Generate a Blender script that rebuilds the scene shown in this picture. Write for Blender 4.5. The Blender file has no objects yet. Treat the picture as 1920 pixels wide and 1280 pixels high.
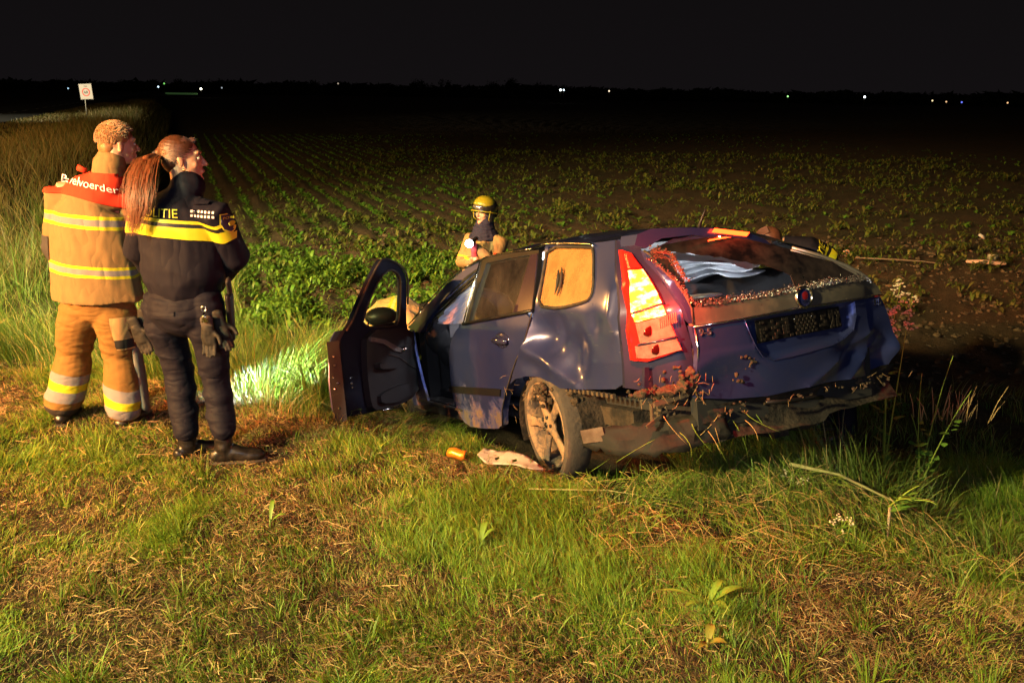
import bpy, math, random
import numpy as np
from mathutils import Vector, Matrix
from mathutils.geometry import delaunay_2d_cdt
from mathutils.bvhtree import BVHTree

random.seed(7); rng = np.random.default_rng(7)
R = math.radians
SC = bpy.context.scene
COL = SC.collection

# ------------------------------------------------------------------ camera
cam_d = bpy.data.cameras.new('camera'); cam_d.lens = 30.0; cam_d.sensor_width = 36.0
cam_d.clip_start = 0.05; cam_d.clip_end = 4000
cam = bpy.data.objects.new('camera', cam_d); COL.objects.link(cam); SC.camera = cam
cam.matrix_world = Matrix(((0.99988, -0.015514, 0.0, 0.0),
                           (0.004328, 0.278927, -0.960303, 0.0),
                           (0.014898, 0.960187, 0.27896, 2.0),
                           (0, 0, 0, 1)))

# ------------------------------------------------------------------ world: dull night sky with a trace of light pollution
W = bpy.data.worlds.new('World'); SC.world = W; W.use_nodes = True
wn = W.node_tree; wn.nodes.clear()
wo = wn.nodes.new('ShaderNodeOutputWorld'); wb = wn.nodes.new('ShaderNodeBackground')
wg = wn.nodes.new('ShaderNodeTexCoord'); wsx = wn.nodes.new('ShaderNodeSeparateXYZ'); wr = wn.nodes.new('ShaderNodeValToRGB')
wn.links.new(wg.outputs['Generated'], wsx.inputs[0]); wn.links.new(wsx.outputs['Z'], wr.inputs[0])
wr.color_ramp.elements[0].position = 0.0; wr.color_ramp.elements[0].color = (0.0100, 0.0082, 0.0092, 1)
wr.color_ramp.elements[1].position = 0.35; wr.color_ramp.elements[1].color = (0.0050, 0.0044, 0.0042, 1)
wn.links.new(wr.outputs[0], wb.inputs[0]); wb.inputs[1].default_value = 0.6
wn.links.new(wb.outputs[0], wo.inputs[0])

SC.view_settings.view_transform = 'Standard'; SC.view_settings.look = 'None'
SC.view_settings.exposure = 0.0; SC.view_settings.gamma = 1.0
SC.cycles.use_denoising = True
SC.cycles.max_bounces = 6; SC.cycles.transparent_max_bounces = 16
SC.cycles.sample_clamp_indirect = 4.0
SC.cycles.use_adaptive_sampling = True

# ------------------------------------------------------------------ the lamps of the emergency vehicles standing out of view, plus an added red fill
def lamp(name, kind, loc, energy, color, target=None, **kw):
    d = bpy.data.lights.new(name, kind); d.energy = energy; d.color = color
    for k, v in kw.items(): setattr(d, k, v)
    o = bpy.data.objects.new(name, d); COL.objects.link(o); o.location = loc
    if target is not None:
        o.rotation_euler = (Vector(target) - Vector(loc)).to_track_quat('-Z', 'Y').to_euler()
    return o
lamp('amber_work_light', 'POINT', (-9.5, .7, 3.3), 9500, (1.0, 0.50, 0.09), shadow_soft_size=0.22)
lamp('scene_light', 'POINT', (-7.8, -3.6, 5.6), 20500, (1.0, 0.86, 0.38), shadow_soft_size=0.35)
lamp('mast_light', 'SPOT', (-13, 1.0, 6.5), 46000, (1.0, 0.90, 0.40), target=(-2.8, 15, -1), spot_size=R(52), spot_blend=.9, shadow_soft_size=0.2)
lamp('cool_vehicle_lamp', 'POINT', (-.6, -3.4, 3.4), 760, (0.72, 0.82, 1.0), shadow_soft_size=0.5)
lamp('red_field_fill', 'SPOT', (-9, -2.5, 4.2), 30000, (1.0, 0.22, 0.045), target=(4.5, 17, -1), spot_size=R(48), spot_blend=1.0, shadow_soft_size=0.15)  # added spot with no source of its own, tints the field reddish
lamp('headlight_beam', 'SPOT', (-44, 38, 1.6), 55000, (1.0, 0.92, 0.62), target=(-30, 56, 0.3), spot_size=R(46), spot_blend=0.8, shadow_soft_size=0.15)
lamp('amber_beacon', 'POINT', (-24, 22, 3.2), 5200, (1.0, 0.42, 0.08), shadow_soft_size=0.2)

CAR_M = Matrix(((0.8849094, -0.4535523, -0.1059516, 1.0211131),
                (0.4657633, 0.8617177, 0.2012641, 4.9356135),
                (0.0, -0.2274488, 0.9737900, -0.1781504),
                (0, 0, 0, 1)))
D = {"quarter": [[0.1, 1.013], [0.105, 1.171], [0.147, 1.398], [-0.378, 1.361], [-0.616, 1.362], [-0.684, 1.175], [-0.765, 0.971], [-0.808, 0.768], [-0.783, 0.652], [-0.706, 0.615], [-0.405, 0.592], [-0.191, 0.581], [-0.102, 0.608], [0.042, 0.629], [0.195, 0.625], [0.35, 0.595], [0.426, 0.559], [0.277, 0.721], [0.17, 0.834]], "qglass": [[0.1, 1.374], [-0.376, 1.342], [-0.414, 1.32], [-0.482, 1.143], [-0.489, 1.089], [-0.45, 1.054], [-0.198, 1.024], [0.06, 1.037], [0.081, 1.2]], "rdoor": [[1.058, 0.924], [0.55, 0.969], [0.11, 1.007], [0.177, 0.833], [0.292, 0.72], [0.425, 0.586], [0.518, 0.484], [0.611, 0.37], [0.655, 0.248], [0.984, 0.207], [1.271, 0.188], [1.397, 0.288], [1.407, 0.406], [1.376, 0.566], [1.344, 0.704], [1.276, 0.82], [1.178, 0.893]], "rframe": [[1.05, 0.927], [1.014, 1.136], [1.003, 1.358], [0.642, 1.368], [0.2, 1.365], [0.147, 1.202], [0.107, 1.013], [0.551, 0.972]], "rglass": [[0.993, 0.942], [0.953, 1.134], [0.908, 1.324], [0.626, 1.337], [0.302, 1.341], [0.327, 1.168], [0.36, 0.998], [0.667, 0.968]], "cpillar": [[0.339, 0.998], [0.305, 1.167], [0.281, 1.339], [0.196, 1.344], [0.145, 1.172], [0.108, 1.016]], "strip": [[1.413, 0.473], [0.558, 0.518], [0.584, 0.471], [1.428, 0.425]], "handle": [[0.469, 0.832]], "apillar": [[2.192, 0.886], [2.071, 0.933], [1.847, 1.054], [1.564, 1.197], [1.281, 1.296], [0.998, 1.35], [1.016, 1.305], [1.209, 1.252], [1.412, 1.163], [1.62, 1.041], [1.813, 0.9], [1.93, 0.845]], "rail": [[2.168, 0.903], [2.077, 0.946], [1.855, 1.066], [1.572, 1.209], [1.288, 1.307], [0.899, 1.369], [0.571, 1.376], [0.286, 1.377], [0.141, 1.395], [-0.142, 1.378], [-0.379, 1.358], [-0.415, 1.342]], "sash": [[0.998, 1.35], [1.058, 0.924]], "scratch": [[-0.038, 1.24], [-0.123, 1.134]], "hatch": [[-0.618, 0.913], [-0.482, 0.917], [-0.341, 0.923], [-0.007, 0.942], [0.372, 0.944], [0.69, 0.943], [0.727, 0.878], [0.767, 0.792], [0.813, 0.638], [0.761, 0.546], [0.593, 0.514], [0.335, 0.528], [0.17, 0.535], [0.041, 0.531], [-0.211, 0.52], [-0.425, 0.534], [-0.606, 0.563], [-0.622, 0.643], [-0.595, 0.788], [-0.605, 0.837]], "trim": [[-0.618, 0.913], [-0.341, 0.925], [-0.007, 0.944], [0.372, 0.946], [0.694, 0.946], [0.673, 0.986], [0.647, 1.009], [0.6, 1.024], [0.321, 1.032], [-0.045, 1.018], [-0.399, 1.004], [-0.622, 1.0]], "recess": [[-0.336, 0.914], [-0.311, 0.844], [-0.282, 0.775], [-0.243, 0.72], [-0.179, 0.696], [-0.078, 0.7], [0.05, 0.708], [0.23, 0.722], [0.342, 0.739], [0.417, 0.781], [0.445, 0.858], [0.448, 0.937], [-0.008, 0.934]], "plate": [[-0.259, 0.901], [0.319, 0.915], [0.34, 0.807], [-0.253, 0.787]], "badge": [[0.026, 0.989]], "txtl": [[-0.541, 0.879]], "txtr": [[0.67, 0.907]], "lamp1": [[-0.774, 1.202], [-0.73, 1.201], [-0.73, 1.153], [-0.723, 1.086], [-0.722, 1.034], [-0.828, 0.998], [-0.811, 1.08]], "lamp2": [[-0.827, 0.988], [-0.722, 1.026], [-0.718, 0.977], [-0.818, 0.951]], "lamp3": [[-0.816, 0.945], [-0.717, 0.974], [-0.691, 0.874], [-0.806, 0.843]], "lamp4": [[-0.824, 0.834], [-0.69, 0.861], [-0.675, 0.806], [-0.784, 0.771], [-0.822, 0.777]], "lamptip": [[-0.75, 1.285], [-0.735, 1.272], [-0.731, 1.21], [-0.77, 1.212]], "lampframe": [[-0.748, 1.307], [-0.723, 1.287], [-0.718, 1.159], [-0.704, 0.975], [-0.663, 0.8], [-0.785, 0.755], [-0.832, 0.764], [-0.839, 0.911], [-0.816, 1.118]], "corner": [[-0.73, 1.359], [-0.67, 1.302], [-0.67, 1.127], [-0.632, 0.943], [-0.605, 0.837], [-0.602, 0.683], [-0.617, 0.606], [-0.76, 0.604], [-0.855, 0.629], [-0.854, 0.771], [-0.857, 0.975], [-0.812, 1.176]], "hframe": [[-0.681, 1.292], [-0.671, 1.268], [-0.657, 1.165], [-0.624, 1.07], [-0.617, 0.997], [-0.615, 0.92], [-0.637, 0.943], [-0.66, 1.035], [-0.677, 1.159], [-0.689, 1.237]], "cglass": [[-0.678, 1.28], [-0.501, 1.34], [-0.293, 1.341], [-0.091, 1.306], [0.098, 1.245], [0.309, 1.171], [0.535, 1.079], [0.627, 1.022], [0.321, 1.032], [-0.045, 1.018], [-0.399, 1.004], [-0.617, 1.0], [-0.624, 1.07], [-0.657, 1.165]], "hole": [[-0.616, 1.271], [-0.505, 1.263], [-0.377, 1.238], [-0.224, 1.197], [-0.096, 1.156], [0.012, 1.103], [0.015, 1.05], [-0.088, 1.043], [-0.159, 1.039], [-0.266, 1.03], [-0.374, 1.03], [-0.476, 1.029], [-0.586, 1.033], [-0.596, 1.072], [-0.595, 1.124], [-0.587, 1.221]], "spoiler": [[-0.714, 1.374], [-0.639, 1.396], [-0.47, 1.39], [-0.28, 1.376], [-0.045, 1.336], [0.066, 1.298], [0.174, 1.228], [0.101, 1.248], [-0.091, 1.306], [-0.41, 1.35], [-0.584, 1.344], [-0.672, 1.302], [-0.733, 1.322]], "blight": [[-0.28, 1.373], [-0.052, 1.339], [-0.074, 1.32], [-0.299, 1.354]], "ridges": [[[0.041, 0.531], [0.23, 0.624], [0.592, 0.767]], [[0.349, 0.528], [0.472, 0.597], [0.62, 0.694]], [[0.813, 0.638]], [[-0.602, 0.708], [-0.495, 0.753], [-0.27, 0.768]]], "qridge": [[0.136, 0.881], [0.172, 0.786], [-0.135, 0.708], [-0.353, 0.612], [-0.668, 1.066], [-0.683, 0.961], [-0.752, 0.896]], "door": [[1.101, 0.891], [0.999, 0.972], [0.956, 1.001], [0.795, 1.236], [0.638, 1.424], [0.533, 1.43], [0.291, 1.375], [0.148, 1.289], [0.102, 1.121], [0.067, 0.901], [0.009, 0.734], [0.018, 0.522], [0.099, 0.343], [0.391, 0.33], [0.845, 0.353], [1.15, 0.385], [1.152, 0.609]], "dglass": [[0.808, 0.958], [0.724, 1.138], [0.584, 1.304], [0.45, 1.354], [0.319, 1.327], [0.243, 1.272], [0.212, 1.127], [0.201, 0.97], [0.259, 0.918]], "dpanel": [[0.798, 0.935], [0.05, 0.891], [0.028, 0.694], [-0.001, 0.562], [0.104, 0.364], [0.389, 0.338], [0.765, 0.358], [0.835, 0.401], [0.839, 0.637]], "dpull": [[0.777, 0.887], [0.561, 0.846], [0.38, 0.775], [0.271, 0.743], [0.295, 0.717], [0.43, 0.749], [0.584, 0.817], [0.784, 0.854]], "darm": [[0.739, 0.7], [0.405, 0.665], [0.386, 0.63], [0.526, 0.625], [0.734, 0.649]], "hub": [-0.857, 0.078, 0.361], "dbumper": [[-1.111, -0.8, 0.455], [-0.846, -0.8, 0.46], [-0.444, -0.8, 0.487], [-0.404, -0.8, 0.473], [-0.421, -0.8, 0.364], [-0.712, -0.8, 0.335], [-1.042, -0.8, 0.378]], "lbag1": [[1.805, 0.913], [1.723, 0.977], [1.595, 1.047], [1.476, 1.114], [1.338, 1.171], [1.112, 1.252], [1.086, 1.128], [1.138, 0.978], [1.207, 0.919], [1.49, 0.909]], "lbag2": [[0.864, 1.29], [0.726, 1.297], [0.398, 1.288], [0.453, 0.979], [0.634, 0.985], [0.706, 1.097], [0.796, 1.177], [0.858, 1.248]]}
J = {"man": {"ankL": [-2.761, 4.93, 0.07], "ankR": [-2.357, 4.88, 0.068], "kneeL": [-2.693, 5.0, 0.408], "kneeR": [-2.401, 4.99, 0.403], "hipL": [-2.588, 4.95, 0.736], "hipR": [-2.39, 4.95, 0.739], "waist": [-2.474, 4.95, 0.836], "chest": [-2.461, 4.95, 1.202], "shL": [-2.597, 4.95, 1.44], "shR": [-2.258, 5.0, 1.428], "neck": [-2.33, 4.97, 1.546], "head": [-2.282, 5.02, 1.681], "elL": [-2.727, 4.98, 1.093], "wrL": [-2.759, 5.17, 0.815], "elR": [-2.227, 5.08, 1.106], "wrR": [-2.436, 5.28, 0.814]}, "woman": {"ankL": [-1.807, 4.42, 0.08], "ankR": [-1.582, 4.36, 0.11], "kneeL": [-1.845, 4.5, 0.478], "kneeR": [-1.632, 4.46, 0.488], "hipL": [-1.889, 4.48, 0.819], "hipR": [-1.651, 4.44, 0.833], "waist": [-1.761, 4.46, 0.973], "chest": [-1.754, 4.46, 1.26], "shL": [-1.928, 4.5, 1.387], "shR": [-1.549, 4.42, 1.395], "neck": [-1.726, 4.48, 1.522], "head": [-1.735, 4.52, 1.642], "elR": [-1.489, 4.5, 1.149], "wrR": [-1.72, 4.72, 0.931], "elL": [-2.05, 4.6, 1.146], "wrL": [-2.019, 4.78, 0.96]}, "helm": {"head": [-0.313, 9.0, 0.795], "neck": [-0.312, 9.0, 0.643], "shR": [-0.157, 8.95, 0.5], "shL": [-0.441, 9.1, 0.494], "waist": [-0.268, 9.05, -0.15], "torch": [-0.434, 8.62, 0.524], "wr": [-0.383, 8.72, 0.458], "el": [-0.207, 8.75, 0.293]}, "bend": {"hip": [-1.355, 8.2, -0.183], "mid": [-1.193, 8.2, -0.044], "sh": [-1.018, 8.2, -0.025], "head": [-0.903, 8.2, -0.056]}, "off": {"head": [1.913, 6.35, 0.992], "neck": [2.058, 6.35, 0.946], "sh": [2.167, 6.3, 0.9], "mid": [2.345, 6.35, 0.78], "hip": [2.577, 6.4, 0.524]}, "sign": [-30.008, 62.0, 1.67], "signb": [-30.177, 62.0, 0.009], "lights": [[-104.57, 260.0, 2.28], [-118.572, 300.0, 3.388], [-106.298, 300.0, 1.846], [-120.967, 240.0, 1.481], [-132.317, 400.0, 2.396], [-99.849, 500.0, 5.766], [15.048, 300.0, 3.307], [16.127, 300.0, 3.323], [31.42, 300.0, 3.206], [97.88, 320.0, 2.402], [117.657, 300.0, 2.59], [150.022, 320.0, 1.702], [159.91, 330.0, 1.389], [160.654, 320.0, 1.306], [177.173, 320.0, 1.367]], "trees": [[-275.363, 480.0, 4.876], [-261.03, 480.0, 4.539], [-246.617, 480.0, 4.753], [-226.379, 480.0, 5.603], [-209.162, 480.0, 5.309], [-196.146, 480.0, 6.052], [-177.388, 480.0, 6.88], [-162.961, 480.0, 7.643], [-137.24, 480.0, 5.826], [-122.951, 480.0, 4.387], [-114.254, 480.0, 5.617], [-105.623, 480.0, 5.746], [-89.825, 480.0, 5.43], [-55.274, 480.0, 8.142], [-48.104, 480.0, 7.699], [-38.057, 480.0, 7.299], [-13.656, 480.0, 8.76], [-2.173, 480.0, 8.381], [9.328, 480.0, 7.453], [26.586, 480.0, 6.609], [78.36, 480.0, 5.726], [95.569, 480.0, 6.258], [153.163, 480.0, 5.185], [210.871, 480.0, 3.834], [262.735, 480.0, 3.501]], "rowdir": [-0.3572, 0.934]}

# ------------------------------------------------------------------ helpers
def link(o, parent=None):
    COL.objects.link(o)
    if parent is not None: o.parent = parent
    return o
def tag(o, label=None, cat=None, group=None, kind=None):
    if label: o['label'] = label
    if cat: o['category'] = cat
    if group: o['group'] = group
    if kind: o['kind'] = kind
    return o
def thing(name, label, cat, loc=(0, 0, 0), group=None, mat=None):
    o = bpy.data.objects.new(name, None); link(o); o.empty_display_size = 0.2
    if mat is not None: o.matrix_world = mat
    else: o.location = loc
    return tag(o, label, cat, group)
def mobj(name, v, f, mat, parent=None, smooth=True, sharp=None, midx=None):
    me = bpy.data.meshes.new(name)
    me.from_pydata([tuple(map(float, p)) for p in v], [], [tuple(map(int, q)) for q in f]); me.update()
    mats = mat if isinstance(mat, (list, tuple)) else [mat]
    for m in mats: me.materials.append(m)
    if smooth: me.polygons.foreach_set('use_smooth', [True] * len(me.polygons))
    if midx is not None: me.polygons.foreach_set('material_index', midx)
    if sharp: me.set_sharp_from_angle(angle=R(sharp))
    o = bpy.data.objects.new(name, me)
    return link(o, parent)
def arr_obj(name, V, T, mat, parent=None, col=None, smooth=False):
    """fast triangle mesh from numpy arrays with an optional per-vertex colour"""
    V = np.ascontiguousarray(V, dtype=np.float32); T = np.ascontiguousarray(T, dtype=np.int32)
    me = bpy.data.meshes.new(name); me.vertices.add(len(V)); me.vertices.foreach_set('co', V.ravel())
    me.loops.add(T.size); me.loops.foreach_set('vertex_index', T.ravel())
    me.polygons.add(len(T)); me.polygons.foreach_set('loop_start', np.arange(0, T.size, T.shape[1], dtype=np.int32))
    if smooth: me.polygons.foreach_set('use_smooth', np.ones(len(T), dtype=bool))
    me.update(calc_edges=True)
    if col is not None:
        a = me.color_attributes.new('Col', 'FLOAT_COLOR', 'POINT')
        c = np.ones((len(V), 4), dtype=np.float32); c[:, :3] = col; a.data.foreach_set('color', c.ravel())
    me.materials.append(mat)
    return link(bpy.data.objects.new(name, me), parent)

def hash2(ix, iy, s):
    n = (ix.astype(np.int64) * 374761393 + iy.astype(np.int64) * 668265263 + s * 1274126177) & 0x7fffffff
    n = ((n ^ (n >> 13)) * 1274126177) & 0x7fffffff
    return ((n ^ (n >> 16)) & 0xffff) / 65535.0
def vn(x, y, s=0):
    x = np.asarray(x, float); y = np.asarray(y, float)
    ix = np.floor(x); iy = np.floor(y); fx = x - ix; fy = y - iy
    fx = fx * fx * (3 - 2 * fx); fy = fy * fy * (3 - 2 * fy); ix = ix.astype(np.int64); iy = iy.astype(np.int64)
    a = hash2(ix, iy, s); b = hash2(ix + 1, iy, s); c = hash2(ix, iy + 1, s); d = hash2(ix + 1, iy + 1, s)
    return (a * (1 - fx) + b * fx) * (1 - fy) + (c * (1 - fx) + d * fx) * fy
def fbm(x, y, s=0, o=4):
    r = 0; a = 0.5; t = 0
    for i in range(o):
        r = r + a * vn(x * 2 ** i, y * 2 ** i, s + i * 17); t += a; a *= 0.5
    return r / t
def sstep(a, b, x):
    t = np.clip((np.asarray(x, float) - a) / (b - a), 0, 1); return t * t * (3 - 2 * t)

# ------------------------------------------------------------------ materials
def newmat(name):
    m = bpy.data.materials.new(name); m.use_nodes = True
    return m, m.node_tree.nodes, m.node_tree.links, m.node_tree.nodes['Principled BSDF']
def nz(N, L, scale, detail=4, coord='Object', stretch=None, rough=0.6):
    tc = N.new('ShaderNodeTexCoord'); t = N.new('ShaderNodeTexNoise')
    t.inputs['Scale'].default_value = scale; t.inputs['Detail'].default_value = detail; t.inputs['Roughness'].default_value = rough
    if stretch:
        mp = N.new('ShaderNodeMapping'); mp.inputs['Scale'].default_value = stretch
        L.new(tc.outputs[coord], mp.inputs[0]); L.new(mp.outputs[0], t.inputs['Vector'])
    else: L.new(tc.outputs[coord], t.inputs['Vector'])
    return t.outputs['Fac']
def ramp(N, L, src, a, b, ca=(0, 0, 0, 1), cb=(1, 1, 1, 1)):
    r = N.new('ShaderNodeValToRGB'); r.color_ramp.elements[0].position = a; r.color_ramp.elements[1].position = b
    r.color_ramp.elements[0].color = ca; r.color_ramp.elements[1].color = cb
    L.new(src, r.inputs[0]); return r.outputs[0]
def mix(N, L, fac, a, b):
    m = N.new('ShaderNodeMix'); m.data_type = 'RGBA'
    if isinstance(fac, (int, float)): m.inputs[0].default_value = fac
    else: L.new(fac, m.inputs[0])
    for i, c in ((6, a), (7, b)):
        if isinstance(c, (tuple, list)): m.inputs[i].default_value = (*c[:3], 1)
        else: L.new(c, m.inputs[i])
    return m.outputs[2]
def mth(N, L, op, a, b=None, c=None):
    m = N.new('ShaderNodeMath'); m.operation = op
    for i, x in enumerate((a, b, c)):
        if x is None: continue
        if isinstance(x, (int, float)): m.inputs[i].default_value = x
        else: L.new(x, m.inputs[i])
    return m.outputs[0]
def bump(N, L, bs, h, strength=0.3, dist=0.01):
    b = N.new('ShaderNodeBump'); b.inputs['Strength'].default_value = strength; b.inputs['Distance'].default_value = dist
    L.new(h, b.inputs['Height']); L.new(b.outputs[0], bs.inputs['Normal'])
def simple(name, col, rough=0.6, metal=0.0, noise=0.25, nscale=12, bstr=0.15, bscale=60, spec=0.25, coat=0.0, dirt=None, dlo=0.5, dhi=0.7, dscale=6, bdist=0.002):
    m, N, L, B = newmat(name)
    B.inputs['Roughness'].default_value = rough; B.inputs['Metallic'].default_value = metal
    B.inputs['Specular IOR Level'].default_value = spec; B.inputs['Coat Weight'].default_value = coat; B.inputs['Coat Roughness'].default_value = 0.08
    c2 = tuple(x * (1 - noise) for x in col)
    c = mix(N, L, nz(N, L, nscale), c2, tuple(min(1, x * (1 + noise)) for x in col))
    if dirt is not None:
        f = ramp(N, L, nz(N, L, dscale, 6, rough=0.72), dlo, dhi)
        c = mix(N, L, f, c, dirt)
        rr = mth(N, L, 'MULTIPLY_ADD', f, 0.85 - rough, rough); L.new(rr, B.inputs['Roughness'])
        if coat: L.new(mth(N, L, 'MULTIPLY_ADD', f, -coat, coat), B.inputs['Coat Weight'])
        if metal: L.new(mth(N, L, 'MULTIPLY_ADD', f, -metal, metal), B.inputs['Metallic'])
    L.new(c, B.inputs['Base Color'])
    if bstr: bump(N, L, B, nz(N, L, bscale, 5), bstr, bdist)
    return m
def emis(name, col, strength):
    m, N, L, B = newmat(name); B.inputs['Base Color'].default_value = (*col, 1)
    B.inputs['Emission Color'].default_value = (*col, 1); B.inputs['Emission Strength'].default_value = strength
    return m
def vcol_mat(name, rough=0.6, trans=0.25, vary=0.25):
    m, N, L, B = newmat(name)
    a = N.new('ShaderNodeAttribute'); a.attribute_name = 'Col'
    n = nz(N, L, 9, 3); c = mix(N, L, mth(N, L, 'MULTIPLY', n, vary * 2), a.outputs['Color'], (0.01, 0.012, 0.004))
    L.new(c, B.inputs['Base Color']); B.inputs['Roughness'].default_value = rough; B.inputs['Specular IOR Level'].default_value = 0.35
    if trans:
        t = N.new('ShaderNodeBsdfTranslucent'); L.new(c, t.inputs[0]); ms = N.new('ShaderNodeMixShader'); ms.inputs[0].default_value = trans
        L.new(B.outputs[0], ms.inputs[1]); L.new(t.outputs[0], ms.inputs[2])
        L.new(ms.outputs[0], N['Material Output'].inputs[0])
    return m
def dusty_glass(name, tint, dust, lo=0.3, hi=0.7, base=0.25, top=0.8, scale=5, ior=1.22):
    m, N, L, B = newmat(name)
    out = N['Material Output']
    gl = N.new('ShaderNodeBsdfGlossy'); gl.inputs['Roughness'].default_value = 0.05; gl.inputs['Color'].default_value = (1, 1, 1, 1)
    tr = N.new('ShaderNodeBsdfTransparent'); tr.inputs[0].default_value = (*tint, 1)
    fr = N.new('ShaderNodeFresnel'); fr.inputs[0].default_value = ior
    m1 = N.new('ShaderNodeMixShader'); L.new(fr.outputs[0], m1.inputs[0]); L.new(tr.outputs[0], m1.inputs[1]); L.new(gl.outputs[0], m1.inputs[2])
    B.inputs['Base Color'].default_value = (*dust, 1); B.inputs['Roughness'].default_value = 0.9
    f = ramp(N, L, nz(N, L, scale, 6, rough=0.7), lo, hi, (base, base, base, 1), (top, top, top, 1))
    m2 = N.new('ShaderNodeMixShader'); L.new(f, m2.inputs[0]); L.new(m1.outputs[0], m2.inputs[1]); L.new(B.outputs[0], m2.inputs[2])
    L.new(m2.outputs[0], out.inputs[0])
    return m

# ------------------------------------------------------------------ polygon panels
def pip(p, poly):
    x, y = p; c = False; n = len(poly); j = n - 1
    for i in range(n):
        xi, yi = poly[i]; xj, yj = poly[j]
        if (yi > y) != (yj > y) and x < (xj - xi) * (y - yi) / (yj - yi) + xi: c = not c
        j = i
    return c
def dens(poly, step):
    out = []
    for i in range(len(poly)):
        a = poly[i]; b = poly[(i + 1) % len(poly)]; d = math.hypot(b[0] - a[0], b[1] - a[1]); k = max(1, int(d / step))
        for q in range(k): out.append((a[0] + (b[0] - a[0]) * q / k, a[1] + (b[1] - a[1]) * q / k))
    return out
def chaikin(poly, it=1):
    for _ in range(it):
        o = []
        for i in range(len(poly)):
            a = poly[i]; b = poly[(i + 1) % len(poly)]
            o += [(a[0] * .8 + b[0] * .2, a[1] * .8 + b[1] * .2), (a[0] * .2 + b[0] * .8, a[1] * .2 + b[1] * .8)]
        poly = o
    return poly
def tri2d(poly, holes=(), step=0.04):
    loops = [dens(poly, step)] + [dens(h, step) for h in holes]
    pts = []; edges = []
    for lp in loops:
        s = len(pts); pts += lp; edges += [(s + i, s + (i + 1) % len(lp)) for i in range(len(lp))]
    B = np.array(pts); x0, y0 = B.min(0); x1, y1 = B.max(0)
    gx = np.arange(x0 + step / 2, x1, step); gy = np.arange(y0 + step / 2, y1, step)
    for i, x in enumerate(gx):
        for y in gy:
            p = (x + 0.0007, y + (step * .5 if i % 2 else 0.0))
            if pip(p, loops[0]) and not any(pip(p, h) for h in loops[1:]) and ((B - p) ** 2).sum(1).min() > (0.45 * step) ** 2: pts.append(p)
    r = delaunay_2d_cdt([Vector(p) for p in pts], edges, [], 0, 1e-5)
    V = [(p.x, p.y) for p in r[0]]; F = []
    for f in r[2]:
        c = (sum(V[i][0] for i in f) / len(f), sum(V[i][1] for i in f) / len(f))
        if pip(c, loops[0]) and not any(pip(c, h) for h in loops[1:]): F.append(list(f))
    used = sorted({i for f in F for i in f}); mp = {u: i for i, u in enumerate(used)}
    return [V[u] for u in used], [[mp[i] for i in f] for f in F]
def panel(name, poly, fmap, mat, parent, holes=(), step=0.04, thick=0.012, sharp=35, smooth_poly=0, flip=False):
    """solid sheet: fmap(u, v, depth) -> xyz, depth 0 outside, thick inside"""
    if smooth_poly: poly = chaikin(poly, smooth_poly)
    V, F = tri2d(poly, holes, step)
    n = len(V); P = [fmap(u, v, 0.0) for u, v in V] + [fmap(u, v, thick) for u, v in V]
    ec = {}
    for f in F:
        for i in range(len(f)):
            a, b = f[i], f[(i + 1) % len(f)]; ec.setdefault((min(a, b), max(a, b)), []).append((a, b))
    fs = [f[:] for f in F] + [[i + n for i in reversed(f)] for f in F]
    for k, e in ec.items():
        if len(e) == 1: a, b = e[0]; fs.append([b, a, a + n, b + n])
    if flip: fs = [list(reversed(f)) for f in fs]
    return mobj(name, P, fs, mat, parent, True, sharp)

# ------------------------------------------------------------------ solids
def box_vf(c, s, rot=None):
    v = [Vector(((i & 1) - .5, ((i >> 1) & 1) - .5, ((i >> 2) & 1) - .5)) for i in range(8)]
    v = [Vector((p.x * s[0], p.y * s[1], p.z * s[2])) for p in v]
    if rot is not None: v = [rot @ p for p in v]
    return [p + Vector(c) for p in v], [(0, 2, 3, 1), (4, 5, 7, 6), (0, 1, 5, 4), (2, 6, 7, 3), (0, 4, 6, 2), (1, 3, 7, 5)]
def join(parts):
    V = []; F = []
    for v, f in parts:
        s = len(V); V += list(v); F += [tuple(i + s for i in q) for q in f]
    return V, F
def frame_along(pts, i):
    a = Vector(pts[max(0, i - 1)]); b = Vector(pts[min(len(pts) - 1, i + 1)]); t = (b - a).normalized()
    return t
def tube_vf(pts, rad, seg=10, cap=True, round_cap=False):
    pts = [Vector(p) for p in pts]; n = len(pts)
    if not isinstance(rad, (list, tuple)): rad = [rad] * n
    rad = [r if isinstance(r, (list, tuple)) else (r, r) for r in rad]
    if round_cap:
        t0 = (pts[0] - pts[1]).normalized(); t1 = (pts[-1] - pts[-2]).normalized()
        r0 = rad[0]; r1 = rad[-1]; h0 = min(r0); h1 = min(r1)
        pts = [pts[0] + t0 * h0 * .95, pts[0] + t0 * h0 * .6] + pts + [pts[-1] + t1 * h1 * .6, pts[-1] + t1 * h1 * .95]
        rad = [(r0[0] * .3, r0[1] * .3), (r0[0] * .8, r0[1] * .8)] + rad + [(r1[0] * .8, r1[1] * .8), (r1[0] * .3, r1[1] * .3)]
        n = len(pts)
    V = []; F = []
    t = frame_along(pts, 0); ref = Vector((1, 0, 0)) if abs(t.x) < 0.8 else Vector((0, 1, 0))
    u = (ref - t * ref.dot(t)).normalized()
    for i in range(n):
        t = frame_along(pts, i); u = (u - t * u.dot(t)).normalized(); w = t.cross(u)
        for k in range(seg):
            a = 2 * math.pi * k / seg; V.append(pts[i] + u * math.cos(a) * rad[i][0] + w * math.sin(a) * rad[i][1])
    for i in range(n - 1):
        for k in range(seg):
            k2 = (k + 1) % seg; F.append((i * seg + k, i * seg + k2, (i + 1) * seg + k2, (i + 1) * seg + k))
    if cap: F.append(tuple(reversed(range(seg)))); F.append(tuple((n - 1) * seg + k for k in range(seg)))
    return V, F
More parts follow.
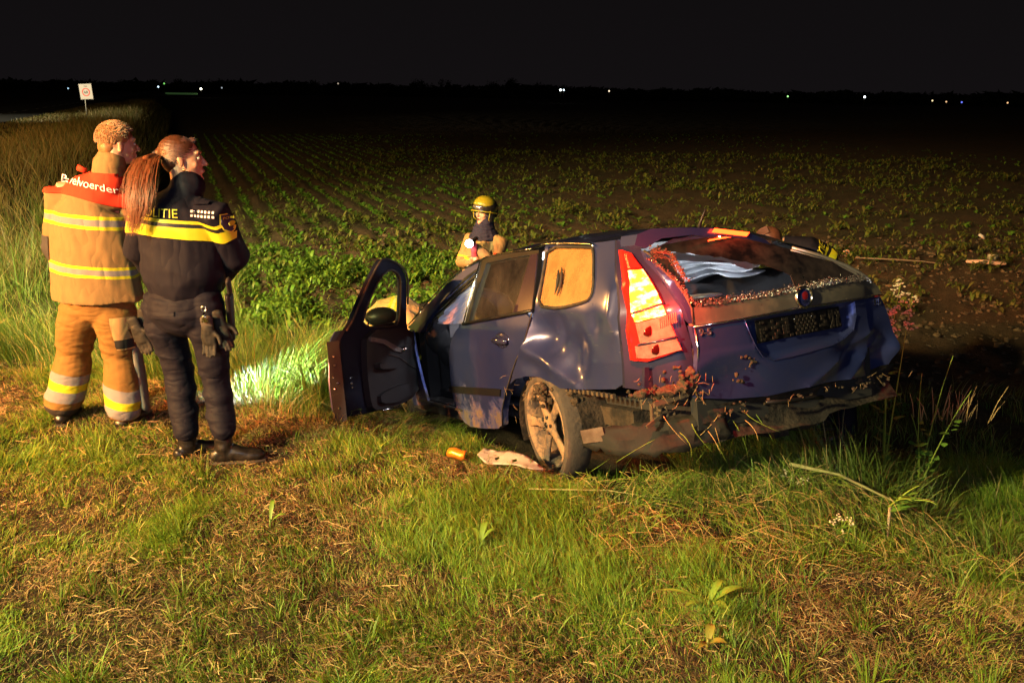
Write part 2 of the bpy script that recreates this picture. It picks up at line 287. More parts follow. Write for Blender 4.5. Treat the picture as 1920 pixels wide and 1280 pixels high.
def ell_vf(c, r, rot=None, nu=16, nv=10):
    c = Vector(c); r = r if isinstance(r, (list, tuple)) else (r, r, r); V = []; F = []
    for j in range(nv + 1):
        th = math.pi * j / nv
        for i in range(nu):
            ph = 2 * math.pi * i / nu
            p = Vector((r[0] * math.sin(th) * math.cos(ph), r[1] * math.sin(th) * math.sin(ph), r[2] * math.cos(th)))
            V.append(c + (rot @ p if rot is not None else p))
    for j in range(nv):
        for i in range(nu):
            a = j * nu + i; b = j * nu + (i + 1) % nu; F.append((a, a + nu, b + nu, b))
    return V, F
def lathe_vf(prof, seg=40, axis='x'):
    """prof: (along axis, radius)"""
    V = []; F = []
    for (a, r) in prof:
        for k in range(seg):
            t = 2 * math.pi * k / seg; V.append((a, r * math.cos(t), r * math.sin(t)))
    n = len(prof)
    for i in range(n - 1):
        for k in range(seg):
            k2 = (k + 1) % seg; F.append((i * seg + k, i * seg + k2, (i + 1) * seg + k2, (i + 1) * seg + k))
    return V, F
class Blob:
    """closed primitives fused into ONE continuous surface by a voxel remesh"""
    def __init__(s): s.p = []
    def tube(s, pts, rad, seg=14): s.p.append(tube_vf(pts, rad, seg, True, True)); return s
    def ell(s, c, r, rot=None): s.p.append(ell_vf(c, r, rot, 20, 12)); return s
    def add(s, vf): s.p.append(vf); return s
    def build(s, name, mat, parent, voxel=0.008, smooth=4, disp=None, fac=0.5):
        V, F = join(s.p)
        me = bpy.data.meshes.new(name); me.from_pydata([tuple(p) for p in V], [], F); me.update()
        o = bpy.data.objects.new('remesh_work', me); COL.objects.link(o)
        md = o.modifiers.new('r', 'REMESH'); md.mode = 'VOXEL'; md.voxel_size = voxel; md.use_smooth_shade = True
        if smooth:
            sm = o.modifiers.new('s', 'SMOOTH'); sm.factor = fac; sm.iterations = smooth
        dg = bpy.context.evaluated_depsgraph_get(); dg.update()
        m2 = bpy.data.meshes.new_from_object(o.evaluated_get(dg)); m2.name = name
        bpy.data.objects.remove(o); bpy.data.meshes.remove(me)
        if disp is not None:
            n = len(m2.vertices); co = np.empty(n * 3, np.float32); m2.vertices.foreach_get('co', co); co = co.reshape(-1, 3)
            no = np.empty(n * 3, np.float32); m2.vertices.foreach_get('normal', no); no = no.reshape(-1, 3)
            m2.vertices.foreach_set('co', (co + no * disp(co)[:, None]).astype(np.float32).ravel()); m2.update()
        m2.materials.clear()
        for m in (mat if isinstance(mat, (list, tuple)) else [mat]): m2.materials.append(m)
        m2.polygons.foreach_set('use_smooth', [True] * len(m2.polygons))
        ob = bpy.data.objects.new(name, m2); return link(ob, parent)
def text_vf(txt, size, extrude=0.0):
    """lettering as mesh: (verts in the XY plane, faces)"""
    c = bpy.data.curves.new('text_work', 'FONT'); c.body = txt; c.size = size; c.extrude = extrude; c.resolution_u = 3
    o = bpy.data.objects.new('text_work', c); COL.objects.link(o)
    dg = bpy.context.evaluated_depsgraph_get(); dg.update()
    m = bpy.data.meshes.new_from_object(o.evaluated_get(dg))
    V = [tuple(v.co) for v in m.vertices]; F = [tuple(p.vertices) for p in m.polygons]
    bpy.data.objects.remove(o); bpy.data.curves.remove(c); bpy.data.meshes.remove(m)
    return V, F
def bvh_of(o): 
    m = o.data; return BVHTree.FromPolygons([v.co.copy() for v in m.vertices], [tuple(p.vertices) for p in m.polygons])
def decal(name, vf, org, ux, uz, target_bvh, mat, parent, ray=(0, 1, 0), off=0.0025, step=None):
    """flat print laid onto a surface: (x, y) of vf go along ux, uz from org, then are dropped along ray"""
    V, F = vf; org = Vector(org); ux = Vector(ux); uz = Vector(uz); ray = Vector(ray).normalized(); out = []
    last = None
    for v in V:
        p = org + ux * v[0] + uz * v[1] - ray * 0.6
        h = target_bvh.ray_cast(p, ray, 2.0)
        if h[0] is not None: q = h[0] + h[1] * off * (1 if h[1].dot(ray) < 0 else -1); last = (q - p).length
        else: q = p + ray * (last or 0.6)
        out.append(q)
    return mobj(name, out, F, mat, parent, False)
def rect_vf(x0, y0, x1, y1, nx=1, ny=1):
    V = [(x0 + (x1 - x0) * i / nx, y0 + (y1 - y0) * j / ny) for j in range(ny + 1) for i in range(nx + 1)]
    F = [(j * (nx + 1) + i, j * (nx + 1) + i + 1, (j + 1) * (nx + 1) + i + 1, (j + 1) * (nx + 1) + i) for j in range(ny) for i in range(nx)]
    return V, F

# ------------------------------------------------------------------ ground
ROW = np.array(J['rowdir']); NRM = np.array([-ROW[1], ROW[0]])      # along the crop rows / road, and to the left of it
def road_edge(p): return p
def terrain(x, y, fine=True):
    x = np.asarray(x, float); y = np.asarray(y, float)
    ye = np.interp(x, [-6, -2.6, -1.6, -0.6, 0.2, 2.0, 8], [6.0, 5.5, 4.95, 4.35, 3.95, 2.9, 2.4])
    s = y - ye
    z = np.interp(s, [0, .3, .6, 1.6, 2.5, 3.4, 4.4, 6], [0, -.05, -.14, -.42, -.66, -.84, -.95, -.97])
    u = x * NRM[0] + y * NRM[1]                                     # left of the camera line
    verge = sstep(1.2, 3.2, u - 0.0 * y) * sstep(11, 20, y)
    dit = np.exp(-((u - 0.4) / 0.8) ** 2) * sstep(12, 20, y)
    z = z * (1 - verge) + 0.0 * verge - 0.55 * dit
    field = sstep(3.6, 5.5, s) * (1 - sstep(0.0, 1.6, u))
    row = np.cos(2 * math.pi * u / 0.6)
    z = z + field * 0.035 * row * (1 - sstep(1.5, 8, x - 0.1 * y))
    z = z + (fbm(x * .35, y * .35, 3) - .5) * 0.10 * (0.4 + field)
    z = z + .30 * np.exp(-((x - 1.55) / .75) ** 2 - ((y - 4.32) / .42) ** 2)
    if fine:
        z = z + field * (fbm(x * 4.5, y * 4.5, 5, 3) - .5) * 0.13 + (1 - field) * (fbm(x * 2.6, y * 2.6, 9, 3) - .5) * 0.11
    return z
nr, radii = 470, 0.5 * (2600 / 0.5) ** (np.arange(470) / 469.0)
angs = np.concatenate([np.radians(np.arange(-62, 62, 0.27)), np.radians(np.arange(62, 298, 4.0))])
na = len(angs)
RR, AA = np.meshgrid(radii, angs, indexing='ij')
GX = RR * np.sin(AA); GY = RR * np.cos(AA)
GZ = terrain(GX, GY)
V = np.stack([GX, GY, GZ], -1).reshape(-1, 3)
ii, kk = np.meshgrid(np.arange(nr - 1), np.arange(na), indexing='ij'); k2 = (kk + 1) % na
Q = np.stack([ii * na + kk, ii * na + k2, (ii + 1) * na + k2, (ii + 1) * na + kk], -1).reshape(-1, 4)
V = np.vstack([V, [[0, 0, float(terrain(0., 0.))]]])
# colour zones
x, y = V[:, 0], V[:, 1]
u_ = x * NRM[0] + y * NRM[1]
ye = np.interp(x, [-6, -2.6, -1.6, -0.6, 0.2, 2.0, 8], [6.0, 5.5, 4.95, 4.35, 3.95, 2.9, 2.4]); s_ = y - ye
fld = sstep(4.2, 6.0, s_ + (fbm(x * .8, y * .8, 2) - .5) * 3) * (1 - sstep(0.3, 1.4, u_))
soil = np.array([0.075, 0.043, 0.024]); thatch = np.array([0.034, 0.022, 0.010]); green = np.array([0.014, 0.024, 0.005])
gm = sstep(.42, .62, fbm(x * 1.1, y * 1.1, 21))[:, None]
colr = (thatch * (1 - gm) + green * gm) * (1 - fld[:, None]) + soil * fld[:, None]
weed = (sstep(.50, .62, fbm(x * .5, y * .5, 31)) * fld * (1 - sstep(30, 60, y)))[:, None] * 0.6
colr = colr * (1 - weed) + green * weed
def quad_obj(name, V, Q, mat, col):
    return arr_obj(name, V, Q, mat, None, col, smooth=True)
gmat, N, L, B = newmat('ground_soil_and_thatch')
a = N.new('ShaderNodeAttribute'); a.attribute_name = 'Col'
n1 = nz(N, L, 14, 8, rough=.75); n2 = nz(N, L, 90, 6, rough=.7)
c = mix(N, L, ramp(N, L, n1, .35, .68), (0.012, 0.008, 0.004), a.outputs['Color'])
L.new(mix(N, L, ramp(N, L, n2, .45, .75), c, (0.14, 0.085, 0.045)), B.inputs['Base Color'])
B.inputs['Roughness'].default_value = 0.95; B.inputs['Specular IOR Level'].default_value = 0.2
bump(N, L, B, mth(N, L, 'ADD', n1, mth(N, L, 'MULTIPLY', n2, .4)), 0.9, 0.05)
tag(quad_obj('ground', V, Q, gmat, colr), 'grass verge sloping down to a ploughed field', kind='structure')

# the road far left with its broken white line
def at_road(t, u): return (ROW[0] * t + NRM[0] * u, ROW[1] * t + NRM[1] * u)
rm = simple('asphalt', (0.055, 0.052, 0.05), .85, bscale=200, bstr=.4)
wm = simple('road_paint', (0.75, 0.75, 0.7), .6, noise=.12, bstr=0)
def strip(name, t0, t1, u0, u1, z, mat, n=60, parent=None):
    V = []; F = []
    for i in range(n + 1):
        t = t0 + (t1 - t0) * i / n
        for u in (u0, u1): X, Y = at_road(t, u); V.append((X, Y, float(terrain(X, Y, False)) + z))
    F = [(2 * i, 2 * i + 1, 2 * i + 3, 2 * i + 2) for i in range(n)]
    return mobj(name, V, F, mat, parent, False)
road = strip('road', 8, 700, 9.0, 15.5, 0.06, rm, 200); tag(road, kind='structure')
for i in range(46):
    strip('lane_marking', 20 + i * 6.0, 23 + i * 6.0, 11.6, 11.76, 0.066, wm, 3, road)

# ------------------------------------------------------------------ the crashed car (built in its own frame: x right, y forward, z up)
ZWz = [-.2, .2, .5, .75, .9, 1.0, 1.38, 1.46]; ZWw = [.82, .84, .872, .885, .872, .845, .705, .62]
def halfw(y, z):
    w = float(np.interp(z, ZWz, ZWw))
    if y < -.2: w -= .06 * ((-y - .2) / .7) ** 2
    if y > 2.3: w -= .05 * (y - 2.3)
    return w
def ytail(x, z):
    s = float(np.interp(z, [0, .4, .7, 1.0, 1.15, 1.42], [.08, .03, 0, .0, .08, .34]))
    if x > .56: return -1.04 + s + 0.05 * (x - .56)
    ax = abs(x); y = -1.12 + s + .08 * (min(ax, .65) / .65) ** 2
    if ax > .65: y += 1.0 * (ax - .65)
    return y
def seg_d(p, a, b):
    ax, ay = a; bx, by = b; t = ((p[0]-ax)*(bx-ax)+(p[1]-ay)*(by-ay))/((bx-ax)**2+(by-ay)**2); t = min(1, max(0, t))
    return math.hypot(p[0]-ax-t*(bx-ax), p[1]-ay-t*(by-ay)), t
def G(d, s): return math.exp(-(d / s) ** 2)
def qdent(y, z):                                     # outward is positive
    d = 0.0
    p = (y, z)
    pl = [(0.185, 0.93), (0.20, 0.80), (-0.08, 0.715), (-0.36, 0.61)]
    dd = min(seg_d(p, pl[i], pl[i + 1])[0] for i in range(3))
    d += 0.026 * math.exp(-(dd / 0.05) ** 1.5)
    d -= 0.095 * G(math.hypot((y + .04) / 1.3, (z - .865)), .125)
    d -= 0.070 * G(math.hypot((y + .33), (z - .77) / 1.1), .15)
    d -= 0.022 * G(math.hypot((y - .10) / 1.5, (z - .69) / .6), .08)
    d2 = min(seg_d(p, (-.655, 1.10), (-.665, .98))[0], seg_d(p, (-.665, .98), (-.735, .90))[0])
    d += 0.018 * math.exp(-d2 / 0.05)
    d -= 0.018 * G(math.hypot(y + .55, z - .93), .07)
    d += 0.008 * (float(vn(y * 7, z * 7, 4)) - .5) + .012 * (float(vn(y * 3, z * 3, 5)) - .5)
    return d
def arch_in(y, z): return 0.0
def smap(sign=-1, dent=None, off=0.0):
    def f(y, z, dp):
        w = halfw(y, z) + off + (dent(y, z) if dent else 0.0) - dp
        return (sign * w, y, z)
    return f
def tdent(x, z):                                     # outward (to the rear) is positive
    d = 0.0; p = (x, z)
    for pl, a, w in ((D['ridges'][0], .022, .040), (D['ridges'][1], .030, .045)):
        dd, tt = min((seg_d(p, pl[i], pl[i + 1]) for i in range(len(pl) - 1)), key=lambda q: q[0])
        d += a * math.exp(-dd / w)
    d -= 0.050 * G(math.hypot((x - .42) / 1.2, (z - .675) / .7), .10)
    d -= 0.045 * G(math.hypot(x - .63, z - .60), .10)
    d += 0.035 * G(math.hypot(x - .80, z - .64), .06)
    r = D['ridges'][3]; dd = min(seg_d(p, r[i], r[i + 1])[0] for i in range(2))
    if z < .78: d += .010 * math.exp(-dd / .05) - .022 * G(math.hypot((x + .42) / 1.6, z - .63), .10)
    d += 0.008 * (float(vn(x * 6, z * 6, 14)) - .5)
    if pip(p, [tuple(q) for q in D['recess']]):
        rp = D['recess']; e = min(seg_d(p, rp[i], rp[(i + 1) % len(rp)])[0] for i in range(len(rp)))
        d = d * 0.3 - 0.035 * min(1, e / 0.03)
    return d
def tmap(dent=None, off=0.0):
    def f(x, z, dp):
        return (x, ytail(x, z) - off - (dent(x, z) if dent else 0.0) + dp, z)
    return f

# paint with dust and mud thrown over the lower parts
def paint(name, col=(0.040, 0.060, 0.235), metal=0.78, rough=0.30):
    m, N, L, B = newmat(name)
    tc = N.new('ShaderNodeTexCoord'); sp = N.new('ShaderNodeSeparateXYZ'); L.new(tc.outputs['Object'], sp.inputs[0])
    n1 = nz(N, L, 5, 7, rough=.75); n2 = nz(N, L, 38, 5, rough=.7); n3 = nz(N, L, 2.2, 3)
    low = N.new('ShaderNodeMapRange'); low.inputs[1].default_value = .30; low.inputs[2].default_value = .60; low.inputs[3].default_value = .22; low.inputs[4].default_value = -.06
    L.new(sp.outputs['Z'], low.inputs[0])
    mud = ramp(N, L, mth(N, L, 'ADD', n1, low.outputs[0]), .62, .78)
    dust = mth(N, L, 'MULTIPLY', ramp(N, L, mth(N, L, 'ADD', n3, mth(N, L, 'MULTIPLY', n2, .25)), .45, .85), .16)
    c = mix(N, L, dust, col, (0.20, 0.16, 0.13)); c = mix(N, L, mud, c, (0.060, 0.042, 0.030))
    sc = ramp(N, L, nz(N, L, 3.0, 2, stretch=(30, 1.5, 30)), .74, .76); c = mix(N, L, mth(N, L, 'MULTIPLY', sc, .25), c, (.5, .5, .5))
    L.new(c, B.inputs['Base Color'])
    L.new(mth(N, L, 'MULTIPLY_ADD', mud, -metal, metal), B.inputs['Metallic'])
    L.new(mth(N, L, 'MULTIPLY_ADD', mud, .85 - rough, rough), B.inputs['Roughness'])
    L.new(mth(N, L, 'MULTIPLY_ADD', mud, -1.0, 1.0), B.inputs['Coat Weight']); B.inputs['Coat Roughness'].default_value = .12
    h = mth(N, L, 'ADD', mth(N, L, 'MULTIPLY', n1, mud), mth(N, L, 'MULTIPLY', n2, .04))
    bump(N, L, B, h, .35, .012)
    return m
P_ = paint('dark_blue_metallic_paint')
BLK = simple('black_plastic', (0.006, 0.006, 0.007), .45, bscale=120, bstr=.1, dirt=(0.016, 0.012, 0.009), dlo=.62, dhi=.85)
RUB = simple('black_rubber', (0.014, 0.013, 0.012), .7, bscale=90, bstr=.2, dirt=(0.06, 0.042, 0.028), dlo=.45, dhi=.75)
DARK = simple('dark_interior', (0.014, 0.013, 0.014), .8, bstr=.2)
UNDER = simple('muddy_underbody', (0.009, 0.007, 0.006), .9, bscale=25, bstr=.8, bdist=.02, dirt=(0.034, 0.023, 0.016), dlo=.45, dhi=.6)
CHR = simple('chrome', (0.75, 0.74, 0.72), .16, 1.0, noise=.05, bstr=.03, dirt=(0.2, 0.15, 0.1), dlo=.6, dhi=.8)
CREAM = simple('pale_headlining', (0.52, 0.52, 0.50), .85, noise=.12, nscale=4, bscale=200, bstr=.2)
car = thing('crashed_estate_car', 'wrecked dark blue estate car nose-down in the ditch, brake lights on, front door open', 'car', mat=CAR_M)

q = [tuple(p) for p in D['quarter']]
qp = panel('quarter_panel', q, smap(-1, qdent), P_, car, [[tuple(p) for p in D['qglass']]], .015, .012)
rp_ = panel('rear_door', [tuple(p) for p in D['rdoor']], smap(-1, lambda y, z: .006 - .010 * G(math.hypot(y - .8, z - .6), .25) - .02 * G(math.hypot(y - 1.2, z - .3), .18)), P_, car, (), .03, .045, smooth_poly=1)
panel('window_frame', [tuple(p) for p in D['rframe']], smap(-1, None, .007), BLK, rp_, [[tuple(p) for p in D['rglass']]], .05, .03)
panel('pillar_cover', [tuple(p) for p in D['cpillar']], smap(-1, None, .013), simple('gloss_black', (0.02, 0.012, 0.02), .12, coat=1, bstr=.03), rp_, (), .05, .01)
GLS = dusty_glass('dusty_window_glass', (0.80, 0.86, 0.80), (0.22, 0.19, 0.15), .35, .8, .02, .13)
GLD = dusty_glass('mud_filmed_window_glass', (0.5, 0.45, 0.4), (0.27, 0.125, 0.035), .25, .75, .45, .92, 9)
rg = panel('window_pane', [tuple(p) for p in D['rglass']], smap(-1, None, -.012), GLS, rp_, (), .08, .004)
qg = panel('quarter_window', [tuple(p) for p in D['qglass']], smap(-1, None, -.008), GLD, car, (), .08, .004, smooth_poly=1)
# rubber bead round the quarter window
def bead(name, poly, fmap, r, mat, parent, closed=True, seg=6, dpt=-.004, step=.04):
    pts = dens(poly, step) if closed else poly
    pts = [fmap(u, v, dpt) for u, v in pts]
    if closed: pts = pts + [pts[0]]
    V, F = tube_vf(pts, r, seg); return mobj(name, V, F, mat, parent)
bead('window_seal', chaikin([tuple(p) for p in D['qglass']]), smap(-1, None, .0), .0085, RUB, qg)
sm_ = smap(-1, qdent, 0)
for k, (a0, b0, c0) in enumerate([((-0.10, 1.235), (-.135, 1.18), (-.120, 1.10)), ((-0.135, 1.245), (-.175, 1.17), (-.150, 1.09))]):
    ps = []
    for i in range(9):
        t = i / 8; ps.append(tuple((1-t)**2 * a0[j] + 2*t*(1-t) * b0[j] + t*t * c0[j] for j in (0, 1)))
    V, F = tube_vf([smap()(u, v, -.010 + .006 * 0) for u, v in ps], [.003, .006, .009, .010, .010, .009, .007, .005, .002], 6)
    mobj('finger_smear', V, F, RUB, qg)
# chrome line over the doors, outer rail
bead('roof_trim', [tuple(p) for p in D['rail'][:8]], smap(-1, None, .004), .006, CHR, car, False)
bead('window_trim', [tuple(p) for p in D['rail'][7:]], smap(-1, None, .006), .008, CHR, car, False)
bead('waist_seal', [(1.06, .928), (.8, .952), (.55, .973), (.3, .995), (.10, 1.014)], smap(-1, None, .012), .011, BLK, rp_, False)
bead('sash_trim', [(1.003, 1.350), (1.02, 1.2), (1.04, 1.05), (1.058, .93)], smap(-1, None, .010), .006, CHR, rp_, False)
bead('door_edge', [(.655, .25), (.611, .37), (.518, .484), (.425, .586), (.292, .72), (.177, .833), (.11, 1.0)], smap(-1, None, .0), .004, RUB, rp_, False)
panel('rubbing_strip', [tuple(p) for p in D['strip']], smap(-1, None, .014), BLK, rp_, (), .1, .02)
# door handle: recessed cup with a bar
hy, hz = D['handle'][0]
hx = -halfw(hy, hz)
V, F = ell_vf((hx - .004, hy, hz), (.018, .098, .052), None, 24, 12); hb = mobj('door_handle', V, F, simple('handle_paint', (0.02, 0.022, 0.06), .18, .4, coat=1, bstr=0), rp_)
V, F = tube_vf([(hx - .028, hy + .085, hz - .004), (hx - .042, hy + .04, hz), (hx - .042, hy - .04, hz), (hx - .028, hy - .085, hz - .004)], [(.014, .020)] * 4, 10, True, True); mobj('grip', V, F, hb.data.materials[0], hb)
# A pillar, sill, B pillar, door aperture trims
panel('front_pillar', [tuple(p) for p in D['apillar']], smap(-1, None, .0), P_, car, (), .05, .05)
for o_, r_ in ((.0, .012), (.035, .010), (.065, .009)):
    ps = [(1.86 - o_, .885 - o_ * .5), (1.79 - o_, .99 - o_ * .3), (1.58, 1.09 - o_), (1.36, 1.19 - o_), (1.15, 1.27 - o_), (1.03 + o_ * .3, 1.30 - o_)]
    bead('aperture_seal', ps, smap(-1, None, -.02 - o_ * .3), r_, RUB, car, False)
V, F = join([box_vf((-.77, 1.70, .27), (.12, 1.3, .10)), box_vf((-.70, 1.10, .60), (.08, .14, .75)), box_vf((-.72, 2.16, .56), (.10, .12, .62))]); mobj('door_aperture', V, F, DARK, car, False)
V, F = box_vf((-.85, 1.72, .305), (.03, .85, .012)); mobj('sill_plate', V, F, simple('sill_metal', (.10, .09, .08), .4, .6), car, False)
# front wing and bonnet, nose
fend = [(1.95, .28), (2.08, .88), (2.3, .80), (2.7, .70), (3.2, .56), (3.62, .45), (3.66, .30), (3.35, .22), (3.1, .22), (3.05, .42), (2.9, .52), (2.70, .56), (2.5, .54), (2.35, .45), (2.3, .24)]
for sg in (-1, 1): panel('front_wing', fend, smap(sg, lambda y, z: -.02 * G(math.hypot(y - 2.9, z - .75), .3)), P_, car, (), .08, .02, flip=sg > 0)
V = []; F = []
for i in range(15):
    y_ = 2.12 + 1.45 * i / 14
    for k in range(13):
        x_ = -1 + 2 * k / 12
        V.append((x_ * (halfw(y_, .88) - .01), y_, .885 + .06 * (1 - x_ * x_) - .42 * (i / 14) ** .9 + .02 * math.sin(x_ * 5 + y_ * 4) * (i / 14)))
for i in range(14):
    for k in range(12): F.append((i * 13 + k, i * 13 + k + 1, (i + 1) * 13 + k + 1, (i + 1) * 13 + k))
mobj('bonnet', V, F, P_, car)
V, F = ell_vf((0, 3.50, .33), (.80, .16, .18), None, 28, 12); mobj('front_bumper', V, F, P_, car)
V, F = box_vf((0, 2.9, .30), (1.4, 1.25, .22)); mobj('engine_bay', V, F, DARK, car, False)
# wing mirror on the open door comes with the door

# right side, roof pushed down at its rear corner
def rdrop(y): return float(np.interp(y, [-.8, -.55, -.15, .4, 1.2], [.20, .135, .03, .01, .0]))
def rmap(off=0.0):
    def f(y, z, dp):
        k = max(0, min(1, (z - 1.0) / .37)); return (halfw(y, z) + off - dp + .0, y, z - rdrop(y) * k)
    return f
qr = [(u, v) for u, v in q]
panel('quarter_panel', qr, rmap(), P_, car, [[tuple(p) for p in D['qglass']]], .06, .012, flip=True)
panel('rear_door', [tuple(p) for p in D['rdoor']], rmap(.004), P_, car, (), .08, .04, flip=True)
panel('front_door', [(1.10, .93), (1.40, .72), (1.42, .4), (1.30, .22), (2.15, .24), (2.22, .5), (2.22, .88), (1.6, .92)], rmap(.004), P_, car, (), .1, .04, flip=True)
panel('window_frame', [tuple(p) for p in D['rframe']], rmap(.004), BLK, car, [[tuple(p) for p in D['rglass']]], .06, .03, flip=True)
panel('front_pillar', [tuple(p) for p in D['apillar']], rmap(0), P_, car, (), .06, .05, flip=True)
panel('quarter_window', [tuple(p) for p in D['qglass']], rmap(-.008), GLS, car, (), .1, .004, flip=True)

# roof skin
rl_y = [-.75, -.62, -.38, .14, .28, .57, .90, 1.15, 1.30]; rl_z = [1.355, 1.362, 1.366, 1.392, 1.386, 1.386, 1.372, 1.335, 1.30]
V = []; F = []; NY, NX = 52, 34
for i in range(NY + 1):
    y_ = -.74 + 2.04 * i / NY; zl = float(np.interp(y_, rl_y, rl_z)); zr = zl - rdrop(y_) - .004
    wl = halfw(y_, zl); wr_ = halfw(y_, zl) + .0
    for k in range(NX + 1):
        t = k / NX; x_ = -wl + (wl + wr_) * t; s_ = 2 * t - 1
        z_ = zl * (1 - t) + zr * t + .062 * (1 - abs(s_) ** 2.6)
        z_ -= .022 * G(seg_d((x_, y_), (-.62, .75), (-.1, .35))[0], .05) + .02 * G(seg_d((x_, y_), (-.65, .35), (.0, .9))[0], .04)
        z_ -= .030 * G(math.hypot(x_ + .35, y_ - 1.0), .25)
        z_ += .006 * (float(vn(x_ * 6, y_ * 6, 8)) - .5)
        V.append((x_, y_, z_))
for i in range(NY):
    for k in range(NX): a = i * (NX + 1) + k; F.append((a, a + 1, a + NX + 2, a + NX + 1))
roof = mobj('roof', V, F, P_, car)
V2 = [(p[0] * .97, p[1], p[2] - .035) for p in V]; mobj('headlining', V2, F, CREAM, car)
V, F = tube_vf([(-.02, -.42, 1.36), (-.02, -.44, 1.42), (-.02, -.50, 1.50)], [.018, .010, .004], 8); mobj('aerial', V, F, BLK, roof)
# windscreen (starred)
V = []; F = []
for i in range(9):
    t = i / 8
    for k in range(13):
        s_ = -1 + 2 * k / 12; y_ = 1.28 + .92 * t; z_ = 1.335 - .40 * t + .02 * (1 - s_ * s_); V.append((s_ * (.62 + .16 * t), y_ + .10 * (1 - s_ * s_), z_))
for i in range(8):
    for k in range(12): a = i * 13 + k; F.append((a, a + 1, a + 14, a + 13))
mobj('windscreen', V, F, GLS, car)

def jag(poly, amp, seed, step=.03):
    r_ = random.Random(seed); o = []
    for p in dens(poly, step): o.append((p[0] + r_.uniform(-amp, amp), p[1] + r_.uniform(-amp, amp) * .8))
    return o
# ---- tailgate
recess = [tuple(p) for p in D['recess']]
hp = panel('tailgate', [tuple(p) for p in D['hatch']], tmap(tdent), P_, car, (), .014, .03, flip=True)
TRM = simple('grey_trim', (0.078, 0.066, 0.056), .42, .3, bscale=60, bstr=.12, dirt=(.10, .07, .045), dlo=.5, dhi=.75)
panel('trim_strip', [tuple(p) for p in D['trim']], tmap(None, .012), TRM, hp, (), .05, .03, flip=True)
bead('trim_lip', [(-.62, .908), (-.341, .920), (-.007, .938), (.372, .940), (.69, .940)], tmap(None, .018), .0035, CHR, hp, False, dpt=0)
def lipmap(u, v, dp): return (u, ytail(u, v) - tdent(u, v) * .0 - .006, v)
bead('recess_lip', [recess[i] for i in range(0, 11)], lambda u, v, dp: (u, ytail(u, v) - .004 - tdent(u, v - .012 if v < .75 else v), v), .0032, P_, hp, False)
# number plate: dark, with worn embossed blocks
pl = [tuple(p) for p in D['plate']]
def pmap(u, v):                                                     # unit square -> plate
    a, b, c_, d_ = pl[3], pl[2], pl[1], pl[0]
    x_ = (a[0] * (1-u) + b[0] * u) * (1-v) + (d_[0] * (1-u) + c_[0] * u) * v; z_ = (a[1] * (1-u) + b[1] * u) * (1-v) + (d_[1] * (1-u) + c_[1] * u) * v
    return x_, z_
PLM = simple('plate_dark', (0.005, 0.004, 0.004), .5, noise=.5, nscale=60, bscale=150, bstr=.4)
PLE = simple('plate_embossing', (0.011, 0.008, 0.007), .55, noise=.5, nscale=40, bscale=120, bstr=.4)
V = []; F = []
for dpt in (0, .006):
    for u, v in ((0, 0), (1, 0), (1, 1), (0, 1)): x_, z_ = pmap(u, v); V.append((x_, -1.12 + .08 * (x_ / .65) ** 2 + .020 - dpt, z_))
F = [(0, 1, 2, 3), (7, 6, 5, 4), (0, 4, 5, 1), (1, 5, 6, 2), (2, 6, 7, 3), (3, 7, 4, 0)]
plate = mobj('number_plate', V, F, PLM, hp, False)
EB = []
def eb(u0, u1, v0, v1):
    cx_, cz_ = pmap((u0 + u1) / 2, (v0 + v1) / 2); w_ = (u1 - u0) * .59; h_ = (v1 - v0) * .105
    EB.append(box_vf((cx_, -1.12 + .08 * (cx_ / .65) ** 2 + .012, cz_), (w_, .006, h_)))
rr = random.Random(3)
for (a_, b_) in ((.03, .11), (.15, .24), (.27, .38), (.70, .80), (.84, .90), (.925, .985)):
    n_ = 3
    for i in range(n_):
        for k in range(6):
            if rr.random() < .62: eb(a_ + (b_ - a_) * i / n_ + .003, a_ + (b_ - a_) * (i + 1) / n_ - .003, .06 + .88 * k / 6 + .01, .06 + .88 * (k + 1) / 6 - .01)
for i in range(11):
    for k in range(6):
        if (i + k) % 2 == 0: eb(.41 + .26 * i / 11 + .002, .41 + .26 * (i + 1) / 11 - .002, .06 + .88 * k / 6 + .01, .06 + .88 * (k + 1) / 6 - .01)
V, F = join(EB); tag(mobj('plate_pattern', V, F, PLE, plate, False), kind='stuff')
for u in (.42, .62): V, F = ell_vf((pmap(u, .78)[0], -1.112 + .02 - .012, pmap(u, .78)[1]), .0045, None, 8, 6); mobj('screw', V, F, CHR, plate)
# round badge
bx, bz = D['badge'][0]; by = ytail(bx, bz) - .016
rot90 = Matrix.Rotation(math.pi / 2, 3, 'Z')
def lathe_at(prof, c, seg=32, tilt=0.0):
    V, F = lathe_vf(prof, seg); m = Matrix.Rotation(-math.pi / 2, 3, 'Z'); m2 = Matrix.Rotation(tilt, 3, 'X')
    return [m2 @ (m @ Vector(p)) + Vector(c) for p in V], F
V, F = lathe_at([(0, .058), (.012, .056), (.016, .050), (.012, .045), (.0, .044)], (bx, by, bz)); bd = mobj('badge', V, F, CHR, hp)
V, F = lathe_at([(.006, .046), (.010, .03), (.011, .0)], (bx, by, bz)); mobj('badge_face', V, F, simple('badge_blue', (0.01, 0.012, 0.05), .15, coat=1, bstr=0), bd)
V, F = lathe_at([(.012, .021), (.0145, .010), (.015, .0)], (bx, by, bz + .008)); mobj('badge_emblem', V, F, simple('badge_red', (0.12, 0.006, 0.01), .3, coat=.5, bstr=0), bd)
V, F = text_vf('SAAB', .018, .001); V = [(bx - .021 + p[0], by - .0125 - p[2] * 0, bz - .027 + p[1]) for p in V]; mobj('badge_lettering', V, F, CHR, bd, False)
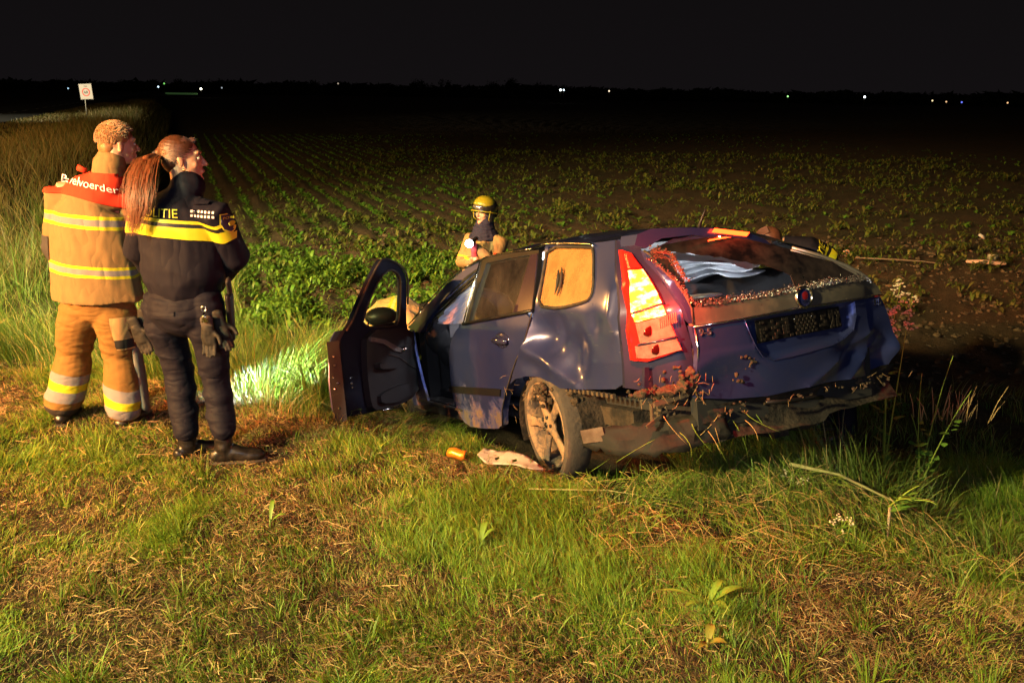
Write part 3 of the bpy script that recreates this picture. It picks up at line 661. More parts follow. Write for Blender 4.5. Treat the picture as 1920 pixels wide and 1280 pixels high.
for key, t_ in (('txtl', '9-5'), ('txtr', '9-5')):
    tx, tz = D[key][0]; V, F = text_vf(t_, .050, .003)
    V = [(tx - .045 + p[0], ytail(tx - .045 + p[0], tz) - .006 - tdent(tx, tz) - p[2], tz - .018 + p[1]) for p in V]
    mobj('lettering', V, F, simple('letter_chrome', (.30, .28, .30), .25, .9, bstr=0) if key == 'txtl' else bpy.data.materials['letter_chrome'], hp, False)
# corner post behind which the lamp sits, and hatch side frame
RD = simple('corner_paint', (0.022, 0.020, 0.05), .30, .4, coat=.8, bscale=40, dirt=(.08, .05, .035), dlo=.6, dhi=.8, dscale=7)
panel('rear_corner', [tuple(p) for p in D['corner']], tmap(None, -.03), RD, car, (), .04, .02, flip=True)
panel('hatch_side_frame', [tuple(p) for p in D['hframe']], tmap(None, .012), P_, hp, (), .03, .03, flip=True)
bead('hatch_seal', [tuple(p) for p in D['hframe'][:6]], tmap(None, .012), .006, RUB, hp, False, dpt=0)
bead('hatch_gap_edge', [(-.60, .90), (-.592, .80), (-.60, .70), (-.618, .60), (-.60, .56)], tmap(None, .0), .006, CHR, hp, False, dpt=0)
GLT = dusty_glass('tinted_rear_glass', (0.16, 0.14, 0.17), (0.10, 0.06, 0.05), .4, .8, .02, .30, 6, 1.5)
# rear glass: what is left of it round a jagged hole
hole = jag([tuple(p) for p in D['hole']], .008, 5)
cg = panel('rear_window', [tuple(p) for p in D['cglass']], tmap(None, .002), GLT, hp, [hole], .06, .005, flip=True)
# crumbled safety glass along the lower edge and up the left side
SG = simple('crumbled_glass', (0.55, 0.6, 0.6), .12, 0, noise=.3, bstr=0, spec=1.0)
SGd = simple('crumbled_glass_dark', (0.05, 0.04, 0.04), .25, 0, noise=.6, nscale=60, bstr=0, spec=1.0)
def crumbs(name, path, n, spread, size, mat, seed):
    r_ = random.Random(seed); P = []
    for i in range(n):
        t = r_.random() * (len(path) - 1); k = int(t); t -= k; a = path[k]; b = path[k + 1]
        x_ = a[0] + (b[0] - a[0]) * t + r_.gauss(0, spread * .4); z_ = a[1] + (b[1] - a[1]) * t + abs(r_.gauss(0, spread)) * 1.0
        s_ = size * r_.uniform(.5, 1.5)
        rt_ = Matrix.Rotation(r_.random() * 6, 3, 'X') @ Matrix.Rotation(r_.random() * 6, 3, 'Z')
        P.append(box_vf((x_, ytail(x_, z_) - .012 - abs(r_.gauss(0, .012)), z_), (s_, s_ * .8, s_ * .6), rt_))
    V, F = join(P); o = mobj(name, V, F, mat, hp, False); tag(o, kind='stuff'); return o
edge = [(-.60, 1.003), (-.40, 1.008), (-.045, 1.022), (.15, 1.028), (.32, 1.036), (.60, 1.03)]
crumbs('glass_crumbs', edge[1:5], 300, .010, .0034, SG, 1); crumbs('glass_crumbs', edge, 1700, .014, .0044, SGd, 2)
crumbs('glass_crumbs', [(-.69, 1.25), (-.64, 1.12), (-.61, 1.02)], 300, .010, .0055, SGd, 3)
crumbs('glass_crumbs', [(-.66, 1.28), (-.58, 1.26), (-.60, 1.12)], 300, .012, .0065, simple('mud_crumb', (.07, .035, .025), .9), 4)
V, F = tube_vf([(.10, -1.06, 1.035), (.09, -1.05, 1.075), (.11, -1.02, 1.10)], [(.022, .03), (.028, .03), (.02, .02)], 12, True, True); V2, F2 = tube_vf([(.05, -1.07, 1.03), (.02, -1.075, 1.02)], [.014, .018], 8, True, True)
V, F = join([(V, F), (V2, F2)]); mobj('wiper_motor', V, F, BLK, hp)
# metal edge of the window frame on the far right, and pale side trims
bead('window_edge', [(.15, 1.24), (.31, 1.185), (.46, 1.12), (.56, 1.07), (.63, 1.03), (.62, 1.01)], tmap(None, .010), .009, simple('torn_metal', (.35, .32, .30), .3, .8, bscale=80, bstr=.5), hp, False, dpt=0)

# spoiler with the high brake light
sp = [tuple(p) for p in D['spoiler']]
def spmap(x_, z_, dp): return (x_, -.80 - .06 * (1 - (x_ / .75) ** 2) + dp + max(0, x_ - .0) * .1, z_)
spo = panel('spoiler', sp, spmap, P_, car, (), .03, .14, flip=True)
bl = [tuple(p) for p in D['blight']]
BR = emis('brake_light_lit', (1.0, 0.040, 0.005), 13)
panel('brake_light', bl, lambda u, v, dp: (u, -.872 + dp + u * 0.0, v), BR, spo, (), .05, .006, flip=True)
# rear lamp
LR = tmap(None, .020)
m, N, L, B = newmat('flare_glow_housing'); B.inputs['Base Color'].default_value = (.30, .01, .008, 1); B.inputs['Roughness'].default_value = .15; B.inputs['Coat Weight'].default_value = 1
B.inputs['Emission Color'].default_value = (1, .02, .006, 1); L.new(mth(N, L, 'MULTIPLY_ADD', nz(N, L, 13, 4), 3.0, -1.15), B.inputs['Emission Strength']); GRH = m  # lens flare round the lamp put into the panel as red emission
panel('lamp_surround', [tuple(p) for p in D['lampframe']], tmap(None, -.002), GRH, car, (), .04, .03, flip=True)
m, N, L, B = newmat('lit_lens')
vo = N.new('ShaderNodeTexVoronoi'); vo.inputs['Scale'].default_value = 34; tc = N.new('ShaderNodeTexCoord'); L.new(tc.outputs['Object'], vo.inputs['Vector'])
wv = nz(N, L, 17, 3, stretch=(1, 1, 1.8))
f_ = ramp(N, L, wv, .43, .60)
L.new(mix(N, L, f_, (1.0, 0.15, 0.003), (1.0, 0.58, 0.22)), B.inputs['Emission Color'])
L.new(mth(N, L, 'MULTIPLY_ADD', f_, 6.0, 1.8), B.inputs['Emission Strength'])
B.inputs['Base Color'].default_value = (.8, .25, .05, 1); B.inputs['Roughness'].default_value = .15; LIT = m
RL = simple('red_lens', (0.30, 0.012, 0.010), .12, coat=1, bstr=.15, bscale=90)
CL = simple('clear_lens', (0.30, 0.14, 0.12), .10, .35, noise=.75, nscale=26, coat=1, bstr=.6, bscale=70)
lamp_o = thing('tail_light', None, None); lamp_o.parent = car; lamp_o.name = 'tail_light'
panel('brake_lens', [tuple(p) for p in D['lamp1']], LR, LIT, lamp_o, (), .03, .02, flip=True)
panel('brake_lens', [tuple(p) for p in D['lamp2']], LR, LIT, lamp_o, (), .03, .02, flip=True)
panel('reversing_lens', [tuple(p) for p in D['lamp3']], LR, CL, lamp_o, (), .03, .02, flip=True)
panel('fog_lens', [tuple(p) for p in D['lamp4']], LR, CL, lamp_o, (), .03, .02, flip=True)
panel('lens_tip', [tuple(p) for p in D['lamptip']], LR, RL, lamp_o, (), .03, .02, flip=True)
for a_, b_ in (((-.835, .995), (-.715, 1.032)), ((-.825, .840), (-.685, .868))): V, F = tube_vf([LR(*a_, -.003), LR((a_[0] + b_[0]) / 2, (a_[1] + b_[1]) / 2, -.003), LR(*b_, -.003)], .006, 6); mobj('lens_rib', V, F, RD, lamp_o)
RDK = simple('dark_red_lens', (0.022, 0.004, 0.004), .15, coat=1, bstr=.2, bscale=60)
for (cx_, cz_, w_) in ((-.765, .905, .038), (-.745, .815, .035)):
    V, F = ell_vf(LR(cx_ - .01, cz_, .0), (w_ * 1.15, .006, .024), Matrix.Rotation(-.25, 3, 'Y'), 16, 8); mobj('reflector_bowl', V, F, RDK, lamp_o)
for k in range(9): 
    x_ = -.755 + .007 * k; V, F = box_vf(LR(x_ + .012, .938 + .003 * k, -.003), (.003, .006, .05)); mobj('lens_flute', V, F, CL, lamp_o, False)
def clamp_light(name, loc, e, c, size=.05):
    d = bpy.data.lights.new(name, 'POINT'); d.energy = e; d.color = c; d.shadow_soft_size = size
    o = bpy.data.objects.new(name, d); COL.objects.link(o); o.parent = car; o.location = loc
clamp_light('tail_light_glow', (-.86, -1.13, 1.06), 80, (1, .025, .008), .008)
clamp_light('right_tail_light_glow', (1.06, -.92, .74), 7, (1, .03, .010), .01)
clamp_light('roof_brake_light_glow', (-.17, -.86, 1.43), 14, (1, .04, .010), .006)
#clamp_light('high_brake_light_glow', (-.17, -.93, 1.365), 12, (1, .04, .012), .008)

# ---- cabin
V, F = join([box_vf((0, .80, .34), (1.36, 2.6, .05)), box_vf((0, 2.22, .5), (1.5, .05, .6)), box_vf((0, -.35, .50), (1.3, .9, .05)), box_vf((0, -1.0, .60), (1.2, .05, .4)), box_vf((.70, .5, .85), (.04, 2.4, .56))]); mobj('floor_pan', V, F, DARK, car, False)
b = Blob().tube([(-.68, 1.95, .80), (-.2, 1.93, .82), (.3, 1.93, .82), (.68, 1.95, .80)], [(.14, .15)] * 4).tube([(-.62, 1.90, .66), (.62, 1.90, .66)], [(.12, .12)] * 2).tube([(-.38, 1.88, .88), (-.38, 1.75, .90)], [(.10, .13)] * 2)
dash = b.build('dashboard', DARK, car, .02, 3)
SWG = simple('switchgear', (.08, .07, .07), .4)
for c9, s9 in (((-.60, 1.80, .72), (.05, .01, .03)), ((-.50, 1.79, .86), (.05, .01, .05)), ((-.63, 1.82, .84), (.08, .02, .10))): V, F = box_vf(c9, s9); mobj('switch_panel', V, F, SWG, dash, False)
for w_ in (-.66, -.58): V, F = lathe_at([(0, .034), (.008, .034), (.010, .027)], (w_, 1.79, .72), 16); mobj('vent_ring', V, F, CHR, dash)
pts = [( -.37 + .18 * math.cos(a), 1.52 + .07 * math.sin(a), .87 + .17 * math.sin(a)) for a in np.linspace(0, 2 * math.pi, 25)]
V, F = tube_vf(pts, .015, 8); sw = mobj('steering_wheel', V, F, RUB, car)
V, F = join([ell_vf((-.37, 1.54, .86), (.075, .04, .07)), box_vf((-.37, 1.53, .86), (.32, .02, .03)), tube_vf([(-.37, 1.56, .85), (-.37, 1.85, .75)], .035, 8)]); mobj('hub', V, F, DARK, sw)
SEAT = simple('grey_seat_cloth', (0.045, 0.043, 0.048), .9, bscale=150, bstr=.3)
for sx in (-.38, .38):
    t = thing('front_seat', None, None); t.parent = car
    Blob().tube([(sx - .16, 1.0, .48), (sx + .16, 1.0, .48)], [(.26, .10)] * 2).tube([(sx - .15, 1.3, .48), (sx + .15, 1.3, .48)], [(.12, .09)] * 2).build('seat', SEAT, t, .02, 4)
    Blob().tube([(sx, .78, .52), (sx, .70, .8), (sx, .60, 1.02)], [(.23, .08), (.23, .08), (.19, .06)]).build('backrest', SEAT, t, .02, 4)
    Blob().tube([(sx - .08, .57, 1.16), (sx + .08, .57, 1.16)], [(.05, .08)] * 2).build('headrest', SEAT, t, .015, 3)
t = thing('rear_seat', None, None); t.parent = car
Blob().tube([(-.6, .20, .46), (.6, .20, .46)], [(.25, .10)] * 2).build('seat', SEAT, t, .025, 4)
Blob().tube([(-.58, -.12, .72), (.58, -.12, .72)], [(.08, .24)] * 2).build('backrest', SEAT, t, .025, 4)
# inflated curtain airbag along the far side, pleated white cloth
BAG = simple('white_airbag_cloth', (0.74, 0.74, 0.78), .8, noise=.05, bscale=90, bstr=.35)
V = []; F = []; NA, NB = 110, 46
for i in range(NA + 1):
    for k in range(NB + 1):
        u = i / NA; v = k / NB; y_ = -.25 + 2.05 * u; top = 1.30 - .12 * max(0, (u - .72)) / .28; z_ = top - (float(np.interp(y_, [-.25, .9, 1.3], [.19, .24, .40])) + .02 * math.sin(u * 23)) * v
        x_ = .60 + .035 * math.sin(v * 34 + u * 9 + 1.6 * math.sin(u * 7)) * (.35 + v) + .02 * math.sin(u * 40 + v * 6) - .05 * math.sin(v * math.pi)
        V.append((x_, y_, z_))
for i in range(NA):
    for k in range(NB): a = i * (NB + 1) + k; F.append((a, a + 1, a + NB + 2, a + NB + 1))
mobj('curtain_airbag', V, F, BAG, car)
BT, N, L, B = newmat('thin_airbag_cloth'); B.inputs['Base Color'].default_value = (.78, .78, .84, 1); B.inputs['Roughness'].default_value = .8; bump(N, L, B, nz(N, L, 14, 3, stretch=(1, .35, 2.4)), .7, .03)
tn_ = N.new('ShaderNodeBsdfTranslucent'); tn_.inputs[0].default_value = (.8, .8, .88, 1); ms_ = N.new('ShaderNodeMixShader'); ms_.inputs[0].default_value = .5; L.new(B.outputs[0], ms_.inputs[1]); L.new(tn_.outputs[0], ms_.inputs[2]); L.new(ms_.outputs[0], N['Material Output'].inputs[0])
def bagmap(y, z, dp):
    f = abs(math.sin((z * 1.0 + y * .34) * 62 + 1.5 * math.sin(y * 9))); return (-(halfw(y, z) - .085 - .030 * (1 - f ** .6)) + dp, y, z)
panel('curtain_airbag', [tuple(p) for p in D['lbag1']], bagmap, BT, car, (), .007, .003, sharp=80)
panel('curtain_airbag', jag([tuple(p) for p in D['lbag2']], .004, 3, .02), bagmap, BT, car, (), .007, .003, sharp=80)
# deflated bag hanging from the rear of the roof lining, seen through the broken back window
V = []; F = []
for i in range(31):
    for k in range(13):
        u = i / 30; v = k / 12; V.append((-.62 + 1.12 * u, -.45 - .12 * v + .02 * math.sin(u * 17), 1.30 - .10 * u - (.055 + .02 * math.sin(u * 11)) * v + .012 * math.sin(v * 9 + u * 20)))
for i in range(30):
    for k in range(12): a = i * 13 + k; F.append((a, a + 1, a + 14, a + 13))
mobj('hanging_headlining', V, F, CREAM, car)
V, F = box_vf((-.45, -.80, 1.00), (.26, .14, .015)); mobj('parcel_shelf_piece', V, F, CREAM, car, False)
V, F = ell_vf((-.30, -.72, 1.03), (.15, .10, .012)); mobj('torn_liner', V, F, CREAM, car)
clamp_light('cabin_light', (-.10, 1.1, 1.20), 42, (.88, .92, 1.0), .05)
clamp_light('boot_light', (.15, .05, 1.27), 5, (.80, .92, 1.0), .02)
V, F = box_vf((-.42, .62, 1.02), (.10, .01, .02)); 
V, F = box_vf((-.30, 1.30, .91), (.12, .12, .02)); mobj('dashboard_lamp', V, F, emis('amber_lamp', (1, .42, .05), 5), car, False)

# ---- open front door
th = R(46); dd = Vector((-math.sin(th), -math.cos(th), 0)); nn = Vector((dd.y, -dd.x, 0)); Hd = Vector((-.865, 2.1, 0))
def dmap(off):
    def f(u, v, dp):
        bow = .020 * (1 - ((v - .65) / .45) ** 2) + (-.06 * (v - .95) / .45 if v > .95 else 0)
        p = Hd + dd * u + nn * (off + dp + bow); return (p.x, p.y, v)
    return f
dp_ = [tuple(p) for p in D['door']]; dg_ = [tuple(p) for p in D['dglass']]
low_ = [p_ for p_ in chaikin(dp_) if p_[1] < .97]
fd = panel('front_door', dp_, dmap(0.0), simple('door_inner_paint', (0.0028, 0.004, 0.012), .65, .0, coat=0, spec=.1, bstr=.05, dirt=(.008, .007, .008), dlo=.65, dhi=.85), car, [chaikin(dg_)], .05, .028, smooth_poly=1)
panel('door_shell', low_, dmap(.030), fd.data.materials[0], fd, (), .08, .045)
panel('door_skin', [(u * .995, v) for u, v in dp_ if v < 1.0] , dmap(.078), P_, fd, (), .06, .01, smooth_poly=1)
panel('window_pane', dg_, dmap(.012), dusty_glass('door_glass', (0.80, 0.88, 0.78), (.10, .11, .09), .3, .8, .01, .06, 5, 1.08), fd, (), .1, .004)
bead('window_seal', chaikin(dg_), dmap(.0), .008, RUB, fd)
bead('frame_seal', [p for p in chaikin(dp_) if p[1] > .95], dmap(-.008), .008, RUB, fd, False)
ip = panel('inner_panel', [tuple(p) for p in D['dpanel']], dmap(-.045), simple('door_card', (0.0085, 0.0085, 0.0095), .8, bscale=160, bstr=.2, dirt=(.022, .018, .014), dlo=.55, dhi=.8, dscale=4), fd, (), .06, .045, smooth_poly=1)
panel('pull_strip', [tuple(p) for p in D['dpull']], dmap(-.062), simple('grey_leather', (.07, .065, .06), .6, bstr=.2), ip, (), .06, .02)
panel('armrest', [tuple(p) for p in D['darm']], dmap(-.095), bpy.data.materials['door_card'], ip, (), .06, .05, smooth_poly=1)
V, F = ell_vf(dmap(-.075)(.30, .745, 0), (.03, .03, .022)); mobj('inner_handle', V, F, CHR, ip)
pk = [(.10, .40), (.45, .365), (.74, .40), (.74, .47), (.42, .49), (.16, .47)]
panel('door_pocket', pk, dmap(-.075), bpy.data.materials['door_card'], ip, (), .08, .03, smooth_poly=1)
bead('panel_crease', [(.05, .56), (.16, .60), (.34, .69), (.50, .73)], dmap(-.050), .006, RUB, ip, False, dpt=0)
bead('bright_sill_edge', [(.42, .328), (.56, .336), (.70, .350)], dmap(-.055), .007, CHR, ip, False, dpt=0)
# shut face with lock and screws
V = []; 
for v_ in (.36, .90):
    for of in (-.02, .075): p = Hd + dd * 1.165 + nn * of; V.append((p.x, p.y, v_))
mobj('shut_face', V, [(0, 1, 3, 2)], fd.data.materials[0], fd, False)
for v_, of in ((.62, .02), (.58, .05), (.66, .05), (.74, .03), (.80, .03), (.45, .03)):
    p = Hd + dd * 1.168 + nn * of; V, F = ell_vf((p.x, p.y, v_), .010, None, 8, 6); mobj('screw', V, F, CHR, fd)
p = Hd + dd * 1.05 + nn * -.012
for v_ in (.60, .64, .57): V, F = ell_vf((p.x, p.y, v_), (.012, .012, .007), None, 8, 6); mobj('door_lock', V, F, CHR, fd)
V, F = ell_vf(dmap(.17)(.18, 1.0, 0), (.13, .10, .075)); mobj('wing_mirror', V, F, BLK, fd)
V, F = tube_vf([dmap(.02)(.66, .955, 0), dmap(.02)(.66, 1.0, 0)], .006, 6); mobj('lock_pin', V, F, BLK, fd)

# ---- wheels
MUDM = simple('mud_caked_alloy', (0.20, 0.13, 0.08), .8, .1, noise=.5, nscale=18, bscale=35, bstr=.7, bdist=.012, dirt=(0.05, 0.042, 0.04), dlo=.45, dhi=.6, dscale=9)
TYRE = simple('muddy_tyre', (0.040, 0.033, 0.030), .85, noise=.4, nscale=25, bscale=45, bstr=.7, bdist=.008, dirt=(0.085, 0.058, 0.040), dlo=.5, dhi=.7, dscale=8)
def wheel(cy, cz, sx, yaw, camber, name='rear_wheel', shift=0.0, bent=0.0):
    w = thing(name, None, None); w.parent = car; w.location = (sx * (.80 + shift), cy, cz)
    w.rotation_euler = (0, camber, yaw + (math.pi if sx > 0 else 0))
    # axis along x, outside at -x
    V, F = lathe_vf([(-.080, .300), (-.090, .285), (-.090, .268), (-.086, .256), (-.075, .250), (-.04, .240), (.05, .240), (.075, .250), (.088, .272), (.080, .298), (.05, .312), (0, .316), (-.055, .312), (-.080, .300)], 64)
    V = [Vector(p) for p in V]
    if bent:
        for p in V:
            a = math.atan2(p.z, p.y); k = G(abs(((a + math.pi * .72 + math.pi) % (2 * math.pi)) - math.pi), .9)
            p.x += -bent * k * max(0, (math.hypot(p.y, p.z) - .20)) * 5; p.z -= bent * .55 * k
    ty = mobj('tyre', V, F, TYRE, w)
    TB = []
    for i in range(60):
        a = 2 * math.pi * i / 60
        for xx in (-.045, .0, .045):
            TB.append(box_vf((xx, .313 * math.cos(a + xx), .313 * math.sin(a + xx)), (.034, .018, .010), Matrix.Rotation(a + xx - math.pi / 2, 3, 'X')))
    if not bent: V, F = join(TB); mobj('tread', V, F, TYRE, ty, False)
    V, F = lathe_vf([(-.080, .258), (-.090, .254), (-.092, .244), (-.082, .234), (-.04, .224), (.08, .224), (.085, .24)], 56); rim = mobj('rim', V, F, MUDM, w)
    sb = Blob(); sb.add(join([lathe_vf([(-.075, .0), (-.075, .05), (-.068, .062), (-.03, .065), (-.03, .0)], 24)])[0:2] if False else ell_vf((-.055, 0, 0), (.028, .075, .075)))
    for k in range(5):
        a = math.radians(72 * k); d_ = Vector((0, math.cos(a), math.sin(a)))
        sb.tube([d_ * .05 + Vector((-.060, 0, 0)), d_ * .15 + Vector((-.070, 0, 0)), d_ * .238 + Vector((-.080, 0, 0))], [(.018, .034), (.016, .028), (.013, .042)], 10)
    spokes = sb.build('spokes', MUDM, rim, .007, 2)
    for k in range(5):
        a = math.radians(72 * k + 36); V, F = lathe_vf([(-.0845, .0), (-.0845, .010), (-.070, .010)], 10); V = [Vector(p) + Vector((0, math.cos(a) * .048, math.sin(a) * .048)) for p in V]; mobj('bolt_hole', V, F, BLK, spokes)
    V, F = lathe_vf([(-.0865, .0), (-.0865, .017), (-.07, .018)], 14); mobj('centre_bore', V, F, BLK, spokes)
    V, F = lathe_vf([(-.01, .0), (-.01, .135), (.01, .14)], 30); mobj('brake_disc', V, F, UNDER, w)
    return w
hy_, hz_ = D['hub'][1], D['hub'][2]
wheel(hy_ - .005, hz_ - .02, -1, R(-4), R(-3), bent=.07, shift=-.045)
wheel(.05, .35, 1, 0, 0); wheel(2.72, .32, -1, R(8), 0, 'front_wheel', -.02); wheel(2.72, .32, 1, 0, 0, 'front_wheel', -.02)

# ---- underbody, broken rear end
UB = []
for yy, zz, sxx, syy, szz in ((-.35, .42, 1.40, .55, .10), (-.80, .50, 1.30, .12, .16), (.75, .32, 1.36, 1.6, .08), (-.55, .30, .10, .8, .08)): UB.append(box_vf((0, yy, zz), (sxx, syy, szz)))
V, F = join(UB); mobj('underbody', V, F, UNDER, car, False)
Blob().tube([(-.45, .10, .36), (.45, .10, .36)], .05).tube([(-.7, .06, .36), (-.4, .1, .36)], .04).ell((0, .1, .34), (.14, .14, .11)).tube([(.2, -.9, .30), (.25, -.3, .30), (.2, .4, .25)], .04).ell((.25, -.75, .33), (.13, .22, .10)).build('rear_axle', UNDER, car, .018, 3)
# inner arch liner
V = []; F = []
for i in range(21):
    a = math.radians(-25 + 220 * i / 20)
    for xx in (-.845, -.55): V.append((xx, .03 + .375 * math.cos(a), .34 + .315 * math.sin(a) + .0))
for i in range(20): F.append((2 * i, 2 * i + 1, 2 * i + 3, 2 * i + 2))
mobj('arch_liner', V, F, UNDER, car)
V = [(-.55, .45, .2), (-.55, -.45, .2), (-.55, -.45, .7), (-.55, .45, .7)]; mobj('arch_wall', V, [(0, 1, 2, 3)], UNDER, car, False)
TAN = simple('torn_bracket', (0.075, 0.052, 0.037), .6, .4, noise=.5, nscale=20, bscale=60, bstr=.5, dirt=(.05, .035, .025), dlo=.45, dhi=.6)
rr = random.Random(11)
for i in range(8):
    c_ = (-.80 + rr.uniform(0, .30), -.88 - rr.uniform(0, .10), .46 + rr.uniform(0, .11))
    V, F = box_vf(c_, (rr.uniform(.07, .20), .012, rr.uniform(.012, .03)), Matrix.Rotation(rr.uniform(-.5, .6), 3, 'Y') @ Matrix.Rotation(rr.uniform(-.4, .4), 3, 'Z'))
    mobj('bent_strut', V, F, TAN, car, False)
V, F = join([box_vf((-.66, -.90, .47), (.20, .05, .012)), box_vf((-.66, -.90, .50), (.20, .05, .012)), box_vf((-.66, -.90, .53), (.20, .05, .012)), box_vf((-.66, -.88, .50), (.22, .02, .09))] + [box_vf((-.74 + .04 * k, -.905, .50), (.008, .04, .07)) for k in range(5)]); mobj('crash_box', V, F, TAN, car, False)
for (x_, z_, h_) in ((-.72, .66, .16), (-.66, .70, .13), (-.80, .68, .10)):
    V, F = box_vf((x_, -.90, z_), (.025, .02, h_), Matrix.Rotation(rr.uniform(-.2, .2), 3, 'Y')); mobj('bracket', V, F, RD, car, False)
for i in range(11): V, F = box_vf((-.845, -.22 - .045 * i, .575), (.02, .022, .022)); mobj('clip', V, F, TAN, car, False)
# torn bumper skin hanging by the wheel
db = D['dbumper']
top = [(-1.02, -.62, .42), (-.92, -.74, .44), (-.80, -.86, .455), (-.62, -.98, .475), (-.45, -1.05, .50)]
bot = [(-1.02, -.60, .35), (-.94, -.78, .31), (-.80, -.92, .30), (-.62, -1.02, .32), (-.43, -1.06, .35)]
V = []; F = []; nU, nV = 24, 6
for i in range(nU + 1):
    t = i / nU * 4; k = min(3, int(t)); t -= k
    a = Vector(top[k]).lerp(Vector(top[k + 1]), t); c_ = Vector(bot[k]).lerp(Vector(bot[k + 1]), t)
    for j in range(nV + 1):
        s_ = j / nV; p = a.lerp(c_, s_); cr_ = float(vn(i * .45, j * .9, 12)); p.y -= .045 * (cr_ - .5); p.z += .02 * (float(vn(i * .6, 2.2, 4)) - .5) * (1 if j in (0, nV) else .4) + (.03 * (float(vn(i * 1.3, 7.1, 9)) - .5) if j == nV else 0); V.append(p)
for i in range(nU):
    for j in range(nV): a = i * (nV + 1) + j; F.append((a, a + 1, a + nV + 2, a + nV + 1))
bsk = mobj('torn_bumper_skin', V, F, simple('bumper_plastic', (0.005, 0.0045, 0.0045), .75, bscale=50, bstr=.4, dirt=(.020, .015, .011), dlo=.5, dhi=.72, dscale=5), car, True, 22)
md = bsk.modifiers.new('thickness', 'SOLIDIFY'); md.thickness = .006
V = [(-1.035, -.635, .425), (-.95, -.71, .44), (-.945, -.73, .37), (-1.03, -.65, .36)]; mobj('bracket_plate', V, [(0, 1, 2, 3)], TAN, car, False)
# flap of mud-caked bumper under the tailgate
V = []; F = []
for i in range(41):
    x_ = -.58 + 1.38 * i / 40
    for j in range(5):
        V.append((x_, ytail(min(x_, .55), .5) + .02 + .05 * math.sin(j * .9) + .02 * float(vn(x_ * 8, j, 3)), .535 - .045 * j + .02 * float(vn(x_ * 10, j * .7, 6)) - (.03 if x_ < .2 else -.0)))
for i in range(40):
    for j in range(4): a = i * 5 + j; F.append((a, a + 1, a + 6, a + 5))
mobj('lower_bumper', V, F, UNDER, car)
bead('exhaust_lip', [(-.26, .50), (-.12, .485), (0.05, .48), (.12, .47)], lambda u, v, d_: (u, -1.13, v), .010, BLK, car, False)
# clods of mud with straw jammed into the corner
CLOD = simple('mud_clod', (0.036, 0.024, 0.016), .95, noise=.4, nscale=40, bscale=70, bstr=.8, bdist=.01)
rr = random.Random(21); P = []
def clod(c_, s_):
    V, F = ell_vf((0, 0, 0), (s_, s_ * rr.uniform(.6, 1), s_ * rr.uniform(.6, 1)), Matrix.Rotation(rr.random() * 6, 3, 'Z') @ Matrix.Rotation(rr.random() * 6, 3, 'X'), 8, 5)
    k = rr.random() * 50
    V = [p * (.65 + .7 * float(vn(p.x * 3 / s_ + k, p.y * 3 / s_ + p.z * 5 / s_ + k, 2))) + Vector(c_) for p in V]; return V, F
for (c_, r_) in (((-.78, .60), (.08, .035, .022)), ((-.70, .605), (.09, .045, .030)), ((-.64, .63), (.05, .04, .045)), ((-.62, .67), (.025, .03, .05))): P.append(ell_vf((c_[0], ytail(c_[0], .6) + .02, c_[1]), r_))
for i in range(90):
    u = rr.random(); x_ = -.84 + .26 * u; z_ = .60 + rr.gauss(0, .016) + .02 * math.sin(u * 3.1) * 1
    if rr.random() < .35: x_ = -.66 + rr.gauss(0, .04); z_ = .66 + rr.gauss(0, .035)
    P.append(clod((x_, ytail(x_, .6) - .0 + rr.gauss(0, .03), z_), rr.uniform(.005, .015)))
for i in range(34):
    t = rr.random(); P.append(clod((-.36 + .06 * math.sin(t * 7) + rr.gauss(0, .012), ytail(-.36, .6) - .012 - .006, .74 - .15 * t), rr.uniform(.004, .009)))
for i in range(60):
    P.append(clod((-.1 + rr.uniform(-.45, .75), -1.08 + rr.gauss(0, .03), .49 + rr.gauss(0, .012)), rr.uniform(.004, .012)))
for i in range(60):
    a = rr.uniform(.2, 2.6); P.append(clod((-.84 + rr.uniform(0, .1), .03 + .36 * math.cos(a), .34 + .31 * math.sin(a)), rr.uniform(.01, .03)))
for i in range(45):
    P.append(clod((-.87 + rr.gauss(0, .012), hy_ - .05 + rr.gauss(0, .05), hz_ + .18 + rr.gauss(0, .03)), rr.uniform(.006, .02)))
mb = Blob(); mb.p = P
def mud_disp(co):
    return .010 * (vn(co[:, 0] * 70 + co[:, 1] * 40, co[:, 2] * 80, 3) - .45) + .006 * (vn(co[:, 0] * 170, co[:, 2] * 170 + co[:, 1] * 90, 5) - .5)
tag(mb.build('mud_clods', CLOD, car, .0055, 0, mud_disp), kind='stuff')
STR = simple('straw', (0.22, 0.14, 0.07), .8, noise=.4, nscale=6, bstr=0)
P = []
for i in range(80):
    z_ = rr.choice([.60, .63, .56, .66]) + rr.gauss(0, .02); x_ = -.84 + rr.random() * .28
    if i > 45: x_ = rr.uniform(-.5, .75); z_ = .49 + rr.gauss(0, .02)
    if i > 62: x_ = -.90 + rr.gauss(0, .01)
    y_ = (ytail(min(x_, .5), .6) - .02 + rr.gauss(0, .03)) if i <= 62 else rr.uniform(.0, .5)
    if i > 62: z_ = rr.uniform(.25, .62)
    a = rr.uniform(0, 6.28); l_ = rr.uniform(.010, .030); dv = Vector((math.cos(a), rr.uniform(-.5, .3), math.sin(a))) * l_
    c_ = Vector((x_, y_, z_)); P.append(tube_vf([c_ - dv, c_ + Vector((0, 0, rr.uniform(-.01, .01))), c_ + dv], [.0010, .0011, .0007], 4))
V, F = join(P); tag(mobj('caught_straw', V, F, STR, car, False), kind='stuff')

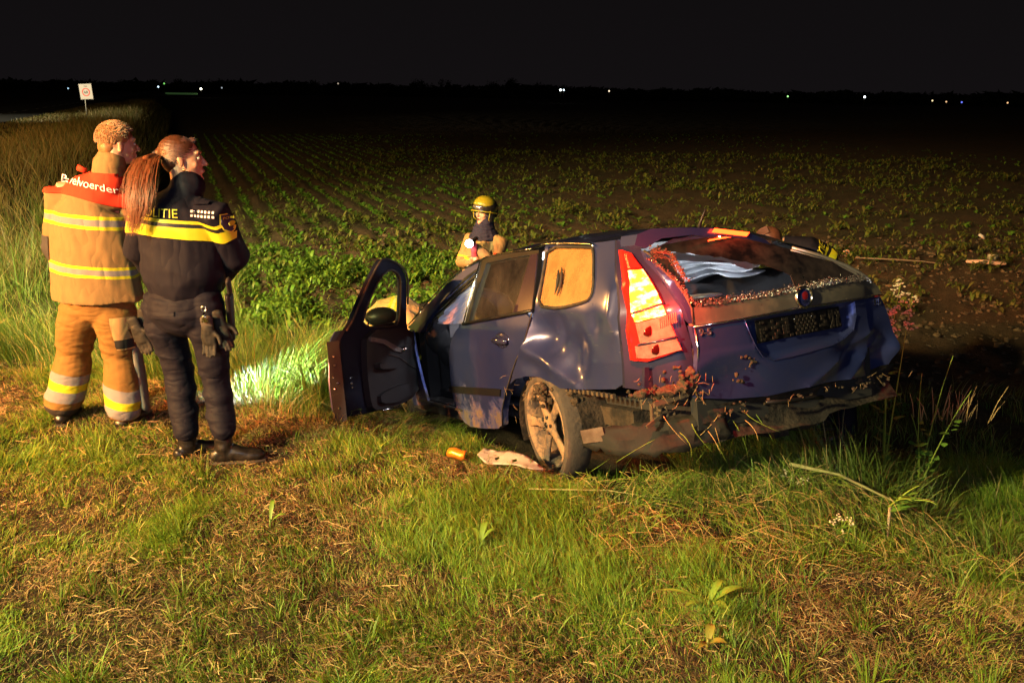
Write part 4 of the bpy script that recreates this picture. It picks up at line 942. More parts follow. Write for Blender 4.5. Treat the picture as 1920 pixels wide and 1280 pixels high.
# ------------------------------------------------------------------ people
def cloth(name, base, bands=(), noise=.18, rough=.85, fold=.4, zoff=None, bscale=7, weave=260, slope=0.0, sheen=0.0, stretch=(1.6, 1.6, .7)):
    """bands: (z0, z1, colour[, roughness]) in the thing's own height, printed tape on the cloth"""
    m, N, L, B = newmat(name)
    tc = N.new('ShaderNodeTexCoord'); sp = N.new('ShaderNodeSeparateXYZ'); L.new(tc.outputs['Object'], sp.inputs[0])
    w = nz(N, L, 7, 2); z = mth(N, L, 'ADD', sp.outputs['Z'], mth(N, L, 'MULTIPLY_ADD', w, .018, -.009))
    if slope: z = mth(N, L, 'ADD', z, mth(N, L, 'MULTIPLY', sp.outputs['X'], slope))
    c = mix(N, L, nz(N, L, 9, 5), tuple(x * (1 - noise) for x in base), tuple(x * (1 + noise) for x in base))
    for b_ in bands:
        f = mth(N, L, 'MULTIPLY', mth(N, L, 'GREATER_THAN', z, b_[0]), mth(N, L, 'LESS_THAN', z, b_[1]))
        c = mix(N, L, f, c, b_[2])
    L.new(c, B.inputs['Base Color']); B.inputs['Roughness'].default_value = rough; B.inputs['Sheen Weight'].default_value = sheen
    B.inputs['Specular IOR Level'].default_value = .12
    f1 = nz(N, L, bscale, 1.2, stretch=stretch); f2 = nz(N, L, weave, 2)
    rd = mth(N, L, 'ABSOLUTE', mth(N, L, 'SUBTRACT', f1, .5))
    bump(N, L, B, mth(N, L, 'ADD', rd, mth(N, L, 'MULTIPLY', f2, .03)), fold, .05)
    return m
SKIN, N, L, B = newmat('skin')
L.new(mix(N, L, nz(N, L, 14, 4), (.26, .14, .09), (.33, .19, .125)), B.inputs['Base Color']); B.inputs['Roughness'].default_value = .5
B.inputs['Subsurface Weight'].default_value = .12; B.inputs['Subsurface Radius'].default_value = (.9, .3, .15); B.inputs['Subsurface Scale'].default_value = .012
EYE = simple('eye_white', (.30, .27, .25), .2, bstr=0, noise=.02); PUP = simple('iris', (.03, .02, .015), .15, bstr=0)
BOOT = simple('black_boot_leather', (0.007, 0.006, 0.006), .35, bscale=60, bstr=.4, dirt=(.02, .015, .011), dlo=.55, dhi=.8)
YEL = (.28, .27, .012); SIL = (.12, .115, .125); NAVY = (.016, .016, .026)
def folds(amp, sx, sz, seed, org=(0, 0, 0)):
    def f(co):
        a = vn((co[:, 0] + co[:, 1] * .7) * sx, co[:, 2] * sz, seed); b = vn((co[:, 0] - co[:, 1]) * sx * 1.8, co[:, 2] * sz * 2.1 + co[:, 0] * 4, seed + 3)
        r = 1 - np.abs(2 * a - 1) * 1.6; r2 = 1 - np.abs(2 * b - 1) * 1.6
        return amp * (r * .8 + r2 * .45)
    return f
def head_prims(bl, c, yaw, pitch=0.0, roll=0.0, s=1.0):
    M_ = Matrix.Rotation(yaw, 3, 'Z') @ Matrix.Rotation(pitch, 3, 'X') @ Matrix.Rotation(roll, 3, 'Y')
    c = Vector(c); T_ = lambda p: c + M_ @ (Vector(p) * s)
    E_ = lambda p, r, rt=None: bl.ell(T_(p), tuple(x * s for x in r), M_ @ rt if rt is not None else M_)
    E_((0, -.018, .035), (.075, .096, .084)); E_((0, .028, -.015), (.062, .066, .088)); E_((0, .036, -.070), (.048, .052, .040))
    E_((0, .078, -.096), (.021, .018, .017)); E_((0, .074, .038), (.050, .020, .014)); E_((.036, .058, -.022), (.024, .022, .024)); E_((-.036, .058, -.022), (.024, .022, .024))
    bl.tube([T_((0, .083, .022)), T_((0, .096, .002)), T_((0, .110, -.022))], [.007 * s, .009 * s, .0125 * s], 10)
    E_((.011, .097, -.026), (.008, .010, .007)); E_((-.011, .097, -.026), (.008, .010, .007))
    E_((0, .090, -.052), (.022, .011, .006)); E_((0, .088, -.063), (.019, .011, .007))
    for sg in (-1, 1):
        E_((sg * .074, -.004, -.008), (.006, .015, .027), Matrix.Rotation(sg * .25, 3, 'Z')); E_((sg * .076, -.012, .008), (.006, .010, .012))
    return T_, M_
def eyes(T_, M_, body, s=1.0):
    for sg in (-1, 1):
        V, F = ell_vf(T_((sg * .030, .078, .010)), (.012 * s, .011 * s, .0085 * s), M_, 12, 8); e = mobj('eye', V, F, EYE, body)
        V, F = ell_vf(T_((sg * .030, .0875, .010)), (.0055 * s, .003 * s, .0055 * s), M_, 10, 6); mobj('iris', V, F, PUP, e)
def hand_prims(bl, w, fdir, pn, s=1.0, curl=.5, thumb=1):
    """palm from the wrist w along fdir, palm facing pn, five fingers that curl"""
    w = Vector(w); f = Vector(fdir).normalized(); n = Vector(pn); n = (n - f * n.dot(f)).normalized(); side = f.cross(n)
    bl.tube([w, w + f * .05 * s, w + f * .085 * s], [(.028 * s, .017 * s), (.038 * s, .017 * s), (.036 * s, .015 * s)], 10)
    for k, ln in enumerate((.062, .072, .068, .054)):
        b = w + f * .085 * s + side * (-.028 + .0187 * k) * s; p = [b]; d = f.copy()
        for j in range(3):
            d = (d * math.cos(curl * .8) + n * math.sin(curl * .8)).normalized(); p.append(p[-1] + d * ln * s * (.45, .32, .23)[j])
        bl.tube(p, [.0095 * s, .009 * s, .0085 * s, .0065 * s], 8)
    b = w + f * .03 * s - side * .03 * s * thumb; d = (f * .7 - side * thumb * .8 + n * .3).normalized()
    bl.tube([b, b + d * .035 * s, b + (d + f * .4 + n * .3).normalized() * .068 * s], [.012 * s, .011 * s, .008 * s], 8)
def ribbons(name, paths, w, mat, parent, taper=True):
    V = []; F = []
    for p in paths:
        n = len(p); s = len(V)
        for i, q in enumerate(p):
            q = Vector(q); t = (Vector(p[min(n - 1, i + 1)]) - Vector(p[max(0, i - 1)])).normalized()
            sd = t.cross(Vector((rng.uniform(-.2, .2), -1, .25))).normalized(); ww = w * (1 - .8 * i / (n - 1) if taper else 1)
            V += [q - sd * ww, q + sd * ww]
        F += [(s + 2 * i, s + 2 * i + 1, s + 2 * i + 3, s + 2 * i + 2) for i in range(n - 1)]
    o = mobj(name, V, F, mat, parent); tag(o, kind='stuff'); return o
def hair_mat(name, c, rough=.38):
    m, N, L, B = newmat(name); n = nz(N, L, 40, 3, stretch=(1, 1, .2))
    L.new(mix(N, L, n, tuple(x * .35 for x in c), tuple(x * 1.8 for x in c)), B.inputs['Base Color']); bump(N, L, B, nz(N, L, 120, 2, stretch=(.25, .25, 1)), .5, .004); B.inputs['Roughness'].default_value = .5; B.inputs['Specular IOR Level'].default_value = .3
    return m
def rel(base, d): b = Vector(base); return {k: Vector(v) - b for k, v in d.items()}
def boot(name, ank, toe, parent, s=1.0, h=.10, kn=None):
    a = Vector(ank); hv = ((Vector(kn) - a).normalized() if kn is not None else Vector((0, 0, 1))); t = Vector(toe).normalized(); b = Blob(); zf = a.z
    b.tube([a + hv * h, a + hv * .05, a + Vector((0, 0, -.02))], [(.060 * s, .060 * s), (.052 * s, .052 * s), (.052 * s, .050 * s)])
    b.tube([a - t * .045 + Vector((0, 0, -.055)), a + t * .05 + Vector((0, 0, -.045)), a + t * .13 + Vector((0, 0, -.060)), a + t * .19 + Vector((0, 0, -.065))], [(.042 * s, .040), (.046 * s, .048), (.050 * s, .034), (.040 * s, .028)])
    o = b.build(name, BOOT, parent, .008, 4, folds(.003, 20, 30, 3))
    V, F = tube_vf([a - t * .07 + Vector((0, 0, -.095)), a + t * .06 + Vector((0, 0, -.095)), a + t * .15 + Vector((0, 0, -.095)), a + t * .215 + Vector((0, 0, -.093))], [(.040 * s, .013), (.044 * s, .013), (.050 * s, .013), (.034 * s, .012)], 12, True, True)
    mobj('boot_sole', V, F, RUB, o); return o

# ---- the firefighter seen from behind
base = Vector((-2.55, 4.92, 0.0)); p = rel(base, J['man'])
man = thing('person', 'bareheaded firefighter in tan coat with red shoulder yoke, standing left of the policewoman', 'person', base)
bl = Blob(); T_, M_ = head_prims(bl, p['head'], R(-52), R(-4), 0)
bl.tube([p['head'] + Vector((-.01, -.02, -.03)), p['neck'] + Vector((0, 0, -.04))], [.058, .066])
bl.tube([p['neck'] + Vector((0, 0, -.10)), p['chest'], p['waist']], [(.10, .07), (.15, .10), (.13, .10)])
for s_ in 'LR':
    bl.tube([p['waist'] + Vector((0, 0, .02)), p['hip' + s_]], [.09, .085]); bl.tube([p['hip' + s_], p['knee' + s_], p['ank' + s_]], [.075, .05, .04])
    bl.tube([p['neck'] + Vector((0, 0, -.12)), p['sh' + s_], p['el' + s_], p['wr' + s_]], [.05, .045, .035, .026])
hand_prims(bl, p['wrL'], (.6, .6, .05), (0, -.3, 1)); hand_prims(bl, p['wrR'], (-.5, .5, -.1), (0, -.3, 1), thumb=-1)
body = bl.build('body', SKIN, man, .0055, 2); eyes(T_, M_, body)
HB = hair_mat('sandy_hair', (.13, .065, .025))
hb_ = Blob(); hb_.ell(T_((0, -.024, .046)), (.080, .098, .084), M_); hb_.ell(T_((0, -.058, -.012)), (.062, .052, .062), M_)
cap = hb_.build('hair', HB, body, .006, 2, lambda co: .004 * (vn(co[:, 0] * 60, co[:, 2] * 30, 1) - .5))
paths = []
for i in range(5200):
    a = rng.uniform(-math.pi, math.pi); e = rng.uniform(-.35, 1.5)
    d = Vector((math.cos(a) * math.cos(e), math.sin(a) * math.cos(e), math.sin(e)))
    if d.y > .55 and d.z < .45: continue
    q = Vector((0, -.024, .046)) + Vector((d.x * .079, d.y * .097, d.z * .083))
    if d.z < .1 and d.y > -.1: continue
    fl = Vector((rng.normal(0, .25), .55 + rng.normal(0, .2), -.55 * (1 - d.z))) if d.z > .3 else Vector((rng.normal(0, .2), rng.normal(0, .2), -1))
    l_ = .020 if d.z > .3 else .012; paths.append([T_(q), T_(q + (d * .6 + fl * .4) * l_ * .6), T_(q + (d * .55 + fl * .9) * l_)])
ribbons('hair_strands', paths, .0014, HB, cap)
TAN_ = (.120, .080, .036)
b0 = base
jm = cloth('fire_coat', TAN_, [(1.292, 1.312, YEL), (1.256, 1.292, SIL), (1.236, 1.256, YEL), (1.008, 1.026, YEL), (.976, 1.008, SIL), (.958, .976, YEL)], fold=.42, slope=.09)
jb = Blob(); w_ = p['waist']; c_ = p['chest']; n_ = p['neck']
jb.add(tube_vf([w_ + Vector((0, 0, -.045)), w_ + Vector((0, 0, .0)), w_ + Vector((0, 0, .08)), c_ + Vector((0, 0, -.10)), c_ + Vector((.01, .0, .10)), c_ + Vector((.03, 0, .18)), n_ + Vector((0, 0, -.08))], [(.268, .180), (.262, .178), (.255, .172), (.245, .165), (.215, .145), (.15, .105), (.09, .085)], 32))
for s_, k in (('L', -1), ('R', 1)):
    jb.tube([c_ + Vector((.02 + k * .06, 0, .17)), p['sh' + s_] + Vector((k * .015, 0, -.055)), p['el' + s_] + Vector((k * -.03, 0, 0)), p['wr' + s_] + Vector((k * -.02, 0, 0))], [.080, .084, .074, .058], 16)
jb.tube([n_ + Vector((0, 0, -.07)), n_ + Vector((.0, .01, .00)), n_ + Vector((.01, .015, .035))], [(.10, .095), (.088, .088), (.092, .092)], 18)
jk = jb.build('coat', jm, man, .009, 5, folds(.015, 5, 2.4, 5))
# red yoke lying over the shoulders
jv = bvh_of(jk)
RED = cloth('red_yoke_cloth', (.36, .026, .012), (), fold=.3)
def yoke_poly():
    V = []; F = []; NX_, NZ_ = 40, 22; x0, x1 = -.33, .40
    for i in range(NX_ + 1):
        for j in range(NZ_ + 1):
            x_ = x0 + (x1 - x0) * i / NX_; u = i / NX_
            lo = 1.462 - .13 * u - .012 * math.sin(u * 9); hi = 1.515 + .02 * math.sin(u * 3.1)
            V.append((x_, lo + (hi - lo) * j / NZ_))
    for i in range(NX_):
        for j in range(NZ_): a = i * (NZ_ + 1) + j; F.append((a, a + NZ_ + 1, a + NZ_ + 2, a + 1))
    return V, F
def wrap(name, vf, tgt, mat, parent, off, drop_far=True, ray=(0, 1, 0), depth=1.0, org_y=-1.0):
    V, F = vf; out = []; ok = []
    ray = Vector(ray).normalized()
    for v in V:
        pp = Vector((v[0], 0, v[1])) - ray * depth; h = tgt.ray_cast(pp, ray, 3.0)
        if h[0] is None or h[1].dot(ray) > -.12: ok.append(False); out.append(pp)
        else: ok.append(True); out.append(h[0] + h[1] * off)
    F2 = [f for f in F if all(ok[i] for i in f)]
    used = sorted({i for f in F2 for i in f}); mp = {u: i for i, u in enumerate(used)}
    o = mobj(name, [out[u] for u in used], [tuple(mp[i] for i in f) for f in F2], mat, parent)
    return o
yk = wrap('shoulder_yoke', yoke_poly(), jv, RED, jk, .008); md = yk.modifiers.new('thickness', 'SOLIDIFY'); md.thickness = .01; md.offset = -.6
WHT = simple('white_print', (.62, .58, .58), .6, bstr=0)
V, F = text_vf('Bevelvoerder', .060); V = [(v[0], v[1]) for v in V]
decal('back_lettering', ([(v[0], v[1] - .12 * v[0] - .22 * v[0] * v[0]) for v in V], F), (-.035, 0, 1.480), (1, 0, 0), (0, 0, 1), bvh_of(yk), WHT, yk, off=.008)
V, F = box_vf(p['neck'] + Vector((-.155, -.0, .00)), (.05, .02, .03), Matrix.Rotation(.4, 3, 'Y')); mobj('shoulder_tab', V, F, RED, jk)
# dark elbow patch on the left sleeve, dark hem
V, F = rect_vf(-.34, 1.03, -.135, 1.17, 10, 10); wrap('elbow_patch', (V, F), jv, simple('dark_patch', (.02, .02, .022), .8), jk, .006)
tm = cloth('fire_trousers', (.118, .066, .020), [(.235, .292, SIL), (.186, .235, YEL), (.122, .186, SIL), (-.1, .075, (.02, .018, .018))], fold=.45, bscale=7, stretch=(1, 1, 2.6), slope=.22)
tb = Blob()
tb.tube([w_ + Vector((0, 0, .03)), w_ + Vector((0, 0, -.06))], [(.19, .14), (.20, .15)], 20)
for s_ in 'LR': tb.tube([w_ * .5 + p['hip' + s_] * .5 + Vector((0, 0, .0)), p['hip' + s_] + Vector((0, 0, -.05)), p['hip' + s_] * .5 + p['knee' + s_] * .5, p['knee' + s_], p['knee' + s_] * .4 + p['ank' + s_] * .6, p['ank' + s_] + Vector((0, 0, .07))], [.12, .125, .108, .098, .098, .102], 18)
tr = tb.build('trousers', tm, man, .009, 4, folds(.014, 3, 7, 8))
tv = bvh_of(tr)
V, F = rect_vf(.19, .50, .33, .70, 8, 8); pk_ = wrap('thigh_pocket', (V, F), tv, cloth('pocket_cloth', (.32, .20, .09), [(.50, .56, (.02, .02, .02))], fold=.3), tr, .018)
V, F = tube_vf([p['kneeR'] + Vector((.105, .0, .10)), p['kneeR'] + Vector((.11, .01, -.12)), p['ankR'] + Vector((.12, .02, .05))], [(.02, .05), (.025, .06), (.02, .045)], 10, True, True); mobj('side_flap', V, F, cloth('grey_lining', (.08, .085, .08), ()), tr)
boot('boot', p['ankL'] + Vector((0, 0, .03)), (-.1, 1, 0), man, 1.1, .05); boot('boot', p['ankR'] + Vector((0, 0, .03)), (.25, 1, 0), man, 1.1, .05)
# black gloves dangling at his right hip
def glove(loc, label, s=1.0, mat=None, dirn=(0, 0, -1), pn=(0, -1, 0), cuff=None, curl=.25):
    g = thing('work_glove', label, 'glove', loc); b = Blob()
    hand_prims(b, (0, 0, 0), dirn, pn, s * 1.25, curl); gm_ = b.build('glove_hand', mat, g, .005, 5, folds(.003, 30, 20, 4))
    d = Vector(dirn); b = Blob(); b.tube([-d * .055 * s, d * .015 * s], [(.041 * s, .018 * s), (.037 * s, .017 * s)]); b.build('cuff', cuff or mat, g, .005, 3); return g
GLV = simple('black_glove_leather', (.005, .005, .005), .7, bscale=50, bstr=.4); GLC = simple('grey_suede', (.035, .03, .027), .9, bscale=80, bstr=.4)
glove(Vector((-2.20, 4.80, .66)), 'black glove with spread fingers hanging between the two standing people', .9, GLV, (.35, 0, -.9), (0, -1, 0), curl=.1)
glove(Vector((-2.17, 4.84, .70)), 'second black glove tucked behind the one between the two standing people', .85, GLV, (-.15, 0, -1), (0, -1, 0), curl=.3)

# ---- the policewoman
base = Vector((-1.70, 4.40, 0.0)); p = rel(base, J['woman'])
wom = thing('person', 'policewoman with long auburn ponytail in dark jacket with yellow bands, face turned to the right', 'person', base)
bl = Blob(); hc = p['head'] + Vector((.01, 0, .0)); T_, M_ = head_prims(bl, hc, R(-76), R(0), 0, 1.0)
bl.tube([hc + Vector((-.02, -.01, -.03)), p['neck'] + Vector((0, 0, -.06))], [.050, .055])
bl.tube([p['neck'] + Vector((0, 0, -.10)), p['chest'], p['waist']], [(.09, .06), (.12, .08), (.12, .09)])
for s_ in 'LR':
    bl.tube([p['waist'], p['hip' + s_]], [.09, .08]); bl.tube([p['hip' + s_], p['knee' + s_], p['ank' + s_]], [.07, .045, .035])
    bl.tube([p['neck'] + Vector((0, 0, -.12)), p['sh' + s_], p['el' + s_], p['wr' + s_]], [.045, .04, .03, .024])
hand_prims(bl, p['wrL'], (.8, .3, .0), (0, -.3, 1), .9); hand_prims(bl, p['wrR'], (-.8, .3, .05), (0, -.3, 1), .9, thumb=-1)
body = bl.build('body', SKIN, wom, .005, 2); eyes(T_, M_, body)
V, F = ell_vf(T_((.078, .008, -.045)), .007, None, 10, 8); mobj('earring', V, F, simple('gold', (.8, .6, .3), .2, 1, bstr=0), body)
# eyebrow and parted lips
for z_, y_, c_, r_ in ((.030, .088, 'eyebrow', (.016, .004, .003)),):
    for sg in (-1, 1): V, F = ell_vf(T_((sg * .030, y_, z_)), r_, M_, 10, 6); mobj(c_, V, F, PUP, body)
V, F = ell_vf(T_((0, .098, -.057)), (.020, .0045, .007), M_, 12, 6); mobj('lips', V, F, simple('lip', (.36, .10, .09), .35, bstr=0), body)
HA = hair_mat('auburn_hair', (.034, .0115, .005))
hb_ = Blob(); hb_.ell(T_((0, -.028, .046)), (.079, .094, .081), M_); hb_.ell(T_((0, -.055, -.005)), (.064, .055, .062), M_); hb_.ell(T_((0, -.115, .035)), (.026, .022, .026), M_)
cap = hb_.build('hair', HA, body, .005, 2, lambda co: .003 * (vn(co[:, 2] * 90, co[:, 0] * 20, 1) - .5))
tie = Vector((0, -.120, .030)); paths = []
for i in range(900):                                                # strands combed back from the hairline to the tie
    a = rng.uniform(-1, 1); e = rng.uniform(.0, 1)
    s0 = Vector((a * .075, .058 - .115 * abs(a) ** 2 * 1.0 + rng.normal(0, .006), .10 - .105 * abs(a) ** 1.5 + rng.normal(0, .006)))
    pp = []
    for k in range(7):
        t = k / 6; q = s0.lerp(tie, t); v = q - Vector((0, -.024, .040)); d_ = Vector((v.x / .079, v.y / .095, v.z / .082)); ln = d_.length
        if k < 6 and ln > 1e-3: q = Vector((0, -.024, .040)) + v * (max(1.0, 1.0 / ln) if ln < 1 else 1.0) * (1.012 + .01 * rng.random())
        pp.append(T_(q))
    paths.append(pp)
ribbons('hair_strands', paths, .0013, HA, cap, False)
V, F = tube_vf([T_((0, -.108, .033)), T_((0, -.132, .028))], [.021, .020], 14, True, True); mobj('hair_tie', V, F, simple('hair_tie_cloth', (.02, .015, .02), .6, bscale=80, bstr=.6), cap)
bb = Vector((-1.70, 4.40, 0))
tailp = [T_((0, -.13, .028))] + [Vector(q) - bb for q in [(-1.862, 4.40, 1.655), (-1.868, 4.33, 1.585), (-1.866, 4.28, 1.505), (-1.875, 4.26, 1.425), (-1.895, 4.26, 1.350)]]
rad_t = [.018, .034, .042, .046, .044, .030]
HT = hair_mat('auburn_ponytail_hair', (.085, .027, .010))
b = Blob(); b.tube(tailp, [(r * .62, r * .6) for r in rad_t[:5]] + [(.012, .01)], 12); pt = b.build('ponytail', HT, cap, .006, 2, lambda co: .006 * (vn(co[:, 0] * 70, co[:, 2] * 8, 3) - .5))
paths = []
for i in range(1100):
    o1 = rng.normal(0, .50, 2); ln = rng.uniform(.62, 1.18); ph = rng.uniform(0, 6.28); pp = []
    for k in range(9):
        t = k / 8 * ln * 5; j = min(4, int(t)); f = t - j; q = tailp[j].lerp(tailp[j + 1], f) if f <= 1.0 else tailp[5] + (tailp[5] - tailp[4]) * (f - 1)
        r_ = rad_t[j] * (1 - min(f, 1)) + rad_t[j + 1] * min(f, 1); pp.append(q + Vector((o1[0] * r_ * 1.3 + .010 * t / 5 * math.sin(t * 1.6 + ph), o1[1] * r_ * 1.1, 0)))
    paths.append(pp)
ribbons('hair_strands', paths, .0015, HT, pt)
for i in range(60): pass
# jacket
wj = cloth('police_jacket_cloth', (.0045, .0045, .010), (), fold=.45, rough=.75, bscale=6, weave=300, sheen=0)
jb = Blob(); w_ = p['waist']; c_ = p['chest']; n_ = p['neck']
jb.tube([w_ + Vector((.0, 0, .02)), w_ + Vector((0, 0, .05)), w_ + Vector((0, 0, .12)), c_ + Vector((0, 0, -.10)), c_ + Vector((.0, .0, .05)), c_ + Vector((.01, 0, .14)), n_ + Vector((0, 0, -.07))], [(.190, .15), (.205, .16), (.215, .165), (.215, .16), (.215, .150), (.165, .12), (.085, .08)], 28)
for s_, k in (('L', -1), ('R', 1)):
    jb.tube([c_ + Vector((k * .06, 0, .13)), p['sh' + s_] + Vector((k * .0, 0, -.02)), p['el' + s_], p['wr' + s_]], [.075, .080, .075, .058], 16)
jb.tube([n_ + Vector((0, 0, -.08)), n_ + Vector((.012, .01, -.035)), n_ + Vector((.022, .016, -.008))], [(.090, .085), (.076, .074), (.076, .074)], 18)
jk = jb.build('jacket', wj, wom, .008, 5, folds(.014, 4.5, 4.2, 15))
jv = bvh_of(jk)
YP = simple('yellow_tape', (.36, .33, .012), .45, noise=.06, bscale=220, bstr=.15); BKP = simple('black_tape', (.008, .008, .010), .5, bstr=.1)
def tape(name, pts, hw, mat, off, parent, n=70, m_=5, tgt=None):
    """tape following a poly-line of (x, z) over the cloth"""
    V = []; F = []; L_ = [0]
    for i in range(1, len(pts)): L_.append(L_[-1] + math.hypot(pts[i][0] - pts[i-1][0], pts[i][1] - pts[i-1][1]))
    for i in range(n + 1):
        s_ = L_[-1] * i / n; x_ = float(np.interp(s_, L_, [q[0] for q in pts])); z_ = float(np.interp(s_, L_, [q[1] for q in pts])); h_ = float(np.interp(s_, L_, [q[2] if len(q) > 2 else hw for q in pts]))
        for j in range(m_ + 1): V.append((x_, z_ + h_ * (2 * j / m_ - 1)))
    for i in range(n):
        for j in range(m_): a = i * (m_ + 1) + j; F.append((a, a + m_ + 1, a + m_ + 2, a + 1))
    return wrap(name, (V, F), tgt or jv, mat, parent, off)
tape('yellow_band', [(-.36, 1.290), (-.24, 1.310), (-.05, 1.298), (.10, 1.280), (.20, 1.260), (.26, 1.290), (.36, 1.330)], .030, YP, .0045, jk)
tape('black_line', [(-.36, 1.330), (-.24, 1.345), (-.05, 1.334), (.10, 1.319), (.18, 1.295), (.26, 1.330), (.36, 1.365)], .009, BKP, .0052, jk)
tape('yellow_line', [(-.36, 1.345), (-.24, 1.361), (-.05, 1.351), (.10, 1.335), (.17, 1.313), (.26, 1.348), (.30, 1.395), (.36, 1.425)], .009, YP, .0045, jk)
V, F = text_vf('POLITIE', .062); V = [(v[0] * 1.0, v[1]) for v in V]
decal('back_lettering', (V, F), (-.215, 0, 1.372), (1, 0, -.02), (0, 0, 1), jv, YP, jk, off=.005)
SQ = simple('white_squares', (.55, .50, .52), .5, bstr=0)
for i in range(7):
    for j in range(2):
        V, F = rect_vf(.052 + i * .0185, 1.372 + j * .021 - .05 * (i * .0185), .052 + i * .0185 + .010, 1.372 + j * .021 + .011 - .05 * (i * .0185)); wrap('printed_square', (V, F), jv, SQ, jk, .0045)
# sleeve shield
sh_ = [(-.034, .036), (.034, .036), (.036, -.01), (.022, -.038), (0, -.05), (-.022, -.038), (-.036, -.01)]
def shield(k, cx, cz): V, F = tri2d([(a * k + cx, b * k + cz) for a, b in sh_], (), .012); return V, F
wrap('shield_rim', shield(1.12, .232, 1.345), jv, simple('patch_yellow', (.45, .38, .03), .6, bstr=0), jk, .008)
pb = wrap('sleeve_patch', shield(1.0, .232, 1.345), jv, simple('patch_navy', (.012, .012, .03), .6, bstr=.1), jk, .0105)
V, F = text_vf('POLITIE', .016); decal('patch_lettering', (V, F), (.203, 0, 1.357), (1, 0, .05), (0, 0, 1), jv, YP, pb, off=.012)
V, F = ell_vf((0, 0, 0), (.010, .001, .013), None, 8, 6); V = [(v.x, v.z) for v in V]; wrap('patch_emblem', ([(v[0] + .232, v[1] + 1.333) for v in V], F), jv, YP, pb, .012)
V, F = rect_vf(.055, 1.425, .14, 1.455, 6, 4); wrap('shoulder_loop', (V, F), jv, wj, jk, .012)
V, F = ell_vf(Vector(c_) + Vector((.13, -.115, .14)), .010, None, 8, 6)
mobj('button', V, F, CHR, jk)
# ribbed hem
RIB = []
wt = cloth('police_trouser_cloth', (.0045, .0045, .010), (), fold=.48, rough=.7, bscale=7, stretch=(1, 1, 2.2))
tb = Blob(); tb.tube([w_ + Vector((0, 0, -.01)), w_ + Vector((-.0, -.0, -.08)), (p['hipL'] + p['hipR']) / 2 + Vector((0, -.02, .03))], [(.17, .13), (.185, .145), (.185, .145)], 22)
for s_ in 'LR': tb.tube([p['hip' + s_] + Vector((0, -.01, .06)), p['hip' + s_] + Vector((0, -.01, -.08)), p['hip' + s_] * .5 + p['knee' + s_] * .5, p['knee' + s_], p['knee' + s_] * .45 + p['ank' + s_] * .55, p['ank' + s_] + Vector((0, 0, .10))], [.100, .103, .088, .074, .071, .064], 18)
tr = tb.build('trousers', wt, wom, .008, 4, folds(.011, 3.5, 9, 28))
tv = bvh_of(tr)
V, F = rect_vf(.02, .60, .16, .64, 8, 3); wrap('pocket_flap', ([(v[0] + .02, v[1] - .10) for v in V], F), tv, wt, tr, .008)
V, F = rect_vf(-.17, .86, -.06, .885, 8, 3); wrap('pocket_flap', (V, F), tv, wt, tr, .007)
boot('boot', p['ankL'] + Vector((0, 0, .02)), (.75, .65, 0), wom, .95, .13, p['kneeL']); boot('boot', p['ankR'] + Vector((0, 0, .0)), (.95, .18, 0), wom, .95, .13, p['kneeR'])
# belt kit
V, F = tube_vf([w_ + Vector((.19 * math.cos(a), .15 * math.sin(a), -.065)) for a in np.linspace(-3.3, .2, 20)], [(.022, .010)] * 20, 8); 
hol = thing('holster', 'black holster with grip on the policewoman\'s right hip', 'holster', Vector((-1.515, 4.44, .90)))
Blob().tube([(0, 0, .04), (0, .0, -.10), (0, .01, -.20)], [(.020, .045), (.018, .036), (.013, .026)]).build('holster_body', BLK, hol, .006, 2)
Blob().tube([(.005, .0, .06), (.01, -.03, .13)], [(.013, .025), (.013, .028)]).build('grip', RUB, hol, .006, 2)
glove(Vector((-1.600, 4.315, .80)), "grey-cuffed leather glove hanging from the policewoman's belt", .85, GLV, (.05, 0, -1), (0, -1, 0), GLC, curl=.35)
glove(Vector((-1.555, 4.36, .82)), "black glove behind the grey-cuffed one on the policewoman's belt", .85, GLV, (.25, 0, -1), (.4, -1, 0), curl=.3)
ky = thing('key_bunch', "silver keys hanging from the policewoman's belt above her gloves", 'keys', Vector((-1.600, 4.285, .905)))
V, F = tube_vf([(.014 * math.cos(a), 0, .014 * math.sin(a)) for a in np.linspace(0, 6.28, 13)], .0022, 6); mobj('ring', V, F, CHR, ky)
for a in (-.25, .05, .3): V, F = box_vf((.02 * math.sin(a), -.004, -.045), (.009, .003, .055), Matrix.Rotation(-a, 3, 'Y')); mobj('key', V, F, CHR, ky)

# ---- helmeted firefighter beyond the car
base = Vector((-.30, 9.0, -.96)); p = rel(base, J['helm'])
hf = thing('person', 'firefighter in a yellow helmet holding a bright torch, standing beyond the car', 'person', base)
bl = Blob(); T_, M_ = head_prims(bl, p['head'], R(142), R(0), 0, 1.05)
bl.tube([p['head'], p['neck'] + Vector((0, 0, -.08))], [.055, .06]); w_ = Vector((0, .05, .88))
bl.tube([p['neck'] + Vector((0, 0, -.1)), Vector((0, .03, 1.2)), w_], [(.1, .07), (.15, .1), (.13, .1)])
for k in (-1, 1): bl.tube([w_, Vector((k * .11, .05, .75)), Vector((k * .13, .03, .45)), Vector((k * .14, .05, .08))], [.1, .08, .05, .04])
bl.tube([p['neck'] + Vector((0, 0, -.12)), p['shR'], p['el'], p['wr']], [.05, .045, .035, .028]); hand_prims(bl, p['wr'], (-.5, -.4, .5), (-.5, .5, 0), 1, .9)
bl.tube([p['neck'] + Vector((0, 0, -.12)), p['shL'], Vector((-.25, .05, 1.2)), Vector((-.15, -.15, 1.25))], [.05, .045, .035, .028]); hand_prims(bl, Vector((-.15, -.15, 1.25)), (.3, -.6, .5), (.5, .5, 0), 1, .9)
body = bl.build('body', SKIN, hf, .007, 2); eyes(T_, M_, body, 1.05)
